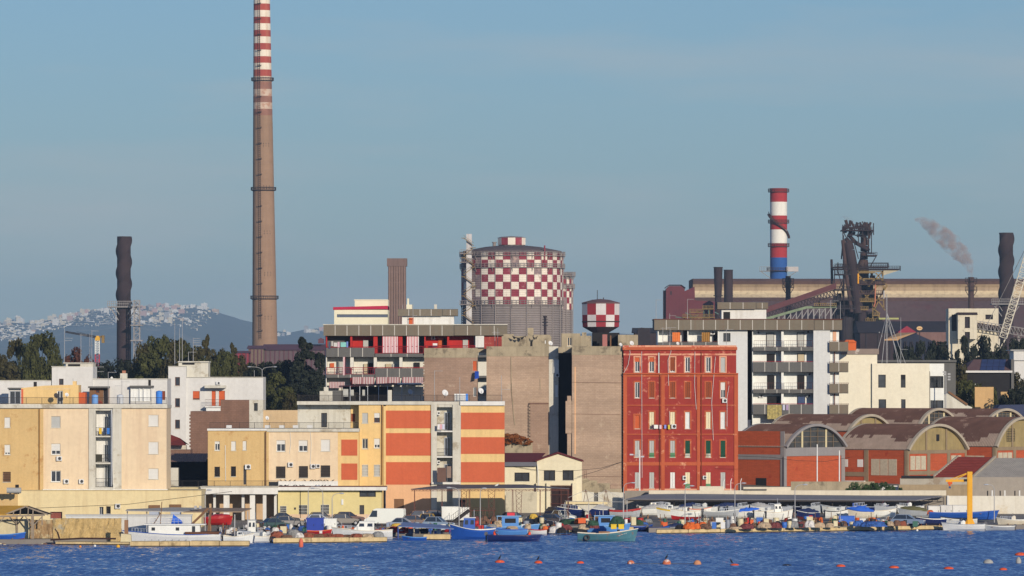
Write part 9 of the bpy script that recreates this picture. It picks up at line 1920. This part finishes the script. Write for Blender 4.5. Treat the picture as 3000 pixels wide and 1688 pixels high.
for(x,Y,h),lb,fl in((b1,'black cormorant perched upright on the isolated orange buoy',1),(b2,'black cormorant perched on the second orange buoy',1),(b3,'pale-breasted cormorant on the large patchy buoy',1),(b4,'dark cormorant standing on the flat orange float',-1)):
    o=thing('cormorant',lb,'bird',(x-(.35 if fl<0 else 0),Y,h));mb=sweep([(-.22*fl,0,.05),(-.12*fl,0,.13),(-.02*fl,0,.26),(.06*fl,0,.38),(.06*fl,0,.47),(.10*fl,0,.53),(.19*fl,0,.55)],[.015,.06,.095,.07,.035,.035,.008]);part('body',mb,m_crm,o,local=True,smooth=True)
    for dy in(-.04,.04):mb=MB();mb.cyl((-.02*fl,dy,.2),(.02*fl,dy,-.02),.015,n=5);part('leg',mb,m_crm,o,local=True)
pm=sweep([(-.17,0,.03),(-.1,0,.09),(0,0,.12),(.08,0,.15),(.11,0,.2),(.15,0,.215),(.19,0,.2)],[.012,.05,.07,.055,.03,.035,.006],8);pmesh=_mesh('pigeon',pm,m_pig,smooth=True)
for row,(py,Y,xs_)in enumerate(((1410,844.7,[823,836,850,864,893,911,917,925,933,941,950,959,976]),(1425.3,838.4,[821,826,834,838,843,861,869,880,885,891,925,936,944,952,966]))):
    for px in xs_:
        o=bpy.data.objects.new('pigeon',pmesh);C.objects.link(o);o.location=(X(px,Y),Y-.2,Z(py,Y));o.rotation_euler=(0,0,R.choice((0,math.pi))+R.uniform(-.6,.6));tag(o,'pigeon perched on the '+('white band under the beige windows' if row==0 else 'ledge above the lemon-yellow shop'),'bird','pigeons on the upper band' if row==0 else 'pigeons on the lower ledge')
for px,py,Y,lb in((2008,1421,812.,'white gull on the street lamp at the boat shelter'),(1455,1426,836.,'white gull on the edge of the steel canopy')):
    o=bpy.data.objects.new('gull',_mesh('gull',pm,m_gull,smooth=True));C.objects.link(o);o.location=(X(px,Y),Y,Z(py,Y));o.scale=(1.7,)*3;tag(o,lb,'bird')
def person(label,px,Y,zseat,yaw,vest):
    V_=[(0,0,0),(0,0,.22),(.02,0,.42),(.03,0,.52),(.05,0,.62),(.06,0,.74),(.0,.19,.44),(.12,.27,.22),(.36,.17,.14),(.46,.13,.16),(.0,-.19,.44),(.12,-.27,.22),(.36,-.17,.14),(.46,-.13,.16),(.04,.1,-.02),(.42,.12,.02),(.44,.12,-.38),(.58,.12,-.43),(.04,-.1,-.02),(.42,-.12,.02),(.44,-.12,-.38),(.58,-.12,-.43)]
    E_=[(0,1),(1,2),(2,3),(3,4),(4,5),(2,6),(6,7),(7,8),(8,9),(2,10),(10,11),(11,12),(12,13),(0,14),(14,15),(15,16),(16,17),(0,18),(18,19),(19,20),(20,21)]
    RD=[.15,.15,.14,.06,.095,.075,.075,.05,.038,.04,.075,.05,.038,.04,.095,.075,.05,.045,.095,.075,.05,.045]
    me=bpy.data.meshes.new('person_skeleton');me.from_pydata(V_,E_,[]);t=bpy.data.objects.new('person_skeleton',me);C.objects.link(t);md=t.modifiers.new('skin','SKIN');t.modifiers.new('sub','SUBSURF').levels=1
    for i,r in enumerate(RD):me.skin_vertices[0].data[i].radius=(r,r)
    me.skin_vertices[0].data[0].use_root=True
    dg=bpy.context.evaluated_depsgraph_get();ev=bpy.data.meshes.new_from_object(t.evaluated_get(dg));bpy.data.objects.remove(t)
    ev.name='body';ev.materials.clear()
    for m_ in(mat('dark_clothing',(52,50,56)),mat('skin',(206,150,116)),mat('dark_hair',(48,38,32))):ev.materials.append(m_)
    for p_ in ev.polygons:
        c=p_.center;p_.material_index=(2 if c.z>.70 or(c.z>.6 and c.x<.03)else 1)if c.z>.53 else(1 if c.x>.38 and c.z>.1 else 0)
    o=thing('person',label,'person',(X(px,Y),Y,zseat),None,yaw);b=bpy.data.objects.new('body',ev);C.objects.link(b);b.parent=o
    mb=MB();mb.lathe(0,0,[(.19,-.02),(.20,.15),(.205,.32),(.19,.44),(.10,.50)],14,cap=False);mb.v=[(a*.85,b_*1.08,c)for a,b_,c in mb.v];part('life_vest',mb,vest,o,local=True,smooth=True)
m_vest=mat('vest_orange',(244,84,40),var=.05)
person('person seated in an orange vest at the stern of the dark blue workboat',1449,756.,.72,0.3,m_vest);person('person in an orange vest and dark sleeves at the dark blue workboat bow',1551,756.,.66,2.6,m_vest)
# ================================================================== ROOF CLUTTER
def antenna(px,pb,pt,Y,label,bars=(),group='television aerials on the roofs'):
    o=thing('television_aerial',label,'aerial',(X(px,Y),Y,Z(pb,Y)),group);mb=MB();x=X(px,Y);mb.cyl((x,Y,Z(pb,Y)),(x,Y,Z(pt,Y)),.045,.03,6);part('mast',mb,m_gal,o)
    for py,a,b in bars:
        mb=MB();z=Z(py,Y);mb.beam((X(px+a,Y),Y,z),(X(px+b,Y),Y,z),.035)
        for i in range(7):u=X(px+a+(b-a)*i/6,Y);mb.beam((u,Y-.25,z),(u,Y+.25,z),.025);mb.beam((u,Y,z-.06),(u,Y,z+.06),.025)
        part('aerial_boom',mb,m_gal,o)
for px,pb,pt,Y,bars,lb in((189,1066,963,905,((991,2,24),(998,2,22)),'tall thin aerial on the left grey house stair block'),(237,1066,978,905,((982,-2,18),),'aerial with one bar on the left grey house stair block'),(263,1066,976,905,(),'bare aerial mast beside the hooked one on the grey house'),(269,1064,968,904,((970,0,20),(1013,-3,3)),'hooked aerial on the left grey house stair block'),(512,1074,945,934,(),'lone tall mast on the tower-like grey house'),(526,1060,962,935,(),'slanting mast of the pair on the tower-like grey house'),(534,1060,930,935,(),'tallest mast of the pair on the tower-like grey house'),(566,1060,990,936,((992,0,21),(998,0,21),(1004,0,21),(1012,0,21)),'ladder-like aerial on the tower-like grey house'),(552,1060,1031,935,((1032,0,23),),'short aerial with one long bar on the tower-like grey house'),
    (745,1170,1085,932,((1130,-3,25),),'aerial at the right end of the tower-like grey house'),(280,1111,1075,903,((1075,0,24),(1089,0,24)),'frame-like aerial on the long grey roof'),(317,1184,1090,822,((1091,0,24),),'tall aerial rising from the beige house roof'),(357,1184,1100,822,((1119,-2,22),(1130,-20,0)),'aerial beside the grey house chimney'),(214,1184,1108,822,(),'thin mast on the yellow penthouse end'),
    (1273,1175,1086,852,((1087,0,23),),'hooked aerial before the brown tuff wall'),(1347,1175,1105,852,(),'bare thin mast before the brown tuff wall'),(1469,1175,1100,852,((1141,0,25),),'aerial with pale bar before the widest tuff wall'),(1450,1020,970,958,((975,-8,14),),'aerial before the grey fascia end of the balcony block'),(1458,1020,962,958,(),'bare mast at the balcony block fascia end'),(1602,1015,985,956,(),'aerial on the ruined rooftop rooms'),(1942,1010,960,940,((962,-6,20),),'aerial on the red house roof'),(1963,1010,962,940,((960,-10,18),),'low aerial on the red house roof'),(2128,1010,965,940,((966,0,20),),'aerial at the red house roof right end'),(2433,935,880,1015,((882,0,24),(888,-10,10)),'tallest aerial on the white apartment roof'),(2408,935,905,1015,((908,-20,6),(914,-20,6)),'double-barred aerial on the white apartment roof'),(2462,935,884,1015,(),'bare mast at the white apartment roof end'),(2014,935,876,1016,((877,0,18),),'thin aerial on the white apartment roof left half'),(1962,935,918,1016,((925,0,18),),'small triangular aerial on the white apartment roof'),(1922,935,878,1016,((879,0,17),),'hooked aerial at the white apartment roof left end'),(2639,1064,930,1060,((1024,0,20),),'mast with one bar beside the radio mast'),(1180,905,893,990,(),'short mast on the balcony block roof house'),(1210,952,890,986,((925,0,12),),'thin aerial over the balcony block roof edge')):
    antenna(px,pb,pt,float(Y),lb,bars)
def dish(px,py,rpx,Y,label,m_=None):
    o=thing('satellite_dish',label,'satellite dish',(X(px,Y),Y,Z(py+rpx*1.5,Y)),'satellite dishes on the roofs');r=rpx*Y/F;mb=MB();prof=[(.001,0.0),(r*.35,.03*r),(r*.7,.13*r),(r,.28*r)]
    mb.lathe(0,0,prof,18,cap=False);q=Vector((.5,-.8,.35)).normalized().to_track_quat('Z','Y').to_matrix();c=Vector((X(px,Y),Y,Z(py,Y)));mb.v=[tuple(q @ Vector(v)+c)for v in mb.v];part('reflector',mb,m_ or m_acw,o,smooth=True)
    mb=MB();mb.cyl((c.x,c.y+.05,c.z-r*1.5),(c.x,c.y+.05,c.z),.03,n=6);t_=c+q @ Vector((0,0,r*.9));mb.cyl(tuple(c+q @ Vector((0,-r*.9,.2*r))),tuple(t_),.018,n=5);part('bracket',mb,m_iron,o)
for px,py,r,Y,lb in((1303,1152,10,852,'large dish behind the railing of the orange banded house'),(1408,1146,9,852,'tilted dish against the dark wall gap'),(1612,1006,7,951,'dish before the ruined rooftop rooms'),(1850,1006,7,936,'dish on the red house parapet left end'),(1985,1007,5,938,'small dish on the red house parapet'),(782,1225,6,846,'round dish on the yellow house roof railing'),(164,1160,8,816,'dark dish at the penthouse door'),(195,1157,6,816,'grey dish beside the penthouse door'),(327,1108,4,903,'tiny dish on the long grey roof'),(1201,1148,8,955,'dish under the ragged veranda cover'),(293,1181,7,808,'rust red dish hanging below the beige house roof railing'),(1818,1010,5,936,'small dish beside the red house corner')):dish(px,py,r,float(Y),lb,mat('dish_dark',(70,66,62))if 'dark' in lb and 'penthouse' in lb else(mat('dish_rust',(168,74,50))if 'rust' in lb else None))
for px,a,b,Y,c,lb in((278,1158,1184,812,(124,168,216),'pale blue ribbed water tank on the beige house roof'),(466,1147,1180,812,(70,138,216),'bright blue tall water tank at the beige house roof end'),(352,1158,1182,814,(206,204,196),'white round water tank on the beige house roof')):
    Y=float(Y);x=X(px,Y);r=9.5*Y/F;z0,z1=Z(1186,Y),Z(a,Y);o=thing('water_tank',lb,'water tank',(x,Y,z0));mb=MB();prof=[(r*.95,z0)]
    for i in range(6):z=z0+(z1-z0)*i/6;prof+=[(r,z+.06),(r,z+(z1-z0)/6-.05),(r*.95,z+(z1-z0)/6)]
    prof+=[(r*.3,z1+.1),(.02,z1+.12)];mb.lathe(x,Y,prof,18);part('body',mb,mat('tank_%d'%px,c,rough=.4),o)
Y=853.;o=thing('water_tank','white slatted tank with blue end on the orange house roof','water tank',(X(1350,Y),Y,Z(1176,Y)));mb=MB();mb.box(X(1331,Y),X(1364,Y),Y,Y+1.2,Z(1176,Y),Z(1154,Y));part('casing',mb,m_frame,o);mb=MB();mb.box(X(1364.3,Y),X(1371,Y),Y,Y+1.2,Z(1176,Y),Z(1154,Y));part('blue_end',mb,mat('tank_466',(70,138,216)),o)
for i in range(8):mb=MB();mb.box(X(1332+i*4,Y),X(1334+i*4,Y),Y-.04,Y-.004,Z(1175,Y),Z(1158,Y));part('slat',mb,m_rollg,o)
for i,(px,Y)in enumerate(((663,849.),(776,849.),(818,849.),(858,849.),(900,849.))):
    mb=MB();x=X(px,Y);mb.box(x,x+.75,Y,Y+.3,Z(1255,Y),Z(1246,Y));o=solo('roof_air_conditioner',mb,m_acw,'white outdoor air-conditioner unit behind the yellow house roof railing','air conditioner','air conditioners on the yellow house roof')
# street wires
for pts,Y,lb in((((0,1492),(130,1488),(372,1478),(560,1455),(680,1440)),764.,'sagging wire from the left quay canopy to the arcade'),(((1480,1362),(1560,1376),(1650,1382),(1760,1372),(1826,1352)),872.,'upper sagging cable between the orange and red houses'),(((1690,1398),(1750,1380),(1826,1352)),871.,'short cable to the red house corner'),(((2158,1336),(2260,1340),(2340,1350),(2420,1352),(2490,1340)),925.,'cable along the brick warehouse front')):
    mb=MB();mb.path([(X(a,Y),Y,Z(b,Y))for a,b in pts],.028,4);solo('overhead_wire',mb,m_iron,lb,'wire')
for i,(px,pb,pt)in enumerate(((2120,1432,1405),(2141,1432,1402),(2170,1432,1402))):
    Y=872.;mb=MB();mb.beam((X(px,Y),Y,Z(1438,Y)),(X(px,Y),Y,Z(pt+8,Y)),.08);mb.beam((X(px,Y),Y,Z(pt+8,Y)),(X(px+3,Y),Y,Z(pt,Y)),.08);solo('fence_post',mb,m_frame,'white cranked fence post on the shelter parapet','post','cranked fence posts on the shelter parapet')
# ================================================================== HAZE: even pale air round camera and scene
mb=MB();mb.box(-7000,7000,-350,27500,-3,440)
hm=bpy.data.materials.new('haze');hm.use_nodes=True;t=hm.node_tree;t.nodes.remove(t.nodes['Principled BSDF'])
v=t.nodes.new('ShaderNodeVolumePrincipled');v.inputs['Color'].default_value=(.47,.71,1.0,1);v.inputs['Density'].default_value=3.8e-5;v.inputs['Anisotropy'].default_value=0.0
t.links.new(v.outputs[0],t.nodes['Material Output'].inputs['Volume'])
struct('haze',mb,hm,kind='stuff')
